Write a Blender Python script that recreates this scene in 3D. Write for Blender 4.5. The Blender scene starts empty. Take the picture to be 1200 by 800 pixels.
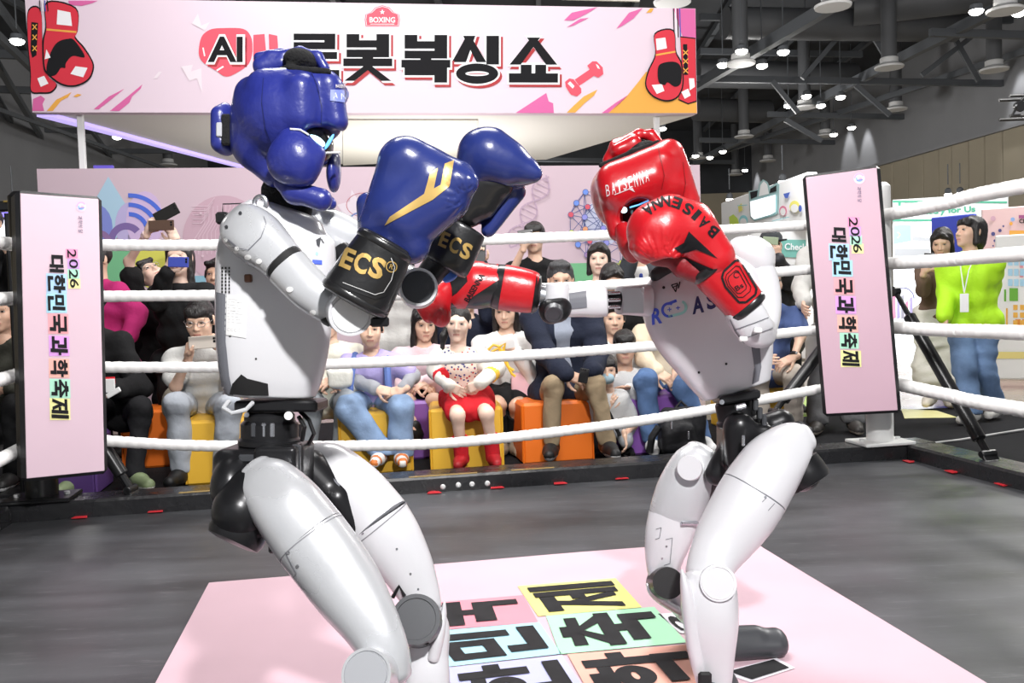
import bpy, bmesh, math, random
import numpy as np
from math import sin, cos, pi, radians, sqrt, atan, atan2
from mathutils import Vector, Matrix
from mathutils.bvhtree import BVHTree

sc = bpy.context.scene
COL = sc.collection
random.seed(7)
# ------------------------------------------------------------------ camera
CAM = Vector((0.0, 0.0, 0.95)); FPX = 1050.0
PITCH = atan(50 / FPX); ROLL = 0.033
_F = Vector((0, cos(PITCH), -sin(PITCH)))
_U0 = Vector((0, sin(PITCH), cos(PITCH))); _R0 = Vector((1, 0, 0))
CR = _R0 * cos(ROLL) - _U0 * sin(ROLL)
CU = _U0 * cos(ROLL) + _R0 * sin(ROLL)
cd = bpy.data.cameras.new('camera'); cd.sensor_width = 36; cd.lens = 36 * FPX / 1200
cd.clip_start = 0.05; cd.clip_end = 300
cam = bpy.data.objects.new('camera', cd); COL.objects.link(cam)
M = Matrix.Identity(4)
for i in range(3):
    M[i][0] = CR[i]; M[i][1] = CU[i]; M[i][2] = -_F[i]; M[i][3] = CAM[i]
cam.matrix_world = M
sc.camera = cam

def RAY(px, py): return _F + CR * ((px - 600) / FPX) - CU * ((py - 400) / FPX)
def W(px, py, d): return CAM + RAY(px, py) * d          # a point of the photograph at a real distance
def WZ(px, py, z):                                       # ... on a horizontal plane
    r = RAY(px, py); return CAM + r * ((z - CAM.z) / r.z)
def WP(px, py, p0, n):                                   # ... on any plane
    r = RAY(px, py); return CAM + r * ((p0 - CAM).dot(n) / r.dot(n))

# ------------------------------------------------------------------ world, lights, exposure
w = bpy.data.worlds.new('hall_air'); sc.world = w; w.use_nodes = True
bg = w.node_tree.nodes['Background']; bg.inputs[0].default_value = (0.93, 0.96, 1.0, 1); bg.inputs[1].default_value = 0.40
sc.view_settings.view_transform = 'Standard'; sc.view_settings.look = 'None'
sc.view_settings.exposure = 0.0; sc.view_settings.gamma = 1.0; sc.view_settings.use_curve_mapping = False

def area(name, loc, target, size, power, col=(1, 1, 1), shape='DISK'):
    l = bpy.data.lights.new(name, 'AREA'); l.shape = shape; l.size = size; l.energy = power; l.color = col
    o = bpy.data.objects.new(name, l); COL.objects.link(o); o.location = loc
    d = Vector(target) - Vector(loc); o.rotation_euler = d.to_track_quat('-Z', 'Y').to_euler()
    return o
area('ring_flood_and_fill', (0.7, -1.0, 3.1), (0.1, 2.4, 0.6), 0.2, 230, (1, 0.985, 0.97))
area('ring_flood_and_fill', (-1.2, 3.6, 4.6), (0.0, 2.4, 0.4), 0.8, 50, (1, 0.985, 0.97))
area('hall_light_bank', (0.3, 5.0, 6.5), (0.3, 5.6, 0), 3.0, 210, (1, 0.98, 0.95))
area('ring_flood_and_fill', (0.2, 3.1, 3.0), (0.2, 5.8, 0.8), 1.2, 100, (1, 0.985, 0.97))  # added fill facing the crowd, brightens faces; not an actual ring lamp
area('hall_light_bank', (7.0, 8.0, 7.0), (7.0, 8.2, 0), 4.0, 800, (1, 0.98, 0.95))
area('booth_spot_bank', (-1.6, 5.6, 4.9), (-1.3, 7.5, 3.0), 1.0, 42, (1, 0.97, 0.97))
area('soffit_fill', (-0.9, 9.2, 1.2), (-0.9, 9.0, 3.0), 1.6, 52, (1, 0.98, 0.94))  # unseen fill added behind the partition to brighten the soffit from below
def bulb(loc, power):
    l = bpy.data.lights.new('hall_lamp_glow', 'POINT'); l.energy = power; l.shadow_soft_size = .4; l.color = (1, .98, .95)
    o = bpy.data.objects.new('hall_lamp_glow', l); COL.objects.link(o); o.location = loc
for x_, y_ in ((-9, 16), (2, 20), (9, 14), (-6, 34), (8, 30), (2, 44)): bulb((x_, y_, 5.6), 330)
area('stand_spot_bank', (3.6, 11.0, 3.7), (4.2, 14.0, 2.2), 1.0, 190, (1, 1, 1))
area('stand_spot_bank', (5.6, 8.2, 3.4), (5.7, 10.5, 1.6), 1.0, 60, (1, 1, 1))

# ------------------------------------------------------------------ materials
MATS = {}
def mat(name, col, rough=0.5, metal=0.0, coat=0.0, bump=0.0, bscale=60.0, var=0.0, vscale=8.0, emit=0.0,
        stretch=None, spec=0.5, alpha=1.0, trans=0.0, sss=0.0, rvar=0.0):
    if name in MATS: return MATS[name]
    m = bpy.data.materials.new(name); m.use_nodes = True; nt = m.node_tree
    b = nt.nodes['Principled BSDF']
    if isinstance(col, str):
        h = col.lstrip('#'); c = [int(h[i:i + 2], 16) / 255 for i in (0, 2, 4)]
        col = [x / 12.92 if x < .04045 else ((x + .055) / 1.055) ** 2.4 for x in c]
    col = tuple(col[:3]) + (1,)
    b.inputs['Base Color'].default_value = col
    b.inputs['Roughness'].default_value = rough; b.inputs['Metallic'].default_value = metal
    b.inputs['Coat Weight'].default_value = coat; b.inputs['Coat Roughness'].default_value = 0.12
    b.inputs['Specular IOR Level'].default_value = spec
    if sss:
        b.inputs['Subsurface Weight'].default_value = sss
        b.inputs['Subsurface Radius'].default_value = (0.012, 0.005, 0.003); b.inputs['Subsurface Scale'].default_value = 1.0
    if trans: b.inputs['Transmission Weight'].default_value = trans
    if alpha < 1: b.inputs['Alpha'].default_value = alpha
    if emit:
        b.inputs['Emission Color'].default_value = col; b.inputs['Emission Strength'].default_value = emit
    if bump or var or rvar:
        tc = nt.nodes.new('ShaderNodeTexCoord')
        src = tc.outputs['Object']
        if stretch:
            mp = nt.nodes.new('ShaderNodeMapping'); mp.inputs['Scale'].default_value = stretch
            nt.links.new(src, mp.inputs['Vector']); src = mp.outputs[0]
        if bump:
            n = nt.nodes.new('ShaderNodeTexNoise'); n.inputs['Scale'].default_value = bscale; n.inputs['Detail'].default_value = 4
            nt.links.new(src, n.inputs['Vector'])
            bp = nt.nodes.new('ShaderNodeBump'); bp.inputs['Strength'].default_value = bump; bp.inputs['Distance'].default_value = 0.01
            nt.links.new(n.outputs[0], bp.inputs['Height']); nt.links.new(bp.outputs[0], b.inputs['Normal'])
        if var or rvar:
            n2 = nt.nodes.new('ShaderNodeTexNoise'); n2.inputs['Scale'].default_value = vscale; n2.inputs['Detail'].default_value = 6
            nt.links.new(src, n2.inputs['Vector'])
            if var:
                mr = nt.nodes.new('ShaderNodeMapRange'); mr.inputs[1].default_value = .3; mr.inputs[2].default_value = .7
                mr.inputs[3].default_value = 1 - var; mr.inputs[4].default_value = 1 + var
                nt.links.new(n2.outputs[0], mr.inputs[0])
                mx = nt.nodes.new('ShaderNodeVectorMath'); mx.operation = 'SCALE'
                mx.inputs[0].default_value = col[:3]; nt.links.new(mr.outputs[0], mx.inputs['Scale'])
                nt.links.new(mx.outputs[0], b.inputs['Base Color'])
            if rvar:
                m2 = nt.nodes.new('ShaderNodeMapRange'); m2.inputs[1].default_value = .3; m2.inputs[2].default_value = .7
                m2.inputs[3].default_value = rough - rvar; m2.inputs[4].default_value = rough + rvar
                nt.links.new(n2.outputs[0], m2.inputs[0]); nt.links.new(m2.outputs[0], b.inputs['Roughness'])
    MATS[name] = m
    return m

# ------------------------------------------------------------------ object bookkeeping
def tag(o, label=None, cat=None, group=None, kind=None):
    if label: o['label'] = label
    if cat: o['category'] = cat
    if group: o['group'] = group
    if kind: o['kind'] = kind
    return o
def thing(name, label, cat, loc, group=None):
    o = bpy.data.objects.new(name, None); COL.objects.link(o); o.location = loc
    o.empty_display_size = 0.1
    return tag(o, label, cat, group)
def attach(o, parent):
    if parent is None: return o
    o.parent = parent
    if parent.type == 'EMPTY': o.matrix_parent_inverse = Matrix.Translation(-parent.location)
    return o
def as_list(m): return list(m) if isinstance(m, (list, tuple)) else [m]

class MB:
    def __init__(s): s.v = []; s.f = []; s.mi = []
    def add(s, v, f, mi=0):
        o = len(s.v); s.v += [tuple(p) for p in v]; s.f += [tuple(i + o for i in q) for q in f]
        s.mi += [mi] * len(f); return s
    def box(s, c, size, ax=None, r=0.0, mi=0):
        """box with chamfered edges; ax = three axis vectors"""
        c = Vector(c); ax = ax or (Vector((1, 0, 0)), Vector((0, 1, 0)), Vector((0, 0, 1)))
        h = [x / 2 for x in size]; r = min(r, min(h) * .9)
        if r <= 0:
            v = [c + ax[0] * (h[0] * i) + ax[1] * (h[1] * j) + ax[2] * (h[2] * k) for i in (-1, 1) for j in (-1, 1) for k in (-1, 1)]
            return s.add(v, [(0, 1, 3, 2), (4, 6, 7, 5), (0, 4, 5, 1), (2, 3, 7, 6), (0, 2, 6, 4), (1, 5, 7, 3)], mi)
        v = []; idx = {}
        for i in (-1, 1):
            for j in (-1, 1):
                for k in (-1, 1):
                    for a in range(3):
                        e = [h[0] - r, h[1] - r, h[2] - r]; e[a] = h[a]
                        idx[(i, j, k, a)] = len(v)
                        v.append(c + ax[0] * (e[0] * i) + ax[1] * (e[1] * j) + ax[2] * (e[2] * k))
        f = []
        S = (-1, 1)
        for k in S:
            f.append([idx[(i, j, k, 2)] for i, j in ((-1, -1), (1, -1), (1, 1), (-1, 1))][::k])
            f.append([idx[(k, i, j, 0)] for i, j in ((-1, -1), (1, -1), (1, 1), (-1, 1))][::k])
            f.append([idx[(j, k, i, 1)] for i, j in ((-1, -1), (1, -1), (1, 1), (-1, 1))][::k])
        for i in S:
            for j in S:
                f.append([idx[(i, j, -1, 0)], idx[(i, j, -1, 1)], idx[(i, j, 1, 1)], idx[(i, j, 1, 0)]][::i * j])
                f.append([idx[(-1, i, j, 1)], idx[(-1, i, j, 2)], idx[(1, i, j, 2)], idx[(1, i, j, 1)]][::i * j])
                f.append([idx[(i, -1, j, 2)], idx[(i, -1, j, 0)], idx[(i, 1, j, 0)], idx[(i, 1, j, 2)]][::i * j])
        for i in S:
            for j in S:
                for k in S: f.append([idx[(i, j, k, 0)], idx[(i, j, k, 1)], idx[(i, j, k, 2)]][::i * j * k])
        return s.add(v, f, mi)
    def rings(s, rings, cap=True, mi=0, closed=False):
        n = len(rings[0]); v = [p for r in rings for p in r]; f = []
        for a in range(len(rings) - 1 + (1 if closed else 0)):
            b = (a + 1) % len(rings)
            for i in range(n):
                j = (i + 1) % n; f.append((a * n + i, a * n + j, b * n + j, b * n + i))
        if cap and not closed:
            f.append(tuple(range(n))[::-1]); f.append(tuple((len(rings) - 1) * n + i for i in range(n)))
        return s.add(v, f, mi)
    def lathe(s, p0, axis, prof, n=24, mi=0):
        """prof = [(radius, height along axis)]"""
        p0 = Vector(p0); a = Vector(axis).normalized()
        t = Vector((0, 0, 1)) if abs(a.z) < .9 else Vector((1, 0, 0))
        x = a.cross(t).normalized(); y = a.cross(x)
        return s.rings([[p0 + a * h + (x * cos(2 * pi * i / n) + y * sin(2 * pi * i / n)) * max(r, 1e-5) for i in range(n)] for r, h in prof], True, mi)
    def cyl(s, p0, p1, r, n=20, bev=0.0, r1=None, mi=0):
        p0 = Vector(p0); p1 = Vector(p1); L = (p1 - p0).length; r1 = r if r1 is None else r1
        pr = [(r - bev, 0), (r, bev), (r1, L - bev), (r1 - bev, L)] if bev else [(r, 0), (r1, L)]
        return s.lathe(p0, p1 - p0, pr, n, mi)
    def tube(s, pts, r, n=10, mi=0):
        pts = [Vector(p) for p in pts]; rs = r if isinstance(r, (list, tuple)) else [r] * len(pts)
        t0 = (pts[1] - pts[0]).normalized(); up = Vector((0, 0, 1)) if abs(t0.z) < .9 else Vector((1, 0, 0))
        x = t0.cross(up).normalized(); R = []
        for i, p in enumerate(pts):
            t = (pts[min(i + 1, len(pts) - 1)] - pts[max(i - 1, 0)]).normalized()
            x = (x - t * x.dot(t)).normalized(); y = t.cross(x)
            R.append([p + (x * cos(2 * pi * k / n) + y * sin(2 * pi * k / n)) * rs[i] for k in range(n)])
        return s.rings(R, True, mi)
    def prism(s, poly, frame, th, mi=0):
        """extruded 2-D outline; frame = (origin, x axis, y axis, normal)"""
        o, x, y, nn = frame; n = len(poly)
        ar = sum(poly[i][0] * poly[(i + 1) % n][1] - poly[(i + 1) % n][0] * poly[i][1] for i in range(n))
        if ar < 0: poly = poly[::-1]
        v = [o + x * a + y * b for a, b in poly] + [o + x * a + y * b + nn * th for a, b in poly]
        f = [tuple(range(n))[::-1], tuple(range(n, 2 * n))] + [(i, (i + 1) % n, n + (i + 1) % n, n + i) for i in range(n)]
        return s.add(v, f, mi)
    def ell(s, c, r, ax=None, n=16, m=10, mi=0):
        c = Vector(c); ax = ax or (Vector((1, 0, 0)), Vector((0, 1, 0)), Vector((0, 0, 1)))
        R = []
        for j in range(m + 1):
            th = pi * j / m; k = max(sin(th), 1e-3)
            R.append([c + ax[0] * (r[0] * k * cos(2 * pi * i / n)) + ax[1] * (r[1] * k * sin(2 * pi * i / n)) - ax[2] * (r[2] * cos(th)) for i in range(n)])
        return s.rings(R, True, mi)
    def build(s, name, mats, parent=None, angle=35, smooth=True):
        me = bpy.data.meshes.new(name); me.from_pydata(s.v, [], s.f)
        for m in as_list(mats): me.materials.append(m)
        me.polygons.foreach_set('material_index', s.mi)
        if smooth:
            me.polygons.foreach_set('use_smooth', [True] * len(s.f))
            me.set_sharp_from_angle(angle=radians(angle))
        me.update(); o = bpy.data.objects.new(name, me); COL.objects.link(o)
        return attach(o, parent)

def np_mesh(name, V, Q, mats, parent=None, mi=None):
    me = bpy.data.meshes.new(name)
    me.vertices.add(len(V)); me.vertices.foreach_set('co', np.asarray(V, np.float32).ravel())
    me.loops.add(Q.size); me.loops.foreach_set('vertex_index', Q.astype(np.int32).ravel())
    me.polygons.add(len(Q)); me.polygons.foreach_set('loop_start', np.arange(0, Q.size, 4, dtype=np.int32))
    me.polygons.foreach_set('use_smooth', np.ones(len(Q), bool))
    for m in as_list(mats): me.materials.append(m)
    if mi is not None: me.polygons.foreach_set('material_index', np.asarray(mi, np.int32))
    me.update(calc_edges=True)
    o = bpy.data.objects.new(name, me); COL.objects.link(o)
    return attach(o, parent)

# ------------------------------------------------------------------ smooth solids (signed distance + surface nets)
def arr(p): return np.array(tuple(p), float)
def cap(a, b, ra, rb=None, k=.02, op='u'): return dict(t='cap', a=arr(a), b=arr(b), ra=ra, rb=ra if rb is None else rb, k=k, op=op)
def ell(c, r, ax=None, k=.02, op='u'):
    return dict(t='ell', c=arr(c), r=arr(r), ax=np.eye(3) if ax is None else np.array([tuple(a) for a in ax], float), k=k, op=op)
def rbox(c, h, rd=.01, ax=None, k=.02, op='u'):
    return dict(t='box', c=arr(c), h=arr(h), rd=rd, ax=np.eye(3) if ax is None else np.array([tuple(a) for a in ax], float), k=k, op=op)
def pbounds(p):
    if p['t'] == 'cap':
        r = max(p['ra'], p['rb']); return np.minimum(p['a'], p['b']) - r, np.maximum(p['a'], p['b']) + r
    h = p['r'] if p['t'] == 'ell' else p['h']
    e = np.abs(p['ax'].T) @ h; return p['c'] - e, p['c'] + e
def peval(p, x, y, z):
    if p['t'] == 'cap':
        a, ba = p['a'], p['b'] - p['a']; bb = max(ba @ ba, 1e-12)
        X, Y, Z = x - a[0], y - a[1], z - a[2]
        t = np.clip((X * ba[0] + Y * ba[1] + Z * ba[2]) / bb, 0, 1)
        return np.sqrt((X - t * ba[0]) ** 2 + (Y - t * ba[1]) ** 2 + (Z - t * ba[2]) ** 2) - (p['ra'] + (p['rb'] - p['ra']) * t)
    c, A = p['c'], p['ax']; X, Y, Z = x - c[0], y - c[1], z - c[2]
    q = [A[i, 0] * X + A[i, 1] * Y + A[i, 2] * Z for i in range(3)]
    if p['t'] == 'ell':
        r = p['r']; k0 = np.sqrt(sum((q[i] / r[i]) ** 2 for i in range(3))); k1 = np.sqrt(sum((q[i] / r[i] ** 2) ** 2 for i in range(3)))
        return k0 * (k0 - 1) / np.maximum(k1, 1e-6)
    h = p['h'] - p['rd']; d = [np.abs(q[i]) - h[i] for i in range(3)]
    out = np.sqrt(sum(np.maximum(v, 0) ** 2 for v in d)); ins = np.minimum(np.maximum(np.maximum(d[0], d[1]), d[2]), 0)
    return out + ins - p['rd']
def nets(prims, res, wrinkle=0.0, wfreq=25.0, inflate=0.0, seed=1):
    lo = np.min([pbounds(p)[0] for p in prims if p['op'] == 'u'], 0) - 3 * res - inflate
    hi = np.max([pbounds(p)[1] for p in prims if p['op'] == 'u'], 0) + 3 * res + inflate
    n = np.ceil((hi - lo) / res).astype(int) + 1
    ax = [lo[i] + res * np.arange(n[i]) for i in range(3)]
    D = np.full(n, 1.0, np.float32)
    for p in prims:
        l, h = pbounds(p); mg = p['k'] + inflate + 2.5 * res
        i0 = np.clip(np.floor((l - mg - lo) / res).astype(int), 0, n); i1 = np.clip(np.ceil((h + mg - lo) / res).astype(int) + 1, 0, n)
        if np.any(i1 <= i0): continue
        sl = tuple(slice(i0[i], i1[i]) for i in range(3))
        d = peval(p, ax[0][sl[0]][:, None, None], ax[1][sl[1]][None, :, None], ax[2][sl[2]][None, None, :]).astype(np.float32)
        k = p['k']; s = D[sl]
        if p['op'] == 'u':
            d = d - inflate; hh = np.clip(.5 + .5 * (s - d) / k, 0, 1); D[sl] = s + (d - s) * hh - k * hh * (1 - hh)
        else:
            d = -d; hh = np.clip(.5 - .5 * (s - d) / k, 0, 1); D[sl] = s + (d - s) * hh + k * hh * (1 - hh)
    if wrinkle:
        rg = np.random.RandomState(seed); X, Y, Z = ax[0][:, None, None], ax[1][None, :, None], ax[2][None, None, :]
        for q in range(4):
            v = rg.normal(size=3); v *= wfreq * (0.7 + q * .5) / np.linalg.norm(v); ph = rg.rand() * 6
            v2 = rg.normal(size=3) * wfreq * .35
            D += (wrinkle / (1 + .5 * q) * np.sin(X * v[0] + Y * v[1] + Z * v[2] + ph + 1.5 * np.sin(X * v2[0] + Y * v2[1] + Z * v2[2]))).astype(np.float32)
    S = D < 0
    C = [S[i:n[0] - 1 + i, j:n[1] - 1 + j, k:n[2] - 1 + k] for i in (0, 1) for j in (0, 1) for k in (0, 1)]
    cnt = sum(c.astype(np.int8) for c in C); mask = (cnt > 0) & (cnt < 8)
    ids = np.full(mask.shape, -1, np.int64); cells = np.argwhere(mask); ids[mask] = np.arange(len(cells))
    acc = np.zeros((len(cells), 3)); num = np.zeros(len(cells))
    ci, cj, ck = cells.T
    for a in range(3):
        b, c = [q for q in range(3) if q != a]
        for u in (0, 1):
            for v in (0, 1):
                o = [0, 0, 0]; o[b] = u; o[c] = v; o2 = list(o); o2[a] = 1
                d0 = D[ci + o[0], cj + o[1], ck + o[2]]; d1 = D[ci + o2[0], cj + o2[1], ck + o2[2]]
                m = (d0 < 0) != (d1 < 0); t = np.where(m, d0 / np.where(d0 == d1, 1, d0 - d1), 0)
                for q in range(3): acc[:, q] += np.where(m, (t if q == a else o[q]), 0)
                num += m
    V = lo + res * (cells + acc / num[:, None])
    quads = []
    for a in range(3):
        b, c = (a + 1) % 3, (a + 2) % 3
        s0 = [slice(None)] * 3; s1 = [slice(None)] * 3; s0[a] = slice(0, n[a] - 1); s1[a] = slice(1, n[a])
        A0, A1 = S[tuple(s0)], S[tuple(s1)]; e = np.argwhere(A0 != A1)
        ok = (e[:, b] > 0) & (e[:, c] > 0) & (e[:, b] < n[b] - 1) & (e[:, c] < n[c] - 1); e = e[ok]
        flip = A0[tuple(e.T)]
        def idx(db, dc):
            f = e.copy(); f[:, b] -= db; f[:, c] -= dc; return ids[tuple(f.T)]
        q = np.stack([idx(1, 1), idx(0, 1), idx(0, 0), idx(1, 0)], 1)
        q[~flip] = q[~flip][:, ::-1]; quads.append(q)
    return V, np.concatenate(quads)
def pucker(V, c, r0, r1, n, amp, a0=0, a1=360):
    """gathered creases of stitched leather round a photo point"""
    P = V - np.array(tuple(CAM)); z = P @ np.array(tuple(_F)); x = 600 + FPX * (P @ np.array(tuple(CR))) / z - c[0]; y = 400 - FPX * (P @ np.array(tuple(CU))) / z - c[1]
    r = np.hypot(x, y); th = np.degrees(np.arctan2(y, x)) % 360; w = np.clip((r - r0) / (.25 * (r1 - r0)), 0, 1) * np.clip((r1 - r) / (.75 * (r1 - r0)), 0, 1)
    w = w * ((th - a0) % 360 < (a1 - a0)); s = np.abs(np.sin(np.radians(th) * n / 2 + 1.3 * np.sin(th * .11)))
    D = P / np.linalg.norm(P, axis=1)[:, None]; return V + D * (amp * w * (1 - s) ** 1.5)[:, None]
def blob(name, prims, res, mats, parent=None, mi=None, creases=(), **kw):
    V, Q = nets(prims, res, **kw)
    for c in creases: V = pucker(V, *c)
    m = None
    if mi is not None: m = mi(V[Q].mean(1))
    return np_mesh(name, V, Q, mats, parent, m)

# ------------------------------------------------------------------ lofted shells
def cr(p, t):
    n = len(p) - 1; i = min(int(t), n - 1); u = t - i
    a, b, c, d = p[max(i - 1, 0)], p[i], p[i + 1], p[min(i + 2, n)]
    return 0.5 * ((2 * b) + (c - a) * u + (2 * a - 5 * b + 4 * c - d) * u * u + (3 * b - a - 3 * c + d) * u ** 3)
def loft(path, n=28, sub=6, e=2.4, ends=(.5, .5), depth=1.0, name='shell', mats=None, parent=None, view=None, mb=None):
    """path = [(px, py, distance, half width in px, (depth ratio))]: a shell with real thickness round that centre line"""
    P = np.array([tuple(W(q[0], q[1], q[2])) + (q[3] * q[2] / FPX, q[4] if len(q) > 4 else depth) for q in path])
    N = (len(P) - 1) * sub; L = [cr(P, i / sub) for i in range(N + 1)]
    R = []
    def ring(c, t, r, dr, s=1.0):
        v = (Vector(c) - CAM).normalized() if view is None else view
        x = t.cross(v).normalized(); y = x.cross(t).normalized(); out = []
        for k in range(n):
            a = 2 * pi * k / n; ca, sa = cos(a), sin(a)
            out.append(c + x * (r * s * math.copysign(abs(ca) ** (2 / e), ca)) + y * (r * dr * s * math.copysign(abs(sa) ** (2 / e), sa)))
        return out
    tan = lambda i: Vector(L[min(i + 1, N)][:3] - L[max(i - 1, 0)][:3]).normalized()
    if ends[0]:
        t = tan(0); r = L[0][3]
        for q in (90, 72, 54, 36, 18): R.append(ring(Vector(L[0][:3]) - t * (r * ends[0] * sin(radians(q))), t, r, L[0][4], max(cos(radians(q)), .02)))
    for i in range(N + 1): R.append(ring(Vector(L[i][:3]), tan(i), L[i][3], L[i][4]))
    if ends[1]:
        t = tan(N); r = L[N][3]
        for q in (18, 36, 54, 72, 90): R.append(ring(Vector(L[N][:3]) + t * (r * ends[1] * sin(radians(q))), t, r, L[N][4], max(cos(radians(q)), .02)))
    m = mb or MB(); m.rings(R)
    return m if mb is not None else m.build(name, mats, parent, 50)

# ------------------------------------------------------------------ lettering and flat print
def text_poly(s, bold=0.0, res=3):
    c = bpy.data.curves.new('lettering', 'FONT'); c.body = s; c.size = 1; c.resolution_u = res; c.offset = bold
    c.align_x = 'CENTER'; c.align_y = 'CENTER'
    o = bpy.data.objects.new('lettering', c); COL.objects.link(o)
    me = bpy.data.meshes.new_from_object(o.evaluated_get(bpy.context.evaluated_depsgraph_get()))
    v = [(p.co.x, p.co.y) for p in me.vertices]; f = [tuple(p.vertices) for p in me.polygons]
    bpy.data.objects.remove(o); bpy.data.curves.remove(c); bpy.data.meshes.remove(me)
    if v:
        x0, x1 = min(a for a, b in v), max(a for a, b in v); y0, y1 = min(b for a, b in v), max(b for a, b in v)
        v = [((a - (x0 + x1) / 2) / (x1 - x0), (b - (y0 + y1) / 2) / (y1 - y0)) for a, b in v]   # unit box
    return v, f
_tp = {}
def tpoly(s, bold=0.0):
    if (s, bold) not in _tp: _tp[(s, bold)] = text_poly(s, bold)
    return _tp[(s, bold)]
def print_on(mb, v, f, to3, n, lift, mi=0):
    """flat print: polygons mapped by to3 onto a surface, with a hair of thickness"""
    lv = [0] * len(v); k = -1; top = -1                    # each stroke lies a hair above the one before
    for q in f:
        if min(q) > top: k += 1
        top = max(top, max(q))
        for i in q: lv[i] = k
    step = .00025 if k < 40 else 0
    P = [to3(a, b) + n * (lift + step * lv[i]) for i, (a, b) in enumerate(v)]
    f = [tuple(reversed(q)) if (P[q[1]] - P[q[0]]).cross(P[q[2]] - P[q[0]]).dot(n) < 0 and len(q) <= 4 else q for q in f]
    mb.add(P, f, mi)
def decal(name, polys, target, mats, parent, lift=.0015, cuts=3):
    """polys = [(points in photo px, faces, mat)]: print wrapped on a curved shell by projecting it on the surface"""
    me = target.data; bv = BVHTree.FromPolygons([v.co for v in me.vertices], [tuple(p.vertices) for p in me.polygons])
    bm = bmesh.new()
    for v, f, mi in polys:
        vs = [bm.verts.new((a, b, 0)) for a, b in v]
        for q in f:
            try: bm.faces.new([vs[i] for i in q]).material_index = mi
            except ValueError: pass
    bmesh.ops.triangulate(bm, faces=bm.faces[:])
    for _ in range(4):
        long = [e for e in bm.edges if (e.verts[0].co - e.verts[1].co).length > cuts]
        if not long: break
        bmesh.ops.subdivide_edges(bm, edges=long, cuts=1); bmesh.ops.triangulate(bm, faces=[x for x in bm.faces if len(x.verts) > 3])
    bad = []
    for v in bm.verts:
        r = RAY(v.co.x, v.co.y).normalized(); h = bv.ray_cast(CAM, r)
        if h[0] is None: bad.append(v); continue
        nrm = h[1] if h[1].dot(r) < 0 else -h[1]
        v.co = h[0] + nrm * lift
    bmesh.ops.delete(bm, geom=bad, context='VERTS')
    for q in bm.faces:
        q.normal_update()
        if q.normal.dot(q.calc_center_median() - CAM) > 0: q.normal_flip()
    m2 = bpy.data.meshes.new(name); bm.to_mesh(m2); bm.free()
    for m in as_list(mats): m2.materials.append(m)
    o = bpy.data.objects.new(name, m2); COL.objects.link(o)
    return attach(o, parent)
def px_text(s, c, dirx, wpx, hpx, bold=0.0, diry=None, mi=0, shear=0):
    """lettering laid out round photo point c along dirx"""
    v, f = tpoly(s, bold); dx = Vector(dirx).normalized(); dy = Vector(diry).normalized() if diry else Vector((dx.y, -dx.x))
    return ([(c[0] + dx.x * a * wpx + dy.x * b * hpx, c[1] + dx.y * a * wpx + dy.y * b * hpx) for a, b in v], f, mi)
def px_poly(pts, mi=0): return (list(pts), [tuple(range(len(pts)))], mi)
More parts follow.
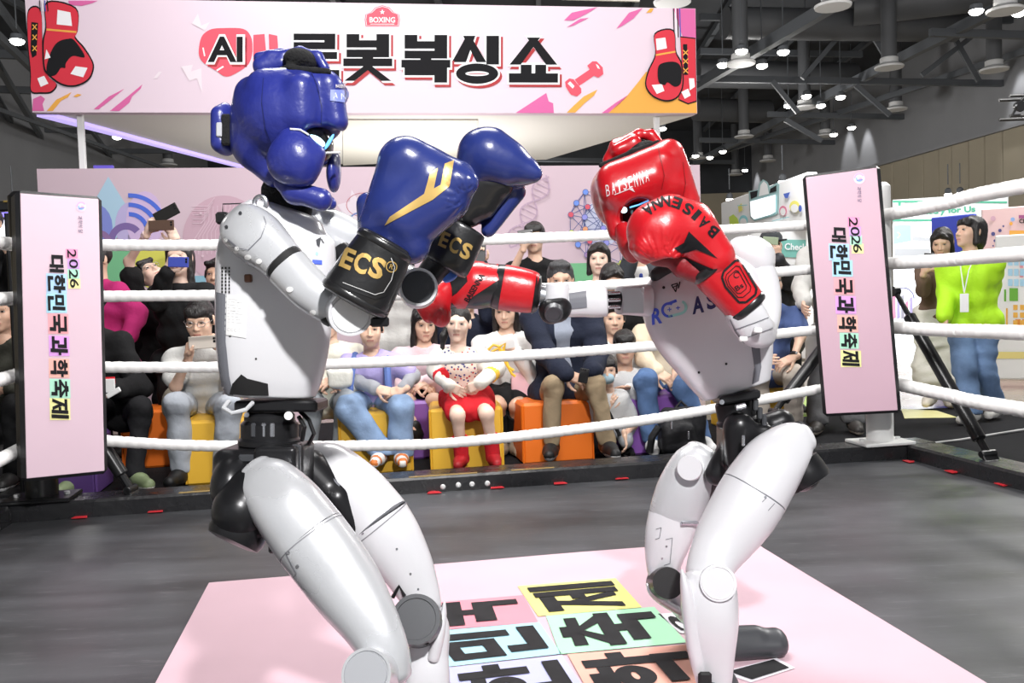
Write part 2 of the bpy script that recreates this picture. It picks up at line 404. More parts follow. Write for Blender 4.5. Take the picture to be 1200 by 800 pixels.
# heavy block Hangul drawn stroke by stroke in a unit box (y up): r = bar, p = slanted stroke, o = ring
_B = [('r', .07, .53, .27, 1), ('r', .73, .53, .93, 1), ('r', .07, .75, .93, .86), ('r', .07, .53, .93, .65), ('r', .42, .40, .58, .55), ('r', 0, .33, 1, .45)]
GLY = {'로': [('r', .07, .90, .91, 1), ('r', .75, .70, .91, 1), ('r', .07, .69, .91, .80), ('r', .07, .46, .23, .78), ('r', .07, .46, .95, .57), ('r', .42, .10, .58, .40), ('r', 0, 0, 1, .15)],
 '봇': _B + [('p', [(.40, .31), (.60, .31), (.26, 0), (.03, 0)]), ('p', [(.40, .31), (.60, .31), (.97, 0), (.74, 0)])],
 '복': _B + [('r', .07, .16, .93, .28), ('r', .73, 0, .93, .28)],
 '싱': [('p', [(.23, 1), (.43, 1), (.22, .47), (0, .47)]), ('p', [(.25, 1), (.42, 1), (.68, .47), (.46, .47)]), ('r', .77, .42, .97, 1), ('o', .52, .19, .37, .14, .13)],
 '쇼': [('p', [(.40, 1), (.60, 1), (.27, .42), (.02, .42)]), ('p', [(.40, 1), (.60, 1), (.98, .42), (.73, .42)]), ('r', .26, .10, .42, .36), ('r', .58, .10, .74, .36), ('r', 0, 0, 1, .16)],
 '대': [('r', .03, .82, .48, .96), ('r', .03, .17, .19, .96), ('r', .03, .17, .52, .32), ('r', .56, .02, .69, .98), ('r', .66, .45, .86, .58), ('r', .82, 0, .96, 1)],
 '한': [('r', .20, .92, .44, 1), ('r', .03, .79, .61, .89), ('o', .32, .59, .20, .12, .12), ('r', .67, .34, .83, 1), ('r', .80, .61, 1, .74), ('r', .12, .0, .28, .31), ('r', .12, 0, .92, .13)],
 '민': [('r', .03, .45, .17, .94), ('r', .46, .45, .60, .94), ('r', .03, .83, .60, .94), ('r', .03, .45, .60, .56), ('r', .72, .28, .88, 1), ('r', .12, 0, .28, .34), ('r', .12, 0, .94, .13)],
 '국': [('r', .10, .87, .90, 1), ('r', .74, .62, .90, 1), ('r', 0, .50, 1, .62), ('r', .42, .34, .58, .54), ('r', .10, .23, .90, .36), ('r', .74, 0, .90, .36)],
 '과': [('r', .05, .82, .60, .95), ('r', .44, .44, .60, .95), ('r', .22, .18, .37, .52), ('r', 0, .10, .66, .24), ('r', .69, 0, .85, 1), ('r', .82, .47, 1, .60)],
 '학': [('r', .20, .93, .44, 1), ('r', .03, .81, .61, .90), ('o', .32, .62, .20, .11, .12), ('r', .67, .37, .83, 1), ('r', .80, .62, 1, .74), ('r', .10, .20, .85, .33), ('r', .69, 0, .85, .33)],
 '축': [('r', .36, .94, .64, 1), ('r', .08, .83, .92, .92), ('p', [(.42, .86), (.58, .86), (.32, .62), (.06, .62)]), ('p', [(.42, .86), (.58, .86), (.94, .62), (.68, .62)]), ('r', 0, .47, 1, .59), ('r', .42, .32, .58, .50), ('r', .10, .21, .90, .34), ('r', .74, 0, .90, .34)],
 '제': [('r', .0, .80, .52, .94), ('p', [(.19, .84), (.36, .84), (.17, .08), (0, .08)]), ('p', [(.20, .62), (.33, .68), (.55, .08), (.37, .08)]), ('r', .42, .44, .62, .57), ('r', .58, .02, .71, .98), ('r', .82, 0, .96, 1)]}
def gpoly(ch, gw=0.0, gh=0.0):
    """strokes of one block letter, each grown by gw, gh of the box"""
    V = []; F = []
    def add(pts, f):
        o = len(V); V.extend((x - .5, y - .5) for x, y in pts); F.extend(tuple(i + o for i in q) for q in f)
    for s in GLY[ch]:
        if s[0] == 'r': _, x0, y0, x1, y1 = s; add([(x0 - gw, y0 - gh), (x1 + gw, y0 - gh), (x1 + gw, y1 + gh), (x0 - gw, y1 + gh)], [(0, 1, 2, 3)])
        elif s[0] == 'p':
            cx = sum(p[0] for p in s[1]) / len(s[1]); cy = sum(p[1] for p in s[1]) / len(s[1])
            add([(x + math.copysign(gw * 1.2, x - cx), y + math.copysign(gh, y - cy)) for x, y in s[1]], [tuple(range(len(s[1])))])
        else:
            _, cx, cy, rx, ry, wd = s; n = 28; w_ = wd / 2
            add([(cx + (rx + k * (w_ + gw)) * cos(2 * pi * i / n), cy + (ry + k * (w_ * .9 + gh)) * sin(2 * pi * i / n)) for i in range(n) for k in (-1, 1)], [(2 * i, 2 * i + 1, (2 * i + 3) % (2 * n), (2 * i + 2) % (2 * n)) for i in range(n)])
    return V, F
def px_block(ch, c, dirx, wpx, hpx, diry=None, mi=0, gw=0, gh=0):
    v, f = gpoly(ch, gw, gh); dx = Vector(dirx).normalized(); dy = Vector(diry).normalized() if diry else Vector((dx.y, -dx.x))
    return ([(c[0] + dx.x * a * wpx + dy.x * b * hpx, c[1] + dx.y * a * wpx + dy.y * b * hpx) for a, b in v], f, mi)
def px_disc(c, rx, ry=None, n=20, mi=0):
    ry = ry or rx; return ([(c[0] + rx * cos(2 * pi * i / n), c[1] + ry * sin(2 * pi * i / n)) for i in range(n)], [tuple(range(n))], mi)
def px_line(a, b, w, mi=0):
    d = Vector((b[0] - a[0], b[1] - a[1])).normalized() * (w / 2); p = Vector((-d.y, d.x))
    return ([(a[0] + p.x, a[1] + p.y), (b[0] + p.x, b[1] + p.y), (b[0] - p.x, b[1] - p.y), (a[0] - p.x, a[1] - p.y)], [(0, 1, 2, 3)], mi)
def px_path(pts, w, mi=0): return [px_line(pts[i], pts[i + 1], w, mi) for i in range(len(pts) - 1)]
def px_smooth(pts, mi=0, k=5):
    n = len(pts); P = [np.array(p, float) for p in pts]; out = []
    for i in range(n):
        a, b_, c, d = P[i - 1], P[i], P[(i + 1) % n], P[(i + 2) % n]
        for j in range(k):
            t = j / k; out.append(tuple(.5 * (2 * b_ + (c - a) * t + (2 * a - 5 * b_ + 4 * c - d) * t * t + (3 * b_ - a - 3 * c + d) * t ** 3)))
    return px_poly(out, mi)
def px_ring(c, r, w, n=28, mi=0, a0=0, a1=360, ry=None):
    ry = ry or r; k = ry / r
    v = []; f = []
    for i in range(n + 1):
        a = radians(a0 + (a1 - a0) * i / n)
        v += [(c[0] + (r - w / 2) * cos(a), c[1] + k * (r - w / 2) * sin(a)), (c[0] + (r + w / 2) * cos(a), c[1] + k * (r + w / 2) * sin(a))]
        if i: f.append((2 * i - 2, 2 * i - 1, 2 * i + 1, 2 * i))
    return (v, f, mi)
def flat(name, polys, p0, n, mats, parent, lift=.002):
    """print on a flat board standing in the scene: plane through p0 with normal n (towards the viewer side)"""
    mb = MB()
    for i, (v, f, mi) in enumerate(polys): print_on(mb, v, f, lambda a, b: WP(a, b, p0, n), n, lift + .0006 * i, mi)
    return mb.build(name, mats, parent, smooth=False)
# ================================================================== setting
YAW = radians(10.3)
u = Vector((cos(YAW), sin(YAW), 0)); vv = Vector((-sin(YAW), cos(YAW), 0)); Z = Vector((0, 0, 1))
HF = -0.05                                    # hall floor; the ring mat lies at z = 0
m_floor = mat('hall_concrete', (0.27, 0.235, 0.19), 0.22, bump=.03, bscale=30, var=.12, vscale=1.2, rvar=.08)
m_carpet = mat('black_carpet', (0.012, 0.012, 0.014), 0.95, bump=.5, bscale=300, var=.2, vscale=20, spec=.2)
m_steel = mat('dark_painted_steel', (0.13, 0.14, 0.155), 0.55)
m_deck = mat('roof_deck', (0.06, 0.064, 0.072), 0.8, bump=.2, bscale=4, var=.2, vscale=.5)
m_graywall = mat('gray_plaster', (0.36, 0.365, 0.385), 0.8, bump=.1, bscale=40, var=.05, vscale=.6)
m_beige = mat('beige_wall_panel', (0.50, 0.44, 0.33), 0.7, var=.05, vscale=.8)
m_white = mat('white_laminate', (0.82, 0.82, 0.82), 0.45)
m_cream = mat('cream_fabric', (0.74, 0.72, 0.65), 0.8)
m_black = mat('black_vinyl', (0.012, 0.012, 0.014), 0.35, bump=.15, bscale=40)
m_blackm = mat('black_paint', (0.01, 0.01, 0.011), 0.3)
m_lamp = mat('lamp_glow', (1, .97, .9), emit=14)
m_green = mat('green_print', '#3f9c7e', .6)
m_pinkwall = mat('pink_backdrop', (0.62, 0.475, 0.545), 0.6, var=.02, vscale=1)
m_pinkban = mat('pink_banner', (0.74, 0.60, 0.69), 0.55, var=.015, vscale=1)

b = MB(); b.box((0, 22, HF - .05), (44, 60, .1)); fl = b.build('floor', m_floor); tag(fl, kind='structure')
b = MB(); b.box((0, 22, 10.2), (44, 60, .2)); ceil = b.build('ceiling', m_deck); tag(ceil, kind='structure')

def beam(p, q, t, parent=ceil, name='beam', mm=m_steel):
    p = Vector(p); q = Vector(q); a = (q - p).normalized(); s = a.cross(Z).normalized(); up = s.cross(a)
    m = MB(); h = t / 2; m.box((p + q) / 2, ((q - p).length, t * .7, t), (a, s, up)); return m.build(name, mm, parent, smooth=False)
def ext(p, q, k): return p - (q - p) * k, q + (q - p) * k
for (a, c, z, t, k) in [((800, 110), (985, 0), 7.4, .3, .6), ((850, 173), (1150, 20), 7.6, .28, .7), ((930, 150), (1200, 60), 7.7, .2, .5),
                     ((0, 44), (34, 77), 7.2, .18, .8), ((0, 80), (71, 198), 7.4, .2, .1), ((0, 120), (48, 200), 7.6, .2, .2),
                     ((10, 22), (120, 170), 7.6, .16, .5), ((60, 150), (190, 196), 7.0, .12, .4)]:
    p, q = ext(WZ(*a, z), WZ(*c, z), k); beam(p, q, t)
for (a, c, z) in [((800, 92), (1190, 98), 7.5), ((900, 134), (1060, 137), 7.6), ((1090, 38), (1260, 43), 7.5), ((820, 164), (980, 167), 7.6),
                  ((-40, 62), (60, 66), 7.5), ((-20, 104), (90, 108), 7.6), ((-10, 150), (120, 154), 7.7), ((40, 178), (300, 176), 7.7), ((560, 186), (860, 190), 7.7), ((820, 60), (1010, 64), 9.2), ((820, 20), (1200, 24), 9.4)]:
    beam(WZ(*a, z), WZ(*c, z), .2)
for (a, c) in [((1003, 100), (1043, 135)), ((1117, 42), (1147, 95)), ((920, 140), (963, 165)), ((1010, 20), (1040, 70)), ((1080, 88), (1140, 42)), ((985, 40), (940, 92)), ((905, 95), (935, 132))]:
    beam(W(*a, 27), W(*c, 27), .14, name='brace')
for x in range(-18, 20, 3): beam((x, -2, 9.9), (x + 2, 50, 9.9), .22, name='purlin')
m_duct = mat('dark_duct', (0.13, 0.135, 0.145), .5)
for (a, c, z, r) in [((850, 27), (1120, 31), 8.6, .45), ((815, 86), (1000, 90), 8.8, .5), ((815, 128), (900, 131), 8.9, .5), ((1000, 10), (1240, -20), 8.9, .5), ((820, 180), (905, 186), 9.2, .6)]:
    MB().cyl(WZ(*a, z), WZ(*c, z), r, 16).build('duct', m_duct, ceil)

# walls of the hall (they follow the hall's long axis)
wr0 = WZ(1200, 144, 6.0); wr1 = WZ(1030, 193, 6.0); wd = (wr1 - wr0).normalized(); wn = Z.cross(wd)
if wn.x > 0: wn = -wn
W0 = wr0 - wd * 14; W1 = wr1 + wd * 16
b = MB(); b.box((W0 + W1) / 2 - wn * .2 + Z * (8.0 - 6.0), ((W1 - W0).length, .3, 4.1), (wd, wn, Z)); wall_r = b.build('wall_right', m_graywall); tag(wall_r, kind='structure')
seams = [1200, 1173, 1152, 1133, 1113, 1098, 1080, 1062, 1044, 1028, 1014, 1000, 986]
q = [WP(x, 150, wr0, wn) for x in seams]; qs = [(p - wr0).dot(wd) for p in q]
qs = [-14, -9, -4] + qs + [qs[-1] + 4, qs[-1] + 8, (W1 - wr0).dot(wd)]
for i in range(len(qs) - 1):
    c = wr0 + wd * ((qs[i] + qs[i + 1]) / 2); L = abs(qs[i + 1] - qs[i]) - .05
    MB().box((c.x - wn.x * .1, c.y - wn.y * .1, 2.95), (L, .12, 6.0), (wd, wn, Z), .02).build('panel', m_beige, wall_r, smooth=False)
MB().box((W0 + W1) / 2 + wn * .0 - Z * .0, ((W1 - W0).length, .2, .12), (wd, wn, Z)).build('ledge', m_graywall, wall_r, smooth=False)
b = MB(); b.box((2, 51, 3.2), (44, .3, 6.6)); wb = b.build('wall_back', m_beige); tag(wb, kind='structure')
b = MB(); b.box((2, 51.2, 8.3), (44, .3, 3.8)); b.build('upper_band', m_deck, wb)
b = MB(); b.box((-17, 22, 5), (.3, 60, 10.2)); wl = b.build('wall_left', m_graywall); tag(wl, kind='structure')
MB().box((-16.8, 22, 1.9), (.15, 60, 3.8)).build('panel', m_beige, wl)

# diffusers and lamps on the ceiling
ORD = ['first', 'second', 'third', 'fourth', 'fifth', 'sixth', 'seventh', 'eighth', 'ninth', 'tenth', 'eleventh', 'twelfth', 'thirteenth', 'fourteenth', 'fifteenth', 'sixteenth', 'seventeenth', 'eighteenth', 'nineteenth', 'twentieth', 'twenty-first', 'twenty-second', 'twenty-third']
def nth(L, q): return ORD[sorted(L).index(q)]
def vent(px, py, z, r, i):
    p = WZ(px, py, z)
    t = thing('ceiling_vent', 'round white air diffuser under the dark roof, %s of all from the left' % nth(VL, (px, py)), 'air diffuser', p, 'air diffusers under the roof')
    MB().lathe(p, (0, 0, 1), [(r * 1.25, 0), (r * 1.3, .05), (r * .8, .14), (r * .8, r * .9), (r * .75, r * .95)], 20).build('diffuser', m_white, t)
    MB().cyl(p + Z * r * .9, p + Z * (9.9 - p.z), r * .68, 16).build('drop_duct', m_duct, t)
VL = [(976, 9), (868, 76), (1042, 80), (1178, 14), (943, 127), (1165, 83), (1050, 129), (872, 161), (967, 160), (818, 186), (900, 189), (862, 205), (788, 4), (197, 194)]
for i, (px, py) in enumerate(VL):
    vent(px, py, 6.9 if py < 100 else 7.2, .30, i)
LL = [(869, 59), (847, 75), (918, 60), (893, 76), (1144, 12), (1194, 14), (945, 112), (924, 123), (962, 123), (985, 113), (998, 149), (977, 157), (1111, 227), (815, 182), (832, 184), (847, 177), (873, 199), (20, 47), (137, 160), (66, 182), (78, 190), (776, 150), (855, 233), (917, 212), (15, 238), (1125, 226)]
for i, (px, py) in enumerate(LL):
    z = 7.0 if py < 205 else 3.4
    p = WZ(px, py, z)
    t = thing('ceiling_lamp', 'small bright lamp high under the dark roof, %s roof lamp from the left' % nth([q for q in LL if q[1] < 205], (px, py)) if py < 205 else 'small bright spotlight low over the far stands, %s of five from the left' % nth([q for q in LL if q[1] >= 205], (px, py)), 'lamp', p, 'lamps under the roof' if py < 205 else 'spotlights above the far stands')
    r = .16 if py < 205 else .1
    MB().lathe(p, (0, 0, -1), [(r * .3, -.16), (r * .8, -.12), (r * .9, 0), (r * .85, .01)], 16).build('housing', m_steel, t)
    MB().ell(p - Z * .02, (r * .95, r * .95, .09), n=12, m=6).build('lens', m_lamp, t)
    MB().cyl(p + Z * .25, p + Z * (10.1 - p.z if z > 5 else .8), .015, 6).build('rod', m_steel, t)
# pools of light the wall washers throw on the gray band
def spot(loc, tgt, power, ang=40):
    l = bpy.data.lights.new('wall_washer', 'SPOT'); l.energy = power; l.spot_size = radians(ang); l.spot_blend = .6; l.shadow_soft_size = .1
    o = bpy.data.objects.new('wall_washer', l); COL.objects.link(o); o.location = loc
    o.rotation_euler = (Vector(tgt) - Vector(loc)).to_track_quat('-Z', 'Y').to_euler()
for px, py in [(994, 150), (1015, 148), (1196, 78), (886, 200)]:
    p = WP(px, py, wr0, wn); spot(p + wn * .7 + Z * .9, p - Z * 1.6, 260)

# ------------------------------------------------------------------ ring
Rc = WZ(1062, 537, 0); Lc = Rc - u * 4.55
DEP = 4.5
m_mat = mat('ring_canvas', (0.060, 0.062, 0.068), .42, bump=.12, bscale=9, var=.22, vscale=2.3, rvar=.1)
nt = m_mat.node_tree                                    # worn streaks and scuffs of the canvas
tc = nt.nodes.new('ShaderNodeTexCoord'); mp = nt.nodes.new('ShaderNodeMapping'); mp.inputs['Scale'].default_value = (1.2, 7, 1); mp.inputs['Rotation'].default_value = (0, 0, -.25)
ns = nt.nodes.new('ShaderNodeTexNoise'); ns.inputs['Scale'].default_value = 4.5; ns.inputs['Detail'].default_value = 10; ns.inputs['Roughness'].default_value = .75
rp = nt.nodes.new('ShaderNodeMapRange'); rp.inputs[1].default_value = .56; rp.inputs[2].default_value = .8; rp.inputs[3].default_value = 0; rp.inputs[4].default_value = .45
mx = nt.nodes.new('ShaderNodeMixRGB'); mx.inputs[2].default_value = (.3, .3, .32, 1)
bs = nt.nodes['Principled BSDF']; old = bs.inputs['Base Color'].links[0].from_socket
mp.inputs['Scale'].default_value = (1.0, 9, 1)
w2 = nt.nodes.new('ShaderNodeTexNoise'); w2.inputs['Scale'].default_value = 1.1; w2.inputs['Detail'].default_value = 3
mp2 = nt.nodes.new('ShaderNodeMapping'); mp2.inputs['Scale'].default_value = (.5, 3.2, 1); mp2.inputs['Rotation'].default_value = (0, 0, -.18); nt.links.new(tc.outputs['Object'], mp2.inputs[0]); nt.links.new(mp2.outputs[0], w2.inputs['Vector'])
r2 = nt.nodes.new('ShaderNodeMapRange'); r2.inputs[1].default_value = .4; r2.inputs[2].default_value = .62; r2.inputs[3].default_value = .55; r2.inputs[4].default_value = 1.15
sc2 = nt.nodes.new('ShaderNodeVectorMath'); sc2.operation = 'SCALE'; nt.links.new(old, sc2.inputs[0]); nt.links.new(w2.outputs[0], r2.inputs[0]); nt.links.new(r2.outputs[0], sc2.inputs['Scale']); old = sc2.outputs[0]
nt.links.new(tc.outputs['Object'], mp.inputs[0]); nt.links.new(mp.outputs[0], ns.inputs['Vector']); nt.links.new(ns.outputs[0], rp.inputs[0])
nt.links.new(rp.outputs[0], mx.inputs[0]); nt.links.new(old, mx.inputs[1]); nt.links.new(mx.outputs[0], bs.inputs['Base Color'])
cen = (Rc + Lc) / 2 - vv * DEP / 2
# canvas with faint folds
b = MB(); NX, NY = 90, 80; vs = []
for j in range(NY + 1):
    for i in range(NX + 1):
        p = Lc - vv * DEP + u * (4.55 * i / NX) + vv * (DEP * j / NY)
        z = -.004 + .003 * sin(3 * p.x + 5 * p.y) * sin(1.7 * p.x - 2.2 * p.y) + .0025 * sin(9 * p.y + 1.3 * p.x) * max(0, sin(1.1 * p.x + .6))
        vs.append((p.x, p.y, z))
b.add(vs, [(j * (NX + 1) + i, j * (NX + 1) + i + 1, (j + 1) * (NX + 1) + i + 1, (j + 1) * (NX + 1) + i) for j in range(NY) for i in range(NX)])
bot = MB(); bot.box(cen - Z * .033, (4.55, DEP, .034), (u, vv, Z))
rm = b.build('ring_mat', m_mat); tag(rm, 'dark grey canvas floor of the boxing ring with scuffs and faint folds', 'ring floor')
bot.build('base', m_blackm, rm)
m_curb = mat('black_plastic_film', (0.018, 0.018, 0.02), .28, bump=.5, bscale=14, rvar=.12)
cu = thing('ring_kerb', 'low black raised kerb running round the edge of the ring', 'kerb', Rc - Z * .05)
BW = .2; CH = .078
def rail(a, c, name='rail'):
    d = (c - a).normalized(); s = Z.cross(d); m = MB()
    m.box((a + c) / 2 + Z * (CH - .05) / 2, ((c - a).length, BW, CH + .05), (d, s, Z), .012); return m.build(name, m_curb, cu)
rail(Lc + vv * (BW / 2) - u * BW, Rc + vv * (BW / 2) + u * BW)
rail(Rc + u * (BW / 2), Rc + u * (BW / 2) - vv * DEP)
rail(Lc - u * (BW / 2), Lc - u * (BW / 2) - vv * DEP)
m_bolt = mat('bolt_head', (.7, .7, .7), .3, .3)
for px, py in [(519, 570), (537, 568), (553, 567), (571, 566)]:
    p = WP(px, py, Lc, -vv); MB().lathe(p, -vv, [(.012, -.01), (.014, .006), (.008, .012)], 10).build('bolt', m_bolt, cu)
m_edge = mat('scuffed_gold_edge', (.32, .22, .08), .5)
for a, c in [(210, 262), (480, 560), (600, 650), (372, 420)]:
    p = WP(a, 580, Lc + vv * .02, -vv); q = WP(c, 577, Lc + vv * .02, -vv); p.z = q.z = CH + .001
    MB().box((p + q) / 2, ((q - p).length, .02, .003), (u, vv, Z)).build('worn_edge', m_edge, cu)
m_redtape = mat('red_tape', (0.55, 0.02, 0.03), .5)
TL = [(14, 609), (93, 606), (182, 599), (509, 577), (583, 571), (657, 566), (729, 560), (1003, 537), (1021, 535), (1048, 536), (1062, 540), (1112, 552), (1171, 567)]
for px, py in TL:
    p = WZ(px, py + 1, .002); s = (u if px < 1060 else -vv); o = s.cross(Z)
    m = MB(); k = .035
    m.prism([(-k, 0), (k, -.004), (k * .75, .03), (-k * .1, .05), (-k * .8, .03)], (p, s, (vv if px < 1060 else u), Z), .004)
    tag(m.build('tape_tab', m_redtape, None, smooth=False), 'scrap of red tape where mat meets black kerb, %s scrap from the left' % nth(TL, (px, py)), 'tape', 'red tape tabs along the mat edge')

# corner posts, pads, struts
m_post = mat('white_post', (.80, .80, .79), .4)
m_padpink = mat('pad_print_pink', (.66, .49, .57), .5, bump=.06, bscale=6, var=.015, vscale=3)
PL = Lc + u * .10 + vv * .1; PR = Rc + vv * .09 + u * (-.10)
def post(p, label, m_post=m_post):
    t = thing('corner_post', label, 'post', p)
    MB().cyl(p + Z * (CH - .002), p + Z * 1.52, .072, 28, .02).build('pole', m_post, t)
    MB().box(p + Z * (CH + .008), (.3, .22, .018), (u, vv, Z), .004).build('base_plate', m_post, t)
    for s in (-1, 1): MB().cyl(p + u * .11 * s + Z * (CH + .015), p + u * .11 * s + Z * (CH + .03), .014, 8).build('bolt', m_bolt, t)
    return t
post(PR, 'round white corner post behind the right pink pad')
post(PL, 'round black corner post hidden behind the left pink pad', m_blackm)

PASTEL = ['#e58fb8', '#c79ad8', '#a9cdee', '#a6d8ee', '#e7a0a8', '#d79ae0', '#f0b2a6', '#a9e0c6', '#ece79e']
mp_ = [mat('tint_%d' % i, c, .55) for i, c in enumerate(PASTEL)]
m_ink = mat('black_ink', (.010, .010, .012), .7, spec=.2)
m_inkb = mat('navy_ink', (.05, .05, .14), .5)
def pad(top, bot, d, yaw, wid, th, corners, digits, blocks, logo, script, label, m_padpink=m_padpink):
    """corner pad: black vinyl cushion with a printed pink face; top/bot = middle of its upper and lower edge"""
    pt = W(*top, d); pb = W(*bot, d); ax = (pt - pb).normalized(); x = Vector((cos(yaw), sin(yaw), 0)); x = (x - ax * x.dot(ax)).normalized(); n = x.cross(ax)
    H = (pt - pb).length; c = (pt + pb) / 2
    t = thing('corner_pad', label, 'corner pad', pb)
    V = MB(); V.box(c - n * th / 2, (wid, th, H), (x, n, ax), .018); V.build('cushion', m_black, t)
    face = MB(); face.box(c - n * .001, (wid - .035, .006, H - .03), (x, n, ax), .002); f = face.build('printed_face', m_padpink, t)
    p0 = c + n * .002
    def pr(name, polys, mats): return flat(name, polys, p0, n, mats, f, .0035 if name == 'letter' else .0015)
    for i, (px, py, sx, sy, ch) in enumerate(digits):
        pr('letter_block', [px_poly([(px - sx, py - sy), (px + sx, py - sy * .9), (px + sx * 1.02, py + sy), (px - sx * .98, py + sy)])], mp_[[0, 1, 7, 8][i]])
        pr('letter', [px_text(ch, (px, py), (0.04, 1), sy * 1.75, sx * 1.5, .012, diry=(1, 0.05))], m_ink)
    for i, (px, py, sx, sy, ch) in enumerate(blocks):
        if i: pr('letter_block', [px_poly([(px - sx, py - sy), (px + sx, py - sy * .92), (px + sx * 1.04, py + sy * 1.0), (px - sx * .96, py + sy)])], mp_[i + 1])
        pr('letter', [px_block(ch, (px, py), (0.04, 1), sy * 1.74, sx * 1.66, diry=(1, 0.05), gw=.025, gh=.014)], m_ink)
    lx, ly, lr = logo
    cols = ['#9aa4e0', '#c9a0c8', '#8db8e8', '#e8a8b8', '#7a86c8']
    pr('emblem', [px_disc((lx, ly), lr, n=20, mi=0), px_ring((lx, ly), lr * .82, lr * .25, mi=1, a0=180, a1=330), px_ring((lx, ly), lr * .5, lr * .3, mi=2, a0=20, a1=200), px_disc((lx + lr * .2, ly + lr * .1), lr * .3, mi=3), px_line((lx - lr * .5, ly + lr * .4), (lx + lr * .6, ly + lr * .2), lr * .2, 4)],
       [mat('emblem_%d' % i, c_, .6) for i, c_ in enumerate(['#dccbe4'] + cols[1:])])
    sx, sy, sl = script
    pr('script', [px_text('과학의 달', (sx, sy), (0.05, 1), sl, sl * .27, 0, diry=(1, .06))], m_inkb)
    return t
pad((70.5, 226), (78, 560), 3.90, radians(38), .345, .13, None,
    [(84, 297, 7, 5.5, '2'), (86, 309, 7, 6, '0'), (86, 321, 7, 6, '2'), (87, 332, 7, 6, '6')],
    [(66, 309, 10, 12, '대'), (66, 332, 12, 12, '한'), (66, 355, 12, 11.5, '민'), (68, 379, 12, 12, '국'), (69, 405, 12, 12, '과'), (69, 431, 12, 11.5, '학'), (70, 455, 12, 11.5, '축'), (70, 479, 12, 13, '제')],
    (95, 242, 6), (94, 263, 20), 'tall pink corner pad with black edges at left end of back ropes')
pad((985, 199), (1010, 486), 4.70, radians(-20), .385, .10, None,
    [(1000, 260, 7, 6, '2'), (1002, 271, 7, 6, '0'), (1003, 281, 7, 6, '2'), (1005, 291, 7, 6, '6')],
    [(983, 275, 10, 10, '대'), (983, 295, 12, 10, '한'), (987, 314, 12, 10, '민'), (989, 335, 12, 10, '국'), (991, 357, 12, 10.5, '과'), (993, 379, 12, 10, '학'), (995, 399, 11, 9.5, '축'), (997, 420, 12, 10, '제')],
    (1007, 209, 6.5), (1007, 228, 18), 'tall pink corner pad with black edges in front of white post at right', mat('pad_print_rose', (.56, .37, .45), .55, bump=.06, bscale=6, var=.015, vscale=3))

# ropes, wrapped in white tape
m_rope = mat('white_rope_tape', (.84, .83, .82), .65, bump=.15, bscale=60)
def rope(pts, r, label):
    P = np.array([tuple(p) for p in pts]); P = np.vstack([P]); L = []
    for i in range(len(P) - 1):
        k = max(3, int(np.linalg.norm(P[i + 1] - P[i]) / .0092))
        for s in range(k): L.append(cr(P, i + s / k))
    L.append(P[-1]); N = len(L); n = 14; R = []; arc = 0
    for i in range(N):
        a = Vector(L[i]); t = (Vector(L[min(i + 1, N - 1)]) - Vector(L[max(i - 1, 0)])).normalized()
        x = t.cross(Z).normalized(); y = x.cross(t)
        if i: arc += (Vector(L[i]) - Vector(L[i - 1])).length
        ring = []
        for k in range(n):
            th = 2 * pi * k / n; ph = (arc / .055 + th / (2 * pi)) % 1
            rr = r * (1 + .05 * (ph - .5) - .10 * math.exp(-(min(ph, 1 - ph) / .09) ** 2)) * (1 + .02 * sin(arc * 9))
            ring.append(a + (x * cos(th) + y * sin(th)) * rr)
        R.append(ring)
    m = MB(); m.rings(R); o = m.build('ring_rope', m_rope, None, 80)
    return tag(o, label, 'rope', 'ring ropes')
RN = {0: 'top', 1: 'second', 2: 'third', 3: 'lowest'}
for i, pxs in enumerate([[(62, 287), (257, 287), (500, 283), (723, 275), (943, 264), (1036, 257)], [(62, 348), (254, 346), (500, 345), (632, 338), (757, 331), (947, 316), (1036, 312)],
                         [(62, 430), (257, 430), (400, 426), (600, 417), (780, 404), (955, 387), (1036, 383)], [(62, 512), (230, 522), (430, 522), (560, 516), (770, 490), (965, 455), (1036, 447)]]):
    rope([WP(x, y, PL - vv * .0, -vv) for x, y in pxs], .0275, f'{RN[i]} white taped rope of the four along the back of the ring')
for i, ((y0, y1)) in enumerate([(252, 218), (309, 297), (383, 390), (447, 480)]):
    a = WP(1038, y0, PR, -u); c = WP(1200, y1, PR, -u); e = c + (c - a).normalized() * 2.6; e.z = c.z + (a.z - c.z) * .3
    rope([a, (a + c) / 2 - Z * .004, c, e], .034, f'{RN[i]} white taped rope of the four on the right of the ring')
for i, ((x1, y0, y1)) in enumerate([(0, 257, 257), (0, 345, 346), (0, 433, 442), (0, 510, 529)]):
    a = WP(60, y0, PL, u); z0 = [1.27, 1.03, .69, .36][i]; a = Vector((PL.x, PL.y, z0)); e = a - vv * 3.9; e.z = z0 - .02
    rope([a, a - vv * .9 - Z * .02, a - vv * 2 - Z * .03, e], .030, f'{RN[i]} white taped rope of the four on the left of the ring')
def strut(p, q, label, hook=True):
    p = Vector(p); q = Vector(q); d = (q - p).normalized(); t = thing('ring_strut', label, 'strut', q)
    L = (q - p).length
    MB().cyl(p + d * .16, q - d * .1, .033, 16, .006).build('tube', m_blackm, t)
    MB().cyl(p, p + d * .17, .014, 10, .003).build('threaded_rod', m_blackm, t)
    MB().lathe(p - d * .01, d.cross(Z), [(.001, -.02), (.028, -.018), (.028, .018), (.001, .02)], 14).build('eye_bolt', m_blackm, t)
    s = d.cross(Z).normalized()
    MB().cyl(q - d * .11, q - d * .02, .018, 10, .003).cyl(q - s * .045 - d * .02, q + s * .045 - d * .02, .02, 12, .004).box(q, (.09, .06, .02), (s, d, s.cross(d)), .004).build('foot_joint', m_blackm, t)
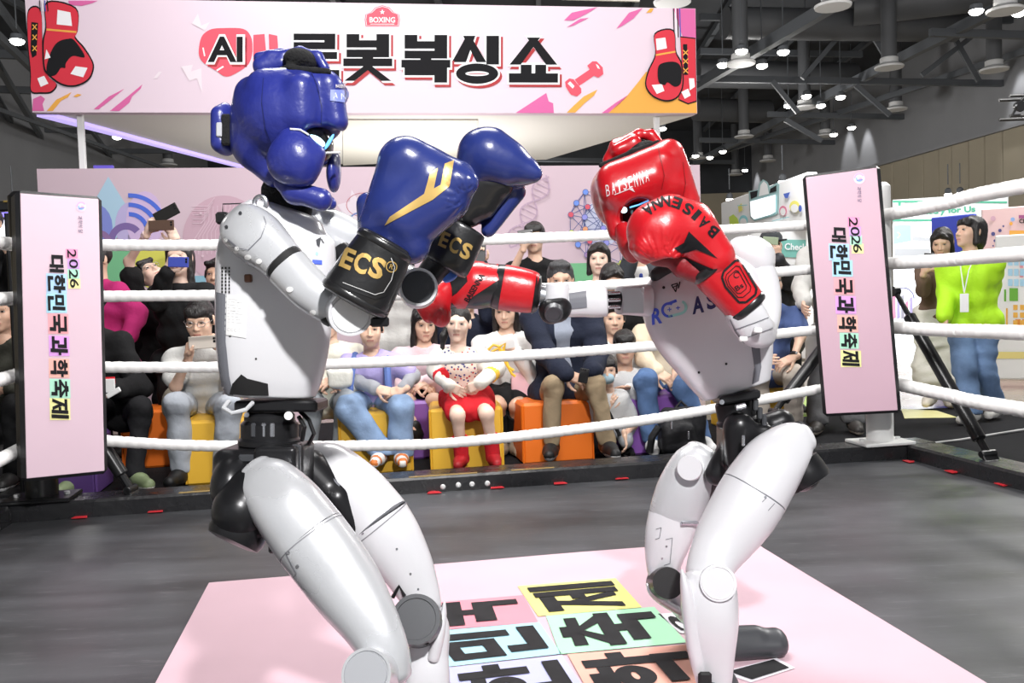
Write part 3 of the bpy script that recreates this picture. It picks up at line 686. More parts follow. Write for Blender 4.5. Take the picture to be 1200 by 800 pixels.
qd = WZ(1160, 538, CH); strut(WP(1050, 343, PR + u * .12 - vv * .03, -u), qd + Z * .01, 'black diagonal strut bolted to ring kerb right of the corner post')
strut(WP(1000, 360, PR + vv * .12, -vv), WP(905, 486, PR + vv * .10, -vv), 'black diagonal strut leaning left behind the right pink pad')
strut(WP(78, 455, PL + vv * .06, -vv), WP(156, 577, Lc + vv * .1, -vv), 'black diagonal strut leaning out right of the left pink pad')

# black carpet and painted strip outside the ring
b = MB(); o0 = Lc - u * 4.5 + vv * .25
cdp = (W(600, 132, 8.0) - o0).dot(vv) - .25
b.prism([(0, 0), (11.2, 0), (11.2, 1.75), (8.6, 1.9), (8.6, cdp), (0, cdp)], (o0 + Z * (HF - .0), u, vv, Z), .006)
b.prism([(9.27, -5), (11.6, -5), (11.6, 0), (9.27, 0)], (o0 + Z * HF, u, vv, Z), .006)
tag(b.build('carpet', m_carpet, None, smooth=False), 'black carpet laid outside the ring under the seated visitors', 'carpet')
m_lime = mat('lime_floor_print', (.45, .62, .16), .4); m_yel = mat('yellow_floor_print', (.70, .66, .30), .4)
for pts, mm, lab in [([(936, 489), (990, 486), (1000, 463), (945, 464)], m_lime, 'lime green floor graphic beyond the right pink pad'),
                     ([(1060, 491), (1122, 490), (1098, 482), (1056, 480)], m_yel, 'pale yellow floor strip right of the white post')]:
    P = [WZ(x, y, HF + .001) for x, y in pts]; b = MB(); b.prism([(p.x, p.y) for p in P], (Vector((0, 0, HF + .0)), Vector((1, 0, 0)), Vector((0, 1, 0)), Z), .009)
    tag(b.build('floor_graphic', mm, None, smooth=False), lab, 'floor graphic')
p, q = WZ(1070, 522, HF + .02), WZ(1200, 503, HF + .02)
tag(MB().tube([p, (p * .6 + q * .4) - Z * .006, q], .007, 8).build('floor_cable', mat('grey_cable', (.5, .5, .5), .5)), 'thin pale cable lying on black carpet right of the ring', 'cable')

# ------------------------------------------------------------------ printed pink sheet on the mat
m_sheet = mat('pink_vinyl_sheet', (.60, .415, .475), .6, bump=.03, bscale=5, var=.03, vscale=4, rvar=.06, spec=.25)
S = [WZ(876, 632, 0), WZ(245, 684, 0), WZ(190, 800, 0)]
sx = (S[0] - S[1]).normalized(); sy = Vector((-sx.y, sx.x, 0)); sw = (S[0] - S[1]).length
so = S[1] - sy * 1.75
b = MB(); NX, NY = 40, 30; vs = []
skew = ((S[2] - S[1]).dot(sx)) / ((S[1] - S[2]).dot(sy))
for j in range(NY + 1):
    for i in range(NX + 1):
        f_ = j / NY; p = S[1] + sx * (sw * i / NX) - sy * (1.75 * (1 - f_))
        vs.append((p.x, p.y, .0045 + .0012 * sin(8 * p.x + 3 * p.y) * sin(5 * p.y)))
b.add(vs, [(j * (NX + 1) + i, j * (NX + 1) + i + 1, (j + 1) * (NX + 1) + i + 1, (j + 1) * (NX + 1) + i) for j in range(NY) for i in range(NX)])
sh = b.build('floor_banner', m_sheet); tag(sh, 'pale pink printed vinyl sheet laid in the middle of the ring', 'floor banner')
FT = [mat('floor_tint_%d' % i, c, .6, var=.03, vscale=6, spec=.25) for i, c in enumerate(['#ddd684', '#a4d8b4', '#e2a898', '#dc8c9a', '#a6d2e0', '#b2b4de', '#dcd8e0', '#c094d0'])]
m_fink = mat('floor_ink', (.016, .016, .018), .6, spec=.2, var=.3, vscale=12)
def ftile(quad, ch, mi, rev=False):
    P = [WZ(x, y, .006) for x, y in quad]                   # left-far, right-far, right-near, left-near as seen
    mb = MB(); mb.add(P + [p + Z * .0015 for p in P], [(4, 5, 6, 7)][::1]); m2 = mb
    fc = m2.f[0]
    if (P[1] - P[0]).cross(P[2] - P[0]).z < 0: m2.f[0] = fc[::-1]
    m2.build('letter_tile', FT[mi], sh, smooth=False)
    if not ch: return
    v, f = gpoly(ch, .03, .022) if ch in GLY else tpoly(ch, .02)
    def to3(a, b_):                                          # glyph top points to the viewer's right, as in the photograph
        s, t = .5 - .82 * b_, .5 - .80 * a
        return (P[0] * (1 - s) + P[1] * s) * (1 - t) + (P[3] * (1 - s) + P[2] * s) * t
    k = MB(); print_on(k, v, f, to3, Z, .0035); k.build('letter', m_fink, sh, smooth=False)
X = lambda x, y: (500 + x * 330 / 1200, 670 + y * 330 / 1200)
ftile([X(388, 62), X(805, 28), X(918, 152), X(475, 190)], '제', 0)
ftile([X(508, 188), X(970, 150), X(1110, 302), X(568, 352)], '축', 1)
ftile([X(600, 352), X(1110, 310), X(1290, 480), X(705, 540)], '학', 2)
ftile([X(-160, 148), X(412, 100), X(475, 215), X(-170, 268)], '국', 3)
ftile([X(-60, 262), X(480, 215), X(575, 350), X(70, 408)], '민', 4)
ftile([X(85, 410), X(578, 355), X(690, 520), X(130, 590)], '한', 5)
ftile([X(985, 180), X(1090, 172), X(1190, 270), X(1080, 262)], '2', 6)
ftile([(845, 788), (910, 771), (932, 783), (880, 800)], '1', 6)

# ------------------------------------------------------------------ show stand: printed fascia, canopy, backdrop
FN = -vv; F0 = W(600, 132, 8.0)
fa = thing('show_fascia', 'wide pink printed overhead banner of the boxing show stand', 'banner', F0)
def onF(x, y): return WP(x, y, F0, FN)
c4 = [onF(29, -3), onF(815, 10), onF(817, 133), onF(38, 131.5)]
mb = MB(); mb.add([p for p in c4] + [p + vv * .1 for p in c4], [(0, 3, 2, 1), (4, 5, 6, 7), (0, 1, 5, 4), (1, 2, 6, 5), (2, 3, 7, 6), (3, 0, 4, 7)]); mb.build('front_panel', m_pinkban, fa, smooth=False)
zb = c4[2].z; bl = WZ(284, 195, zb); br = WZ(640, 187, zb); fl_, fr = c4[3].copy(), c4[2].copy(); fl_.z = fr.z = zb
mb = MB()
def quadslab(P, th, mm, name): 
    k = MB(); k.add(P + [p + th for p in P], [(3, 2, 1, 0), (4, 5, 6, 7), (0, 1, 5, 4), (1, 2, 6, 5), (2, 3, 7, 6), (3, 0, 4, 7)]); return k.build(name, mm, fa, smooth=False)
m_soffit = mat('white_soffit', (.80, .79, .75), .7)
quadslab([fl_ + vv * .11, fr + vv * .11, br, bl], Z * .06, m_soffit, 'soffit')
quadslab([fl_ + vv * .1 - Z * .03, bl - Z * .03, bl + u * .06 - Z * .03, fl_ + vv * .1 + u * .12 - Z * .03], Z * .03, mat('violet_edge_light', (.55, .45, 1.0), emit=.9), 'edge_light')
quadslab([WZ(402, 141, zb - .012), WZ(560, 141, zb - .012), WZ(560, 186, zb - .012), WZ(402, 194, zb - .012)], Z * .01, m_cream, 'soffit_panel')
def F(name, polys, mats):
    if name in ('splash', 'bolt_print'):
        for q in polys: flat(name, [q], F0, FN, mats, fa, .004)
        return
    return flat(name, polys, F0, FN, mats, fa, .004)
c_pink = mat('print_magenta', '#d4619e', .6); c_or = mat('print_orange', '#e6a545', .6); c_red = mat('print_red', '#d2283c', .6); c_coral = mat('print_coral', '#ea4f63', .6)
c_ink = mat('print_black', (.012, .012, .014), .8, spec=.15); c_w = mat('print_white', (.86, .85, .88), .6); c_pale = mat('print_pale', (.82, .70, .80), .6); c_dred = mat('print_dark_red', '#a8262c', .6)
F('splash', [px_poly([(38, 130), (39, 116), (48, 112), (53, 116), (50, 122), (52, 130)]), px_poly([(80, 1), (115, 1), (108, 4), (96, 7), (82, 6)]), px_poly([(129, 130), (150, 113), (167, 99), (165, 104), (155, 113), (152, 120), (140, 130)]),
             px_poly([(110, 128), (128, 113), (146, 104), (130, 117), (116, 128)]), px_poly([(604, 132.5), (640, 109), (643, 119), (648, 121), (649, 132.5)]), px_poly([(661, 24), (670, 15), (700, 8.5), (688, 16), (672, 24)]), px_poly([(664, 32), (680, 22), (690, 21), (672, 30)]),
             px_poly([(722, 34), (737, 15), (753, 9.6), (742, 22), (730, 30)]), px_poly([(705, 132.5), (722, 120), (738, 110), (726, 122), (718, 132.5)]), px_poly([(789, 10), (814.5, 10.5), (815.5, 46), (800, 44)])], c_pink)
F('splash', [px_poly([(55, 130), (66, 117), (84, 108), (80, 114), (72, 118), (62, 130)]), px_poly([(86, 113), (91, 110), (96, 111), (90, 114)]), px_poly([(713, 132.5), (735, 112), (748, 96), (757, 84), (790, 104), (816, 112), (816.5, 132.5)]), px_poly([(664, 132), (672, 124), (684, 113), (700, 105), (696, 112), (685, 121), (674, 132)]), px_poly([(757, 15), (762, 9.8), (766, 10), (763, 15)])], c_or)
F('bolt_print', [px_poly([(225, 28), (232, 16), (236, 30), (246, 26), (240, 36)]), px_poly([(212, 78), (226, 76), (224, 84), (236, 80), (237, 110), (231, 92), (222, 95)]), px_poly([(180, 92), (186, 84), (190, 84), (184, 92)])], mat('print_ghost', (.80, .70, .76), .6))
# big printed gloves
G1 = [(56, 4), (89, 11), (91, 37), (88, 45), (98, 57), (108, 73), (108, 84), (103, 93), (92, 99), (80, 100), (69, 96), (58, 87), (53, 78), (52, 50), (55, 33)]
def grow(pts, k):
    cx = sum(p[0] for p in pts) / len(pts); cy = sum(p[1] for p in pts) / len(pts)
    return [(cx + (x - cx) * (1 + k / max(8, math.hypot(x - cx, y - cy))), cy + (y - cy) * (1 + k / max(8, math.hypot(x - cx, y - cy)))) for x, y in pts]
G2 = [(34, 13), (48, 14), (50, 60), (56, 88), (66, 98), (60, 107), (48, 108), (37, 106), (36.5, 85), (33, 45)]
F('glove_print', [px_smooth(grow(G2, 2), 1), px_smooth(G2, 0), px_poly([(37, 26), (45, 27), (43, 65), (38, 68), (36, 60)], 1), px_poly([(44, 92), (52, 89), (57, 98), (48, 102)], 2)] + [px_line((38.5, y - 3), (43.5, y + 3), 1.2, 3) for y in (32, 44, 57)] + [px_line((43.5, y - 3), (38.5, y + 3), 1.2, 3) for y in (32, 44, 57)] +
  [px_smooth(grow(G1, 2), 1), px_smooth(G1, 0), px_line((55, 35), (90, 38), 2.2, 3), px_poly([(68, 12), (83, 15), (85, 31), (67, 29)], 2), px_poly([(83, 87), (89, 78), (103, 80), (98, 91)], 2), px_smooth([(60, 62), (68, 50), (80, 46), (88, 48), (100, 67), (86, 66), (78, 74), (77, 80), (72, 80), (66, 88), (58, 89), (55, 80)], 1), px_poly([(53, 70), (55, 58), (60, 68)], 2)] +
  [px_line((47 + 3 * k, 1), (48 + 3 * k, 14), 1.2, [1, 2, 4, 1][k]) for k in range(4)], [c_red, c_ink, c_w, c_or, mat('print_blue', '#3a4fae', .6)])
G3 = [(767, 41), (788, 37), (791, 62), (797, 75), (799, 98), (793, 113), (780, 117.5), (765, 112), (757, 100), (760, 84), (768, 65)]
G4 = [(797, 44), (814.5, 46), (815.6, 118), (806, 121), (795, 116), (800, 90)]
F('glove_print', [px_line((789 + 2.4 * k, 10), (790 + 2.4 * k, 44), 1.2, [1, 2, 1, 4][k]) for k in range(4)] + [px_poly(grow(G4, 1.5), 1), px_poly(G4, 0), px_poly([(800, 52), (805, 52), (806, 88), (801, 88)], 1), px_poly([(807, 92), (813, 92), (814, 102), (808, 106)], 2), px_poly([(798, 108), (806, 104), (809, 112), (802, 116)], 2)] + [px_line((800, y - 3), (806, y + 3), 1.2, 3) for y in (62, 72, 83)] + [px_line((806, y - 3), (800, y + 3), 1.2, 3) for y in (62, 72, 83)] +
  [px_smooth(grow(G3, 1.8), 1), px_smooth(G3, 0), px_line((768, 65), (791, 61), 2, 3), px_poly([(768, 46), (779, 44.5), (781, 57), (769, 59.5)], 2), px_poly([(763, 100), (775, 99), (778, 107), (769, 110.5)], 2), px_smooth([(771, 78), (782, 73), (793, 74), (798, 82), (797, 98), (790, 102), (782, 97), (778, 100), (771, 96)], 1)], [c_red, c_ink, c_w, c_or, mat('print_blue', '#3a4fae', .6)])
# title
AIG = [(233, 62), (236, 44), (246, 35), (262, 33), (285, 34), (294, 43), (296, 58), (293, 72), (286, 80), (270, 89), (262, 89), (255, 84), (245, 78), (237, 72)]
F('title_glove', [px_smooth(AIG, 0), px_poly([(297, 41), (310, 40), (313, 72), (297, 73)], 0), px_poly([(315, 40), (325, 42), (327, 72), (316, 72)], 0), px_path([(240, 66), (238, 56), (242, 45), (250, 39)], 1.6, 1)[0], px_path([(254, 83), (262, 78), (263, 82)], 2, 1)[0]], [c_coral, c_w])
def title(ch, c, wd, ht, bold=.045):
    if ch in GLY: return F('title_letter', [px_block(ch, (c[0] + 2.6, c[1] + 3.2), (1, .002), wd - 3, ht - 2, mi=2, gw=4.4 / wd, gh=3.6 / ht), px_block(ch, c, (1, .002), wd - 3, ht - 2, mi=1, gw=4.6 / wd, gh=3.9 / ht), px_block(ch, c, (1, .002), wd - 3, ht - 2, mi=0, gw=2.3 / wd, gh=1.5 / ht)], [c_ink, c_w, c_dred])
    F('title_letter', [px_text(ch, (c[0] + 2.5, c[1] + 3), (1, .002), wd + 5, ht + 5, bold + .025, mi=2), px_text(ch, c, (1, .002), wd + 5.5, ht + 5.5, bold + .03, mi=1), px_text(ch, c, (1, .002), wd, ht, bold, mi=0)], [c_ink, c_w, c_dred])
title('AI', (264, 58), 41, 30, .03)
for ch, x, y, wd, ht in [('로', 369, 66, 56, 52), ('봇', 431, 67.5, 56, 54), ('복', 499, 69, 56, 55), ('싱', 558, 70, 55, 55), ('쇼', 625, 70.5, 56, 52)]: title(ch, (x, y), wd, ht)
BD = [(430, 17), (436, 15), (441, 10), (448, 8), (455, 10), (460, 15), (466, 17), (467, 23), (466, 30), (430, 30), (429, 23)]
F('badge', [px_poly(grow(BD, 1.6), 0), px_poly(grow(BD, .6), 1), px_poly(BD, 0), px_text('BOXING', (448, 23.5), (1, 0), 30, 6.5, .02, mi=1), px_text('★', (448, 14), (1, 0), 6, 6, 0, mi=1), px_line((434, 28.5), (462, 28.5), .6, 1)], [c_coral, c_w])
F('dumbbell_print', [px_line((676, 97), (698, 82), 9, 0), px_poly([(662, 96), (667, 92), (672, 93), (681, 104), (681, 109), (676, 113), (669, 111), (663, 102)], 0), px_poly([(688, 77), (694, 72), (699, 72), (706, 79), (707, 87), (701, 91), (696, 89)], 0), px_poly([(665, 98), (668, 95.5), (673, 101), (671, 104)], 1), px_poly([(698, 75), (701, 77), (703, 81), (700, 80)], 1)], [c_coral, c_w])

# sign hung behind, above the banner
tag(MB().box(W(704, -6, 9.4), (.84, .03, .12), (u, vv, Z)).build('hanging_sign', m_cream), 'pale sign edge peeking above the pink banner', 'sign')
# legs of the stand
for px in (96, 770):
    p = WP(px, 170, F0 + vv * .16, FN); p.z = HF
    tag(MB().box(Vector((p.x, p.y, (zb + HF) / 2)), (.05, .05, zb - HF), (u, vv, Z), .004).build('stand_post', m_white), 'slim white post holding up the pink banner at its %s end' % ('left' if px < 400 else 'right'), 'post')
# backdrop wall
bd0, bd1 = WP(43, 199, F0, FN), WP(820, 192, F0, FN); zt = (bd0.z + bd1.z) / 2
bw = thing('backdrop_wall', 'pink printed partition wall behind the seated crowd', 'partition', Vector((F0.x, F0.y, HF)))
cB = (bd0 + bd1) / 2; L = (Vector((bd1.x, bd1.y, 0)) - Vector((bd0.x, bd0.y, 0))).length
MB().box((cB.x + vv.x * .05, cB.y + vv.y * .05, (zt + HF) / 2), (L, .1, zt - HF), (u, vv, Z)).build('panel', m_pinkwall, bw, smooth=False)
def B(name, polys, mats): return flat(name, polys, F0, FN, mats, bw, .004)
cc = lambda n, h: mat(n, h, .65)
B('flame_print', [px_poly([(127, 207), (139, 226), (151, 245), (146, 268), (132, 284), (126, 284), (108, 262), (106, 244)], 0), px_disc((112, 266), 20, 27, mi=1), px_disc((152, 264), 17, 27, mi=2), px_disc((170, 258), 22, 34, mi=3), px_ring((148, 282), 17, 8, mi=4, a0=180, a1=320), px_ring((116, 285), 12, 7, mi=5, a0=200, a1=350)] + [px_ring((152, 272), r, 5, mi=6, a0=-92, a1=-20) for r in (43, 32, 21)],
  [cc('b_sky', '#a9c8dd'), cc('b_peri', '#7d88cf'), cc('b_lil', '#b9add8'), cc('b_pale', '#cdb4da'), cc('b_vio', '#7a639f'), cc('b_plum', '#8a6a9a'), cc('b_blue', '#4a6ad4')])
B('hill_print', [px_poly([(120, 292), (150, 288), (165, 300), (168, 345), (120, 350)], 0), px_disc((180, 312), 24, 26, mi=1), px_poly([(150, 275), (163, 275), (163, 282), (150, 284)], 2), px_poly([(228, 323), (241, 323), (243, 350), (228, 350)], 3), px_poly([(640, 309), (690, 308), (740, 308), (745, 420), (640, 420)], 0), px_poly([(712, 309), (735, 308), (735, 322), (712, 322)], 1)],
  [cc('b_green', '#74b888'), cc('b_yel', '#d3d05a'), cc('b_olive', '#b0a468'), cc('b_teal', '#86b3c6')])
tr = []
for k in range(8): tr += px_path([(228 + 5 * k, 298), (228 + 5 * k, 280 - 2 * k), (240 + 5 * k, 262 - 3 * k), (240 + 5 * k, 244 - k)], .8, 1)
for k in range(5): tr += px_path([(226, 262 - 5 * k), (236 + 2 * k, 262 - 5 * k), (244 + 2 * k, 252 - 5 * k)], .8, 1)
B('circuit_print', [px_disc((262, 280), 48, 51, 40, 0)] + tr + [px_disc((238 + 9 * k, 300 + 8 * (k % 3)), 1.5, mi=1) for k in range(6)] + [px_disc((236, 250), 1.4, mi=1)], [cc('b_mauve', '#c4a3b2'), cc('b_trace', '#d6bdc9')])
B('atom_print', [px_poly([(395, 240), (410, 236), (412, 222), (420, 235), (436, 230), (428, 246), (440, 260), (422, 258), (415, 275), (408, 258), (394, 262), (402, 250)], 3), px_ring((426, 240), 20, .9, ry=14, mi=0), px_ring((424, 262), 22, .9, ry=12, mi=1), px_ring((418, 276), 12, .9, ry=26, mi=2), px_ring((397, 268), 14, 7, mi=4)] + px_path([(382, 258), (392, 251), (390, 262), (402, 252)], 1.2, 0),
  [cc('b_crim', '#b5626c'), cc('b_moss', '#6f9a7c'), cc('b_den', '#6a80b8'), cc('b_chalk', '#d9cdd6'), cc('b_dust', '#b795a8')])
dna = []
for k in range(14):
    t = k / 13; a = (598 + 40 * t, 290 - 78 * t); o = 9 * sin(t * 9); o2 = 9 * sin((t + .07) * 9); b_ = (598 + 40 * (t + .07), 290 - 78 * (t + .07))
    dna += [px_line((a[0] + o, a[1] + o * .5), (b_[0] + o2, b_[1] + o2 * .5), 2), px_line((a[0] - o, a[1] - o * .5), (b_[0] - o2, b_[1] - o2 * .5), 2), px_line((a[0] + o, a[1] + o * .5), (a[0] - o, a[1] - o * .5), 1)]
B('helix_print', dna, cc('b_helix', '#b99fb4'))
nodes = [(684.7, 225.7, 0), (674, 238.5, 0), (687, 243, 1), (703, 235, 2), (667.5, 252, 1), (683.6, 255, 3), (704, 255.5, 2), (668, 273, 4), (684, 269, 2), (705, 268, 3), (722, 268.5, 4), (675.5, 287, 0), (689, 283, 1), (725, 289, 4), (686, 299, 5), (726, 308, 4), (715, 222, 0), (735, 240, 1), (742, 262, 3), (752, 280, 2), (745, 300, 0), (708, 300, 2), (708, 285, 3)]
net = [px_disc((705, 262), 22, 28, mi=7)]
for i in range(len(nodes)):
    for j in range(i + 1, len(nodes)):
        if math.hypot(nodes[i][0] - nodes[j][0], nodes[i][1] - nodes[j][1]) < (34 if 680 < nodes[i][0] < 710 else 24): net.append(px_line(nodes[i][:2], nodes[j][:2], .7, 6))
for x, y, c_ in nodes: net += [px_disc((x, y), 3.6, mi=6), px_disc((x, y), 3.0, mi=c_)]
B('network_print', net, [cc('n_blue', '#6d8fe0'), cc('n_red', '#cf5566'), cc('n_or', '#dd9a72'), cc('n_lil', '#8f8fd8'), cc('n_yel', '#ccd650'), cc('n_plum', '#a080b0'), cc('n_line', '#4f5a94'), cc('n_back', '#c9cbe0')])
_p = WP(120, 198, F0, FN); tag(MB().box((_p.x + vv.x * .05, _p.y + vv.y * .05, zt + .0145), (.15, .05, .03), (u, vv, Z)).build('cable_cover', mat('violet_cover', '#6a5ad0', .5)), 'violet flat strip lying on the top edge of the pink partition', 'strip')

# ------------------------------------------------------------------ far stands on the right
def board(name, label, cat, tl, tr, hgt, d0, d1, th, mm):
    a = W(*tl, d0); c = W(*tr, d1); c.z = a.z; x = (c - a).normalized(); n = x.cross(Z)
    if n.y > 0: n = -n
    t = thing(name, label, cat, Vector((a.x, a.y, a.z - hgt)))
    MB().box((a + c) / 2 - Z * hgt / 2 - n * th / 2, ((c - a).length, th, hgt), (x, n, Z), .01).build('board', mm, t, smooth=False)
    return t, a, n
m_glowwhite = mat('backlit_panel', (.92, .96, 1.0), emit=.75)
t, a, n = board('stand_fascia', 'white far stand fascia with a backlit sign and cartoon shapes behind the red robot', 'fascia', (845, 238), (945, 206), .72, 15.8, 12, .15, m_white)
def T(name, polys, mats, t=t, a=a, n=n):
    for i, q in enumerate(polys): flat(name, [q], a, n, mats, t, .01 + .002 * i)
T('scenery_print', [px_poly([(855, 254), (860, 251), (865, 256), (867, 264), (856, 264)], 0), px_disc((872, 258), 5, 6, mi=1), px_disc((872, 260), 4, 4.5, mi=5), px_poly([(866, 242), (870, 238), (871, 246), (867, 249)], 2), px_disc((919, 247), 4.5, 6, mi=3), px_disc((919, 248), 3.2, 4.5, mi=5), px_disc((933, 242), 6, 7, mi=2), px_disc((933, 244), 4.6, 5, mi=5), px_poly([(920, 227), (928, 225), (925, 232), (922, 232)], 4), px_disc((940, 244), 2, 4, mi=4), px_line((907, 259), (927, 254), .8, 1), px_line((866, 241), (878, 240), .8, 1)],
  [cc('s_lime', '#c3dd4e'), cc('s_aqua', '#8ccfd6'), cc('s_yel', '#e8e070'), cc('s_rose', '#d8809a'), cc('s_navy', '#4560b8'), m_white])
T('sign_frame', [px_poly([(878, 224), (889, 222), (891, 214), (895, 210), (900, 213), (903, 219), (911, 214), (914, 216), (913, 250), (908, 253), (885, 259), (880, 255)], 0), px_poly([(890, 230), (892, 217), (896, 212), (900, 216), (902, 227)], 2), px_poly([(880, 225), (889, 223), (888, 230), (881, 233)], 1), px_poly([(904, 221), (911, 217), (911, 224), (903, 226)], 1)], [mat('s_frame', '#8fb2b2', .5), c_ink, m_white])
flat('sign_screen', [px_poly([(881, 236), (911, 228), (911, 248), (906, 251), (886, 257), (882, 253)])], a, n, m_glowwhite, t, .03)
t2, a2, n2 = board('stand_wall', 'white stand wall with a teal lettered band left of the right pad', 'stand wall', (880, 268), (945, 262), 1.9, 13.5, 12.3, .1, m_white)
flat('band', [px_poly([(885, 280), (945, 281), (945, 302), (885, 300)])], a2, n2, mat('teal_band', '#79b8ae', .6), t2, .01)
flat('lettering', [px_text('Check', (934, 289), (1, .03), 26, 8, .02)], a2, n2, c_w, t2, .02)
t3, a3, n3 = board('stand_header', 'grey stand header with a green frame and green lettering right of the post', 'header sign', (1046, 234), (1182, 236), .42, 13.5, 13.0, .12, mat('header_grey', (.55, .58, .58), .6))
flat('header_frame', [px_line((1046, 236), (1180, 237), 2), px_line((1046, 258), (1180, 258), 2), px_line((1054, 236), (1054, 258), 3)], a3, n3, m_green, t3, .01)
flat('lettering', [px_text('Ministry for Us', (1105, 247.5), (1, -.05), 76, 9, .03)], a3, n3, m_green, t3, .01)
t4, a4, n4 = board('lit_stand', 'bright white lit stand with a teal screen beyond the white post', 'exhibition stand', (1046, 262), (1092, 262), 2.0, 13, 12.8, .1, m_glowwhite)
flat('screen', [px_poly([(1047, 264), (1067, 263), (1068, 282), (1047, 286)], 0), px_line((1052, 272), (1055, 275), 1, 1), px_line((1055, 275), (1052, 279), 1, 1), px_poly([(1069, 276), (1090, 279), (1090, 283), (1069, 282)], 2), px_poly([(1048, 291), (1090, 291), (1090, 300), (1048, 300)], 2)], a4, n4, [mat('teal_screen', (.25, .72, .66), emit=.6), mat('s_yel', '#e8e070', .6), mat('shelf_grey', (.4, .42, .45), .6)], t4, .02)
flat('arch_print', [px_ring((1058, 350), 13, 1.4, mi=0, a0=180, a1=360)] + [px_poly([(1046 + 5 * k, 345 + (k * 7) % 12), (1049 + 5 * k, 343 + (k * 7) % 12), (1050 + 5 * k, 372), (1046 + 5 * k, 374)], 1 + k % 3) for k in range(5)], a4, n4, [cc('a_navy', '#5a5a90'), cc('a_rose', '#d890b0'), cc('a_lil', '#a8a0d0'), cc('a_grey', '#9a9aa8')], t4, .02)
t5, a5, n5 = board('blue_panel', 'flat blue partition panel behind the two standing women', 'partition', (1091, 255), (1142, 244), 2.0, 10.5, 10.1, .06, mat('royal_blue', '#2f3da0', .6))
t6, a6, n6 = board('pink_poster_board', 'pink printed poster wall with small navy blossoms at far right', 'poster board', (1150, 245), (1240, 246), 1.75, 9.4, 9.0, .05, mat('poster_pink', (.72, .50, .50), .6))
flat('poster_print', [px_poly([(1183, 270), (1240, 270), (1240, 275), (1183, 275)], 0), px_disc((1164, 274), 2.4, mi=1), px_disc((1172, 270), 2, mi=1), px_disc((1176, 265), 1.2, mi=1), px_disc((1166, 282), 1.6, mi=1), px_disc((1164, 288), 1, mi=1), px_disc((1187, 257), 2.4, mi=2), px_disc((1185, 262), 2, mi=0), px_disc((1164, 256), 3, mi=3), px_text('CH', (1199, 259), (1, 0), 9, 5, .03, mi=4), px_poly([(1194, 252), (1206, 252), (1206, 256), (1194, 256)], 5)], a6, n6, [c_or, cc('p_navy', '#4a4a80'), cc('p_blue', '#88a8d8'), cc('p_dust', '#c8a0b0'), c_ink, cc('p_plum', '#9a5080')], t6, .01)
t7, a7, n7 = board('sticker_board', 'white voting board covered with rows of coloured stickers at far right edge', 'board', (1166, 276), (1245, 274), 1.38, 8.6, 8.3, .04, m_white)
for mm, pts in [('#a9d4ec', [(1184 + 7 * i, 307 + 12 * j, 2.6, 4) for i in range(3) for j in range(3)]), ('#e8a0a8', [(1197 + 7 * i, 310 + 11 * j, 2, 4) for i in range(2) for j in range(2)]), ('#6aae3c', [(1188, 345, 5, 7.5), (1178, 346, 1.2, 7)]), ('#eab24a', [(1190 + 8 * i, 360 + 9 * j, 2.6, 3) for i in range(3) for j in range(3)] + [(1180, 375, 1, 14)]), ('#e08a30', [(1193, 378, 3, 4), (1201, 378, 3, 4)])]:
    flat('sticker_rows', [px_poly([(x - a_, y - c_), (x + a_, y - c_), (x + a_, y + c_), (x - a_, y + c_)]) for x, y, a_, c_ in pts], a7, n7, cc('st_' + mm, mm), t7, .01)
flat('windmill_print', [px_line((1166, 398), (1166, 412), 1, 0), px_line((1161, 400), (1171, 396), 1.4, 1), px_line((1163, 393), (1169, 403), 1.4, 2), px_poly([(1167, 412), (1245, 412), (1245, 420), (1167, 420)], 2)], a7, n7, [cc('w_green', '#7ab06a'), cc('w_red', '#d87a6a'), cc('w_yel', '#e8d88a')], t7, .01)
# left background stand
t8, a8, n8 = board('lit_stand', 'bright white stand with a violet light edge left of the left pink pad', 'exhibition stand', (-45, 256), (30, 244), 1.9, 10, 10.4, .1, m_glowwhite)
flat('violet_light', [px_poly([(-45, 246), (21, 240), (21, 252), (-45, 262)])], a8, n8, mat('violet_light', (.25, .2, .95), emit=1.2), t8, .03)
# hanging black truss lamp at the upper right edge
tp = W(1196, 126, 11); tt = thing('truss_lamp', 'black hanging truss with lamps at upper right edge', 'stage light', tp)
for dz in (-.12, .12):
    for dy in (-.12, .12): MB().cyl(tp + Vector((-.2, dy, dz)), tp + Vector((.7, dy, dz)), .02, 8).build('tube', m_blackm, tt)
for k in range(4):
    MB().cyl(tp + Vector((-.18 + .2 * k, -.12, -.12)), tp + Vector((-.02 + .2 * k, -.12, .12)), .014, 6).build('brace', m_blackm, tt)
    MB().lathe(tp + Vector((-.1 + .22 * k, -.1, 0)), (0, -1, -.2), [(.05, 0), (.07, .08), (.06, .1)], 12).build('lamp_head', m_blackm, tt)
MB().cyl(tp + Vector((.05, 0, .12)), tp + Vector((.3, 0, 2.2)), .012, 6).build('wire', m_blackm, tt)
# ================================================================== robots
m_shell = mat('silver_white_shell', (.57, .58, .605), .30, .34, coat=.4, bump=.02, bscale=120, rvar=.06, vscale=9)
m_shell2 = mat('white_shell', (.66, .66, .69), .32, .08, coat=.4, bump=.015, bscale=120)
m_mech = mat('black_anodised', (.016, .016, .018), .32, .4)
m_mech2 = mat('dark_grey_cap', (.055, .058, .065), .38, .2)
m_metal = mat('bare_metal', (.55, .56, .6), .25, .9)
m_seam = mat('seam_grey', (.22, .22, .24), .5)
m_gap = mat('seam_black', (.008, .008, .009), .6)
m_gtape = mat('grey_tape', (.16, .165, .19), .5)
m_btape = mat('black_tape', (.012, .012, .013), .45)
m_blue = mat('blue_leather', (.020, .028, .21), .35, coat=.3, bump=.4, bscale=24)
m_blue2 = mat('navy_glove_leather', (.018, .030, .155), .27, coat=.4, bump=.12, bscale=30)
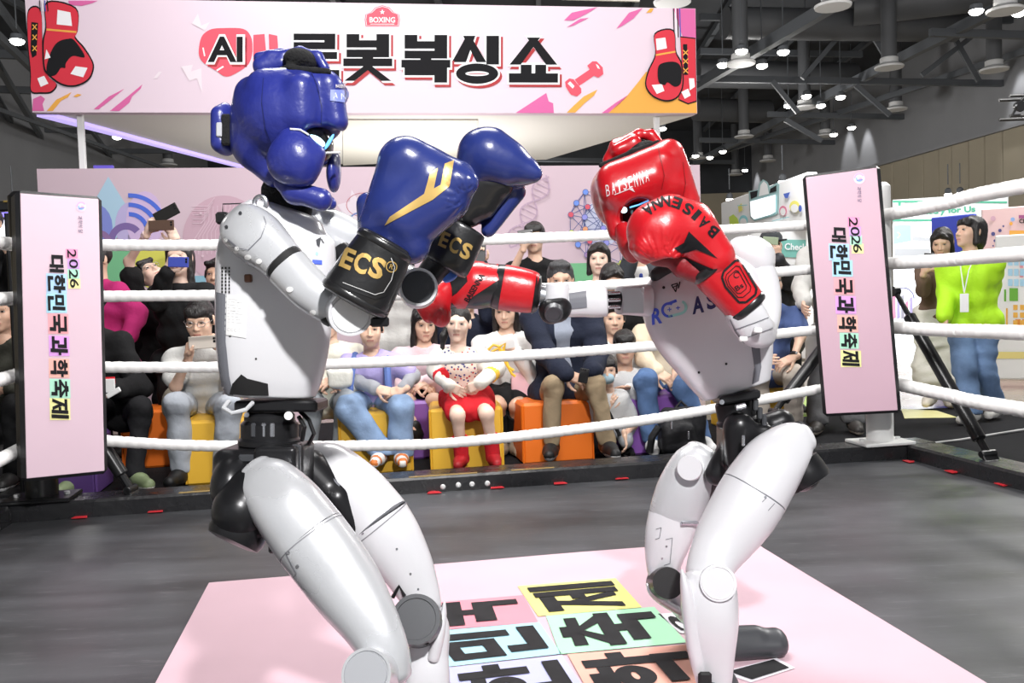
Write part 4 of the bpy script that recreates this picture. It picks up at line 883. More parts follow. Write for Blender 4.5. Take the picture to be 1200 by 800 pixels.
m_red = mat('red_leather', (.44, .007, .013), .30, coat=.4, bump=.16, bscale=26)
m_red2 = mat('red_glove_leather', (.53, .010, .017), .30, coat=.4, bump=.16, bscale=30)
m_gblk = mat('black_glove_leather', (.012, .012, .013), .28, coat=.4, bump=.18, bscale=30)
m_gold = mat('gold_print', (.60, .40, .13), .38, .5)
m_silv = mat('silver_print', (.72, .66, .68), .4, .2)
m_cloth = mat('black_knit', (.006, .006, .007), .95, bump=.4, bscale=200)
m_eye = mat('cyan_eye_light', (.55, .9, 1.0), emit=3.5)
m_eyeb = mat('blue_eye_light', (.12, .4, .85), emit=1.2)
m_visor = mat('black_visor', (.005, .005, .006), .12)

def pc(a, b, d, ra, rb=None, d2=None, k=6, op='u'):
    """capsule between two photo points at real distances; radii and blend in photo px"""
    d2 = d if d2 is None else d2; rb = ra if rb is None else rb
    return cap(W(*a, d), W(*b, d2), ra * d / FPX, rb * d2 / FPX, k * d / FPX, op)
def pe(c, d, rx, ry, rdep, k=6, op='u', rot=0):
    r = radians(rot); ax = (CR * cos(r) - CU * sin(r), CR * sin(r) + CU * cos(r), -_F); s = d / FPX
    return ell(W(*c, d), (rx * s, ry * s, rdep), [tuple(a) for a in ax], k * s, op)
def pb(c, d, hx, hy, hdep, rd=3, k=5, op='u', rot=0):
    r = radians(rot); ax = (CR * cos(r) - CU * sin(r), CR * sin(r) + CU * cos(r), -_F); s = d / FPX
    return rbox(W(*c, d), (hx * s, hy * s, hdep), rd * s, [tuple(a) for a in ax], k * s, op)
def cylpx(a, da, b, db, r, name, mm, parent, n=28, bev=.12, r1=None):
    p, q = W(*a, da), W(*b, db); R_ = r * da / FPX; return MB().cyl(p, q, R_, n, min(R_ * bev, (q - p).length * .3), (r1 or r) * db / FPX).build(name, mm, parent)
def disc_on(c, d, r, nrm, th, name, mm, parent, lip=None):
    p = W(*c, d); R_ = r * d / FPX; pr = [(R_ * .98, -th), (R_, -th * .2), (R_ * .96, 0)]
    if lip: pr += [(R_ * lip, 0), (R_ * lip * .98, -R_ * .06)]
    return MB().lathe(p, nrm, pr, 36).build(name, mm, parent)
def seamring(c, d, r, t, name, parent, thick=.004, mm=None, depth=1.0):
    p = W(*c, d); a = Vector(t).normalized(); R_ = r * d / FPX
    return MB().lathe(p - a * thick, a, [(R_, 0), (R_, 2 * thick)], 36).build(name, mm or m_gap, parent)
def tpx(a, da, b, db): return W(*b, db) - W(*a, da)
toC = lambda px, py: -RAY(px, py).normalized()

# ---------------------------------------------------------------- blue robot
LB = thing('boxing_robot', 'silver boxing robot in blue headgear and blue gloves on the left', 'robot', WZ(430, 930, 0))
D0 = 1.66
# torso shell
torso = loft([(334, 252, D0, 46, .8), (329, 270, D0, 61, .78), (325, 300, D0, 67), (323, 340, D0, 67), (320.5, 400, D0, 64), (318.5, 440, D0, 58), (317.5, 462, D0, 51)], 48, 6, 4.2, (.22, .08), .78, 'torso', m_shell2, LB)
decal('side_strip', [px_poly([(254, 342), (266, 345), (265, 400), (269, 440), (274, 463), (262, 463), (257, 430), (254, 380)])], torso, m_gtape, LB)
decal('vent_grid', [px_poly([(261 + 4 * i - .9, 314 + 4 * j - 1.3), (261 + 4 * i + .9, 314 + 4 * j - 1.3), (261 + 4 * i + .9, 314 + 4 * j + 1.3), (261 + 4 * i - .9, 314 + 4 * j + 1.3)]) for i in range(3) for j in range(8)], torso, m_gap, LB)
lab = [px_poly([(265, 345), (290, 348), (288, 396), (264, 392)], 0)]
for j in range(9): lab.append(px_line((267, 350 + 3.4 * j), (267 + 12 + (j * 5) % 9, 351.5 + 3.4 * j), .8, 1))
for k in range(4): lab.append(px_ring((268 + 4.2 * k, 386 + .4 * k), 1.5, .6, mi=1, a0=40, a1=320))
lb_ = decal('certificate_label', lab, torso, [mat('label_white', (.72, .72, .72), .5), mat('label_grey', (.5, .5, .52), .5)], LB)
decal('tape_patch', [px_poly([(273, 449), (283, 450), (283, 438), (290, 443), (314, 449), (315, 463), (290, 463), (270, 461)])], torso, m_btape, LB, .003)
decal('chest_logo', [px_poly([(366, 304), (377, 305), (377, 310), (366, 309)], 0), px_poly([(367, 318), (373, 318), (372, 334), (367, 333)], 1), px_disc((371, 297), 1.6, 2, mi=2)], torso, [mat('logo_blue', '#4a63e0', .5), mat('logo_navy', '#25265c', .5), mat('logo_mint', '#9fe0d8', .5)], LB)
decal('screw_hole', [px_disc((270, 393), 1.5), px_disc((300, 420), 1.2)], torso, m_gap, LB)
decal('maker_mark', [px_poly([(370, 281), (376, 278), (374, 290), (371, 287)]), px_line((376, 280), (379, 285), 1)], torso, m_mech2, LB)
# neck cloth, hook, sensor
blob('neck', [pc((330, 258), (338, 205), D0, 24, 25), pc((322, 225), (318, 240), D0, 16, 12), pc((345, 225), (352, 246), D0, 20, 14)], .005, m_cloth, LB)
hp = [W(305 + 7 * cos(radians(a)), 238 - 8 * sin(radians(a)), 1.56) for a in range(-40, 221, 20)]
MB().tube(hp, .0042, 8).build('lifting_hook', m_metal, LB)
MB().box(W(262, 256, 1.62), (.022, .03, .022), None, .004).build('rear_sensor', m_blackm, LB)
MB().tube([W(261, 250, 1.62), W(261, 239, 1.62), W(296, 238, 1.64)], .0012, 6).build('cable', m_blackm, LB)
# near arm
sh1 = loft([(281, 262, 1.56, 25, .8), (288, 268, 1.55, 30), (302, 279, 1.54, 32), (320, 295, 1.53, 28.5), (334, 309, 1.52, 25)], 32, 6, 2.8, (.45, 0), .9, 'shoulder', m_shell, LB)
ta = tpx((334, 309), 1.52, (345, 322), 1.51)
loft([(333, 308, 1.52, 23.5), (339, 315, 1.515, 23.5)], 28, 2, 2.4, (0, 0), .9, 'arm_seam', m_gap, LB)
ua = loft([(338, 314, 1.515, 26), (350, 327, 1.51, 25.5), (364, 341, 1.505, 25), (382, 355, 1.50, 22.5), (402, 366, 1.49, 22)], 32, 6, 2.5, (.02, .5), .9, 'upper_arm', m_shell, LB)
decal('shoulder_panel', px_path([(309, 254), (312, 262), (306, 278), (291, 293), (272, 289)], .8) + px_path([(264, 278), (280, 291)], 2), sh1, m_gtape, LB)
decal('screw', [px_disc((282, 250), 2, mi=1), px_disc((266, 266), 2, mi=1), px_disc((265, 281), 2.6, mi=0), px_disc((278, 291), 2.6, mi=0), px_disc((291, 301), 4, 3, mi=0), px_disc((304, 306), 3.4, 3, mi=0)], sh1, [mat('screw_white', (.9, .9, .9), .3), m_mech2], LB)
decal('screw', [px_disc((340, 339), 4, 3.2), px_disc((367, 366), 4, 3.2)], ua, mat('screw_white', (.9, .9, .9), .3), LB)
MB().box(W(291, 326, 1.56), (.012, .012, .014), None, .002).build('port', mat('brown_port', (.15, .06, .03), .5), LB)
en = toC(410, 366); en = (en + CR * .12 - CU * .12).normalized()
disc_on((411, 368), 1.435, 27, en, .075, 'elbow', m_shell2, LB, .86)
disc_on((411, 368), 1.4345, 22, en, .01, 'elbow_cap', mat('white_cap', (.86, .86, .88), .35), LB)
loft([(410, 370, 1.47, 17), (422, 352, 1.46, 18), (432, 330, 1.45, 20)], 24, 4, 2.2, (0, 0), 1, 'forearm', m_mech, LB)
MB().box(W(445, 377, 1.45), (.03, .012, .016), None, .003).build('wrist_clip', m_mech, LB)
decal('elbow_tape', [px_poly([(376, 374), (383, 371), (388, 380), (383, 384)])], ua, m_btape, LB)
# near glove
g1 = thing  # (gloves are worn: parts of the robot)
gl1 = blob('glove', [pc((446, 264), (474, 191), 1.46, 26, 30), pc((474, 191), (533, 214), 1.46, 31, 27), pc((477, 264), (521, 231), 1.46, 33, 31), pc((468, 252), (500, 214), 1.46, 37, 35, k=8), pc((462, 280), (480, 286), 1.46, 27, 24),
                     pc((536, 212), (548, 214), 1.44, 16, 13, k=8), pc((430, 268), (432, 240), 1.5, 10, 14, k=8),
                     pc((522, 252), (552, 222), 1.38, 3, 3, k=6, op='s')], .0034, m_blue2, LB, wrinkle=.0008, wfreq=55, creases=[((549, 234), 5, 34, 26, .0045)])
ck1 = loft([(415, 353, 1.45, 41.5), (421, 342, 1.45, 42), (435, 317, 1.45, 39), (449, 292, 1.45, 35), (454, 283, 1.45, 33)], 36, 5, 2.3, (.1, .1), .9, 'glove_cuff', m_gblk, gl1)
for q in [(417, 349, 42.8), (451, 288, 36)]:
    loft([(q[0] - 1.5, q[1] + 2.6, 1.45, q[2]), (q[0] + 1.5, q[1] - 2.6, 1.45, q[2])], 36, 2, 2.3, (.15, .15), .9, 'cuff_piping', m_gblk, gl1)
decal('cuff_flap', px_path([(461, 300), (466, 312), (462, 330), (452, 346), (440, 350), (402, 336), (393, 330)], 1.0, 0) + px_path([(458, 302), (462, 313), (458, 328), (449, 342), (439, 345), (402, 331)], .8, 1), ck1, [m_gap, mat('stitching', (.5, .5, .5), .6)], gl1)
dx = (1, .44)
decal('cuff_lettering', [px_text('E', (408, 303), dx, 14, 24, .035, diry=(.36, -.93)), px_text('C', (424, 308), dx, 17, 25, .035, diry=(.36, -.93)), px_text('S', (442, 314), dx, 17, 25, .04, diry=(.36, -.93)), px_text('R', (458.5, 312.5), dx, 4.5, 5.5, .01, diry=(.36, -.93)), px_ring((458.5, 312.5), 6, 1.2)], ck1, m_gold, gl1, .0012, 2.5)
decal('emblem', [px_poly([(451, 264), (457, 254), (497, 227), (507, 234), (488, 244)]), px_poly([(497, 227), (504, 202), (513, 197), (508.5, 220), (507, 234)]), px_poly([(507, 234), (508, 221), (517, 216), (527, 218)]), px_poly([(516, 217), (521, 192), (532, 188), (527, 218)])], gl1, m_gold, gl1, .0012, 3)
# far arm and glove
loft([(352, 262, 1.76, 24), (385, 270, 1.78, 26), (415, 285, 1.78, 25), (435, 300, 1.76, 22)], 28, 5, 2.6, (.4, 0), .9, 'shoulder', m_shell, LB)
loft([(432, 298, 1.76, 21), (455, 316, 1.74, 20), (484, 334, 1.70, 19)], 28, 5, 2.4, (.05, .4), .9, 'upper_arm', m_shell, LB)
loft([(398, 292, 1.70, 12), (412, 312, 1.69, 16), (420, 330, 1.68, 14)], 20, 4, 2.4, (.3, .3), .8, 'elbow_motor', m_mech, LB)
en2 = (toC(490, 335) + CU * .1).normalized()
disc_on((490, 336), 1.585, 23.5, en2, .06, 'elbow', mat('white_rim', (.75, .75, .77), .3, .2), LB, .84)
disc_on((490, 336), 1.5845, 19, en2, .01, 'elbow_cap', m_mech2, LB)
loft([(492, 338, 1.66, 14), (505, 320, 1.66, 16), (522, 300, 1.65, 18)], 24, 4, 2.2, (0, 0), 1, 'forearm', m_mech, LB)
gl2 = blob('glove', [pc((567, 181), (590, 192), 1.62, 31, 28), pc((575, 184), (616, 200), 1.62, 32, 17, k=10), pc((556, 200), (570, 186), 1.62, 22, 30, k=10), pc((548, 245), (560, 205), 1.66, 22, 26, k=8), pc((612, 198), (626, 204), 1.61, 12, 10, k=6),
                     pc((572, 270), (602, 224), 1.655, 9, 14, k=8)], .0045, m_blue2, LB, wrinkle=.0007, wfreq=50)
blob('palm', [pc((546, 248), (562, 216), 1.635, 20, 26), pc((566, 240), (580, 216), 1.63, 17, 20), pc((556, 205), (584, 216), 1.625, 14, 15)], .005, m_gblk, gl2, wrinkle=.0012, wfreq=60)
ck2 = loft([(520, 311, 1.64, 29), (524, 304, 1.64, 30), (534, 286, 1.64, 29), (545, 266, 1.64, 26.5)], 32, 5, 2.3, (.1, .1), .9, 'glove_cuff', m_gblk, gl2)
decal('cuff_lettering', [px_text('P', (513, 275), dx, 9, 17, .03, diry=(.36, -.93)), px_text('E', (521, 281), dx, 10, 18, .03, diry=(.36, -.93)), px_text('C', (533, 287), dx, 12, 19, .03, diry=(.36, -.93)), px_text('S', (546, 294), dx, 12, 19, .035, diry=(.36, -.93))], ck2, m_gold, gl2, .0012, 2.5)
loft([(503, 306, 1.66, 10), (522, 318, 1.66, 11), (528, 326, 1.66, 9)], 20, 4, 2.2, (.4, .4), .8, 'inner_lining', mat('bright_blue_lining', (.05, .16, .65), .4), gl2)
# headgear
HD = 1.62
hg = [pe((338, 138), HD, 62, 56, .088), pc((296, 112), (296, 168), HD, 22, 26, k=14), pc((310, 100), (380, 98), 1.58, 17, 16, k=12), pc((386, 104), (394, 142), 1.58, 17, 15, k=8), pc((352, 104), (352, 138), 1.555, 18, 17, k=9), pc((388, 104), (394, 140), 1.66, 15, 14, k=8),
      pc((300, 180), (322, 206), HD, 20, 14, k=12), pc((300, 110), (392, 110), 1.69, 18, 16, k=10),
      pe((382, 172), 1.60, 27, 21, .085, k=5, op='s'), pe((330, 78), HD, 46, 14, .06, k=5, op='s')]
hgo = blob('headgear', hg, .0045, m_blue, LB, wrinkle=.0007, wfreq=40)
chk = blob('cheek_pad', [pe((345, 186), 1.545, 31, 33, .035, rot=20), pc((338, 160), (350, 160), 1.55, 9, 11, k=8), pc((372, 180), (358, 205), 1.55, 9, 12, k=8)], .004, m_blue, hgo, wrinkle=.0008, wfreq=60)
blob('cheek_pad', [pe((391, 203), 1.67, 8, 23, .03), pc((384, 180), (390, 186), 1.67, 6, 8)], .004, m_blue, hgo)
blob('chin_guard', [pc((345, 225), (376, 234), 1.565, 13, 13), pc((376, 232), (386, 238), 1.60, 11, 9), pc((330, 214), (348, 226), 1.57, 10, 13)], .004, m_blue, hgo, wrinkle=.0008, wfreq=60)
blob('rear_flap', [pc((257, 134), (258, 168), 1.62, 10, 11), pc((264, 128), (266, 174), 1.63, 8, 9)], .004, m_blue, hgo)
MB().box(W(265, 152, 1.605), (.016, .01, .056), (CR, -_F, CU), .003).build('strap_slot', m_cloth, hgo)
MB().box(W(257, 152, 1.603), (.011, .006, .026), (CR, -_F, CU), .002).build('strap_label', mat('grey_label', (.45, .46, .5), .5), hgo)
blob('crown_strap', [pc((306, 76), (318, 66), 1.60, 9, 7), pc((318, 66), (352, 60), 1.60, 6, 5), pc((352, 60), (372, 66), 1.60, 5, 6), pc((372, 66), (381, 80), 1.60, 6, 6), pc((308, 80), (330, 74), 1.60, 10, 9), pc((304, 68), (330, 62), 1.68, 7, 6)], .004, m_blue, hgo)
blob('inner_lining', [pe((353, 74), 1.605, 20, 15, .05), pc((296, 88), (340, 80), 1.57, 3.5, 4), pc((340, 80), (385, 84), 1.56, 4, 4)], .004, m_cloth, hgo)
blob('face_shell', [pe((356, 168), 1.62, 34, 34, .068)], .005, m_visor, LB)
MB().ell(W(371, 165, 1.553), (.0165, .006, .0075), (( CR * .87 - CU * .5), _F, (CU * .87 + CR * .5))).build('eye_light', m_eye, LB)
MB().ell(W(386, 166, 1.566), (.0032, .004, .016), ((CR * .8 - CU * .5), _F, (CU * .85 + CR * .5))).build('eye_light', m_eyeb, LB)
MB().tube([W(382, 179, 1.56), W(398, 178.5, 1.6)], .002, 6).tube([W(340, 151, 1.53), W(352, 152, 1.53), (W(362, 158, 1.53))], .0017, 6).build('white_cord', m_white, hgo)
decal('brow_label', [px_poly([(387, 105), (408, 106), (408, 121), (387, 118)], 0), px_text('BAISENNA', (400, 101), (1, .02), 14, 4, .02, mi=1), px_text('A', (393, 112), (1, 0), 5, 7, .02, mi=2), px_text('N', (402, 113), (1, 0), 6, 7, .02, mi=2)], hgo, [mat('label_blue', (.18, .22, .55), .4), m_silv, mat('label_pale', (.6, .62, .75), .4)], hgo)
for q in ([(309, 92), (307, 120), (311, 150), (322, 180)], [(363, 82), (371, 100), (377, 125), (376, 146)]): decal('seam', px_path(q, .9), hgo, mat('seam_blue', (.008, .012, .09), .5), hgo)
# waist and pelvis
MB().box(W(331, 474, D0), (.15, .10, .02), (CR, _F, CU), .004).build('waist_plate', m_mech, LB)
cylpx((316, 496), D0, (316, 482), D0, 29, 'waist_clamp', m_mech, LB)
disc_on((338, 487), 1.60, 5, toC(338, 487), .02, 'white_knob', m_white, LB)
disc_on((289, 486), 1.61, 3, toC(289, 486), .02, 'bolt', m_metal, LB)
wz = cylpx((316, 520), D0, (316, 492), D0, 33, 'waist_motor', m_mech, LB)
cylpx((316, 524), D0, (316, 511), D0, 36, 'waist_flange', m_mech, LB)
for k, x in enumerate((297, 309, 319)): MB().box(W(x, 504, D0 - .049), (.009, .006, .026), (CR, _F, CU), .002).build('motor_rib', m_metal if k else m_mech2, LB)
MB().tube([W(268, 470, 1.6), W(262, 478, 1.58), (W(272, 484, 1.57)), W(288, 480, 1.57), W(296, 472, 1.6)], .004, 8).build('cable', mat('clear_cable', (.55, .56, .58), .3), LB)
MB().tube([W(352, 482, 1.66), W(362, 492, 1.64), W(368, 508, 1.64), W(362, 520, 1.66)], .004, 8).tube([W(350, 488, 1.64), W(357, 500, 1.63), W(354, 516, 1.64)], .004, 8).build('cable', m_blackm, LB)
blob('pelvis', [pb((305, 552), D0, 44, 30, .07, 12), pb((330, 548), 1.62, 24, 28, .05, 4), pe((275, 570), 1.6, 26, 38, .06), pb((350, 545), 1.66, 12, 26, .05, 4)], .0045, m_mech, LB)
MB().box(W(296, 537, 1.585), (.05, .006, .014), (CR, _F, CU), .004).build('pelvis_slot', m_mech2, LB)
MB().box(W(347, 545, 1.60), (.016, .012, .075), (CR, _F, CU), .003).build('pelvis_rib', m_mech2, LB)
# near leg
hipn = (toC(280, 600) - CU * .5 - CR * .5).normalized()
blob('hip_motor', [pc((300, 578), (285, 604), 1.56, 34, 33), pe((284, 598), 1.55, 34, 36, .06)], .0045, m_mech, LB)
MB().lathe(W(291, 600, 1.56), tpx((291, 600), 1.56, (272, 636), 1.54), [(.044, 0), (.05, .02), (.05, .045), (.046, .055), (.03, .058)], 32).build('hip_motor_cap', m_mech, LB)
th1 = loft([(300, 552, 1.56, 22), (312, 566, 1.55, 34), (336, 593, 1.53, 41), (358, 622, 1.52, 43.5), (366, 632, 1.515, 43.8)], 36, 6, 2.5, (.5, 0), .85, 'thigh', m_shell, LB)
loft([(365.9, 632.0, 1.5145, 43.95), (366.7, 633.1, 1.514, 43.95)], 36, 2, 2.5, (0, 0), .85, 'thigh_seam', m_seam, LB)
th2 = loft([(364.5, 630, 1.5155, 43.6), (384, 656, 1.505, 43.5), (410, 693, 1.49, 41), (434, 730, 1.47, 34), (450, 762, 1.455, 29), (456, 790, 1.45, 27)], 36, 6, 2.5, (0, .5), .85, 'thigh_shell', m_shell, LB)
decal('thigh_panel', px_path([(331, 640), (348, 672), (342, 678), (318, 650)], .8) , th2, m_gtape, LB)
decal('screw', [px_disc((338, 647), 2.2), px_disc((349, 663), 2)], th2, m_metal, LB)
MB().box(W(322, 630, 1.53), (.018, .02, .05), (CR, _F, CU), .003).box(W(318, 620, 1.55), (.02, .02, .03), (CR, _F, CU), .003).build('joint_bracket', m_mech, LB)
kn = (toC(427, 788) - CR * .25).normalized()
disc_on((429, 790), 1.38, 31, kn, .12, 'knee', m_shell, LB, .86)
disc_on((428, 790), 1.3795, 26, kn, .01, 'knee_cap', mat('knee_grey', (.45, .46, .49), .35, .3), LB)
loft([(436, 790, 1.46, 28), (440, 830, 1.46, 34), (446, 890, 1.45, 33), (440, 960, 1.43, 24), (430, 1010, 1.42, 18)], 32, 5, 2.4, (.5, .3), .9, 'shin', m_shell2, LB)
def foot(center, yaw, name, parent, L=.21):
    c = Vector(center); f = Vector((cos(yaw), sin(yaw), 0)); s = Vector((-f.y, f.x, 0)); q = lambda a, b_, h: c + f * a + s * b_ + Z * h
    P = [cap(q(-.05, 0, .034), q(.085, 0, .034), .034, .032, .02), cap(q(-.05, .018, .024), q(.085, .024, .024), .024, .024, .02), cap(q(-.05, -.018, .024), q(.085, -.024, .024), .024, .024, .02), cap(q(-.045, 0, .05), q(.03, 0, .05), .03, .026, .02)]
    V, Q = nets(P, .0045); V[:, 2] = np.maximum(V[:, 2], .0045)
    return np_mesh(name, V, Q, m_mech2, parent)
gz = WZ(430, 1010, 0); foot((W(430, 1010, 1.42).x, W(430, 1010, 1.42).y, .006), radians(60), 'foot', LB)
p = W(430, 1010, 1.42); MB().cyl((p.x, p.y, .05), p, .018, 12, .003).build('ankle', m_mech, LB)
# far leg
blob('hip_motor', [pc((362, 552), (395, 585), 1.74, 26, 24), pc((395, 585), (420, 622), 1.72, 18, 12)], .005, m_mech, LB)
t3_ = loft([(368, 532, 1.78, 16), (384, 545, 1.77, 29), (412, 574, 1.76, 37), (436, 602, 1.755, 38.5), (445, 613, 1.75, 38.5)], 36, 6, 2.5, (.5, 0), .85, 'thigh', m_shell2, LB)
loft([(445.1, 613.0, 1.75, 38.7), (445.9, 614.0, 1.75, 38.7)], 36, 2, 2.5, (0, 0), .85, 'thigh_seam', m_seam, LB)
t4_ = loft([(444, 611.5, 1.7505, 38.3), (460, 636, 1.745, 36.5), (477, 664, 1.74, 31), (490, 692, 1.735, 25), (496, 712, 1.73, 22)], 36, 6, 2.5, (0, .5), .85, 'thigh_shell', m_shell2, LB)
decal('tape_patch', [px_poly([(376, 549), (384, 553), (399, 568), (390, 585), (382, 574), (372, 566), (366, 562)])], t3_, m_gtape, LB, .003)
decal('screw', [px_disc((412, 618), 1.8), px_disc((425, 624), 1.8), px_disc((465, 643), 1.4), px_disc((481, 672), 1.4), px_disc((490, 690), 1.4)], t4_, m_metal, LB)
MB().box(W(398, 598, 1.71), (.02, .02, .045), (CR, _F, CU), .003).box(W(392, 590, 1.71), (.028, .02, .02), (CR, _F, CU), .003).build('joint_bracket', m_mech, LB)
kn2 = (toC(488, 725) + CU * .12 - CR * .1).normalized()
disc_on((487, 725), 1.665, 30, kn2, .09, 'knee', m_mech2, LB, .8)
decal_t = loft([(505, 712, 1.74, 12), (507, 735, 1.735, 20), (502, 765, 1.73, 24), (500, 800, 1.72, 27), (500, 850, 1.72, 24), (496, 900, 1.70, 17)], 32, 5, 2.6, (.3, .3), .8, 'shin', m_shell2, LB)
loft([(521, 706, 1.72, 1.5), (519, 722, 1.72, 4.5), (514, 745, 1.71, 7), (508, 770, 1.71, 8)], 20, 5, 2.2, (.6, .4), 1.6, 'shin_guard', m_shell2, LB)
MB().box(W(492, 751, 1.67), (.035, .02, .012), (CR, _F, CU), .003).build('knee_bracket', m_mech, LB)
MB().tube([W(460, 700, 1.7), W(468, 686, 1.7), W(474, 698, 1.7)], .004, 8).build('knee_spring', m_mech, LB)
p = W(496, 900, 1.70); MB().cyl((p.x, p.y, .05), p, .018, 12, .003).build('ankle', m_mech, LB); foot((p.x, p.y, .006), radians(60), 'foot', LB)

# ---------------------------------------------------------------- red robot
RB = thing('boxing_robot', 'white boxing robot in red headgear and red gloves on the right', 'robot', WZ(860, 800, 0))
D1 = 2.25
tor = loft([(806, 302, D1, 38, .8), (812, 318, D1, 59), (820, 342, D1, 70), (832, 375, D1, 70), (846, 410, D1, 60), (856, 438, D1, 49), (862, 455, D1, 41)], 52, 6, 4.4, (.2, .06), .72, 'torso', m_shell2, RB)
c_b1 = mat('logo_blue', '#4a63e0', .5); c_b2 = mat('logo_navy', '#25265c', .5); c_b3 = mat('logo_mint', '#9fe0d8', .5)
td = (1, -.21)
decal('chest_lettering', [px_text('R', (770, 370), td, 12, 19, .03, diry=(-.05, -1), mi=0), px_ring((784, 363), 7.5, 3, mi=0, a0=60, a1=300), px_line((783, 356), (793, 352), 3.2, 0), px_line((783, 371), (799, 367), 3.2, 2), px_ring((797, 360), 7, 3.2, mi=2, a0=-70, a1=85), px_line((782, 363), (787, 362), 1.1, 0), px_line((784.3, 360), (784.8, 365), 1.1, 0), px_line((792, 361), (797, 360), 1.1, 0), px_line((794.2, 358.5), (794.8, 363), 1.1, 0),
                           px_text('A', (818, 357), td, 14, 20, .04, diry=(-.05, -1), mi=1), px_text('S', (834, 352), td, 12, 20, .04, diry=(-.05, -1), mi=1)], tor, [c_b1, c_b2, c_b3], RB, .0015, 3)
decal('maker_mark', px_path([(787, 334), (794, 332), (792, 342), (787, 334)], 1.2) + [px_line((797, 330), (795, 338), 1.3), px_line((788, 337), (795, 334), 1)], tor, m_ink, RB)
decal('screw_hole', [px_disc((778, 337), 1.8), px_disc((807, 325), 2), px_disc((819, 436), 1.5), px_disc((851, 426), 1.5)], tor, m_gap, RB)
decal('side_strip', [px_poly([(880, 404), (890, 402), (892, 430), (889, 446), (881, 450), (884, 430)])], tor, m_gtape, RB)
blob('neck_collar', [pc((770, 322), (800, 308), 2.2, 9, 12), pc((800, 306), (825, 300), 2.22, 14, 14), pc((790, 290), (800, 310), D1, 22, 16)], .006, mat('collar_grey', (.03, .03, .033), .4), RB)
# extended arm (to the left in the photograph)
AD = 2.16
loft([(757, 352, 2.2, 19), (742, 352, 2.19, 17.5), (726, 352, 2.18, 16.5)], 28, 3, 3.2, (.3, .12), 1, 'shoulder', m_shell2, RB)
sq = MB().box(W(742, 352, 2.10), (.05, .004, .062), (CR, _F, CU), .002).build('shoulder_panel', m_shell, RB)
loft([(728, 352, 2.18, 12), (718, 351, 2.18, 10), (706, 353, 2.18, 13)], 20, 3, 2.6, (0, 0), 1, 'arm_joint', m_mech, RB)
for y in (344, 352, 360): MB().cyl(W(708, y, 2.145), W(727, y - 1, 2.145), .004, 8).build('tendon', m_metal, RB)
fa_ = loft([(710, 353, AD, 17.5), (700, 353.5, AD, 18.5), (684, 354, AD, 17.5), (664, 356, AD, 15.5)], 28, 4, 2.8, (.12, .12), .95, 'upper_arm', m_shell2, RB)
decal('tape_patch', [px_poly([(667, 344), (687, 341), (688, 360), (668, 362)])], fa_, m_gtape, RB, .002)
loft([(653, 333, AD - .01, 14), (653, 345, AD - .01, 14.8), (652, 358, AD - .01, 14.5)], 28, 4, 3, (.15, 0), .95, 'elbow', m_shell2, RB)
blob('elbow_motor', [pc((643, 362), (657, 361), 2.13, 12, 13), pc((646, 368), (654, 367), 2.12, 12, 11)], .005, m_mech, RB)
disc_on((649, 369), 2.085, 11, (toC(649, 369) - CU * .6).normalized(), .02, 'motor_cap', m_mech2, RB, .7)
loft([(640, 348, AD, 13), (628, 345, AD, 14)], 20, 3, 2.2, (0, 0), 1, 'forearm', m_metal, RB)
ck3 = loft([(628, 343, AD, 23), (622, 342, AD, 25), (606, 339, AD, 26.5), (592, 337, AD, 27), (584, 336, AD, 26)], 32, 5, 2.3, (.15, .1), .95, 'glove_cuff', m_red2, None)
loft([(588, 336.5, AD, 27.2), (580, 335, AD, 26)], 32, 3, 2.3, (.15, .15), .95, 'cuff_strap', m_gblk, ck3)
loft([(630, 343.5, AD, 22), (626, 343, AD, 24.5)], 32, 2, 2.3, (.2, .2), .95, 'cuff_piping', m_gblk, ck3)
gl3 = blob('glove', [pc((580, 335), (556, 334), AD, 25, 27), pc((556, 334), (544, 337), AD, 27, 24), pc((538, 330), (532, 345), AD, 14, 15, k=10)], .0045, m_gblk, RB, wrinkle=.0007, wfreq=50)
attach(ck3, gl3)
decal('red_panel', [px_poly([(546, 314), (556, 306), (574, 308), (590, 311), (586, 327), (567, 326), (553, 348), (545, 361), (536, 361), (526, 350), (536, 343), (548, 330)])], gl3, m_red2, gl3, .0014, 3)
decal('glove_lettering', [px_text('BAISENNA', (556, 337), (.52, -.85), 36, 7, .03, diry=(-.85, -.52))], gl3, m_ink, gl3, .0026, 2)
blob('fist', [pc((520, 342), (505, 352), 2.14, 14, 19), pc((510, 350), (514, 366), 2.13, 16, 14), pc((498, 350), (504, 368), 2.15, 12, 11), pc((524, 336), (512, 346), 2.14, 9, 12), pc((516, 370), (518, 374), 2.12, 10, 9)], .0034, m_red2, gl3, wrinkle=.001, wfreq=70, creases=[((522, 352), 6, 40, 24, .005, 60, 190)])
# guarding arm (to the right)
sh = blob('shoulder', [pe((880, 300), 2.2, 24, 24, .055), pc((868, 294), (890, 308), 2.18, 17, 16), pc((892, 300), (888, 322), 2.2, 16, 18)], .005, m_shell2, RB)
loft([(886, 318, 2.19, 21), (888, 324, 2.19, 21)], 28, 2, 2.5, (0, 0), 1, 'arm_seam', m_gap, RB)
loft([(887, 321, 2.19, 22), (891, 335, 2.18, 22), (894, 355, 2.16, 21), (893, 375, 2.13, 20), (888, 388, 2.09, 19)], 28, 5, 2.5, (.02, .5), .95, 'upper_arm', m_shell2, RB)
fo = loft([(897, 390, 2.02, 16), (886, 386, 2.0, 21), (876, 372, 1.99, 23), (868, 358, 1.985, 22)], 28, 5, 2.8, (.4, .1), .95, 'forearm', m_shell2, RB)
decal('forearm_panel', px_path([(856, 374), (862, 388), (876, 407)], 1.2) + px_path([(862, 386), (900, 372)], 1) + px_path([(870, 397), (905, 384)], .8), fo, m_gtape, RB)
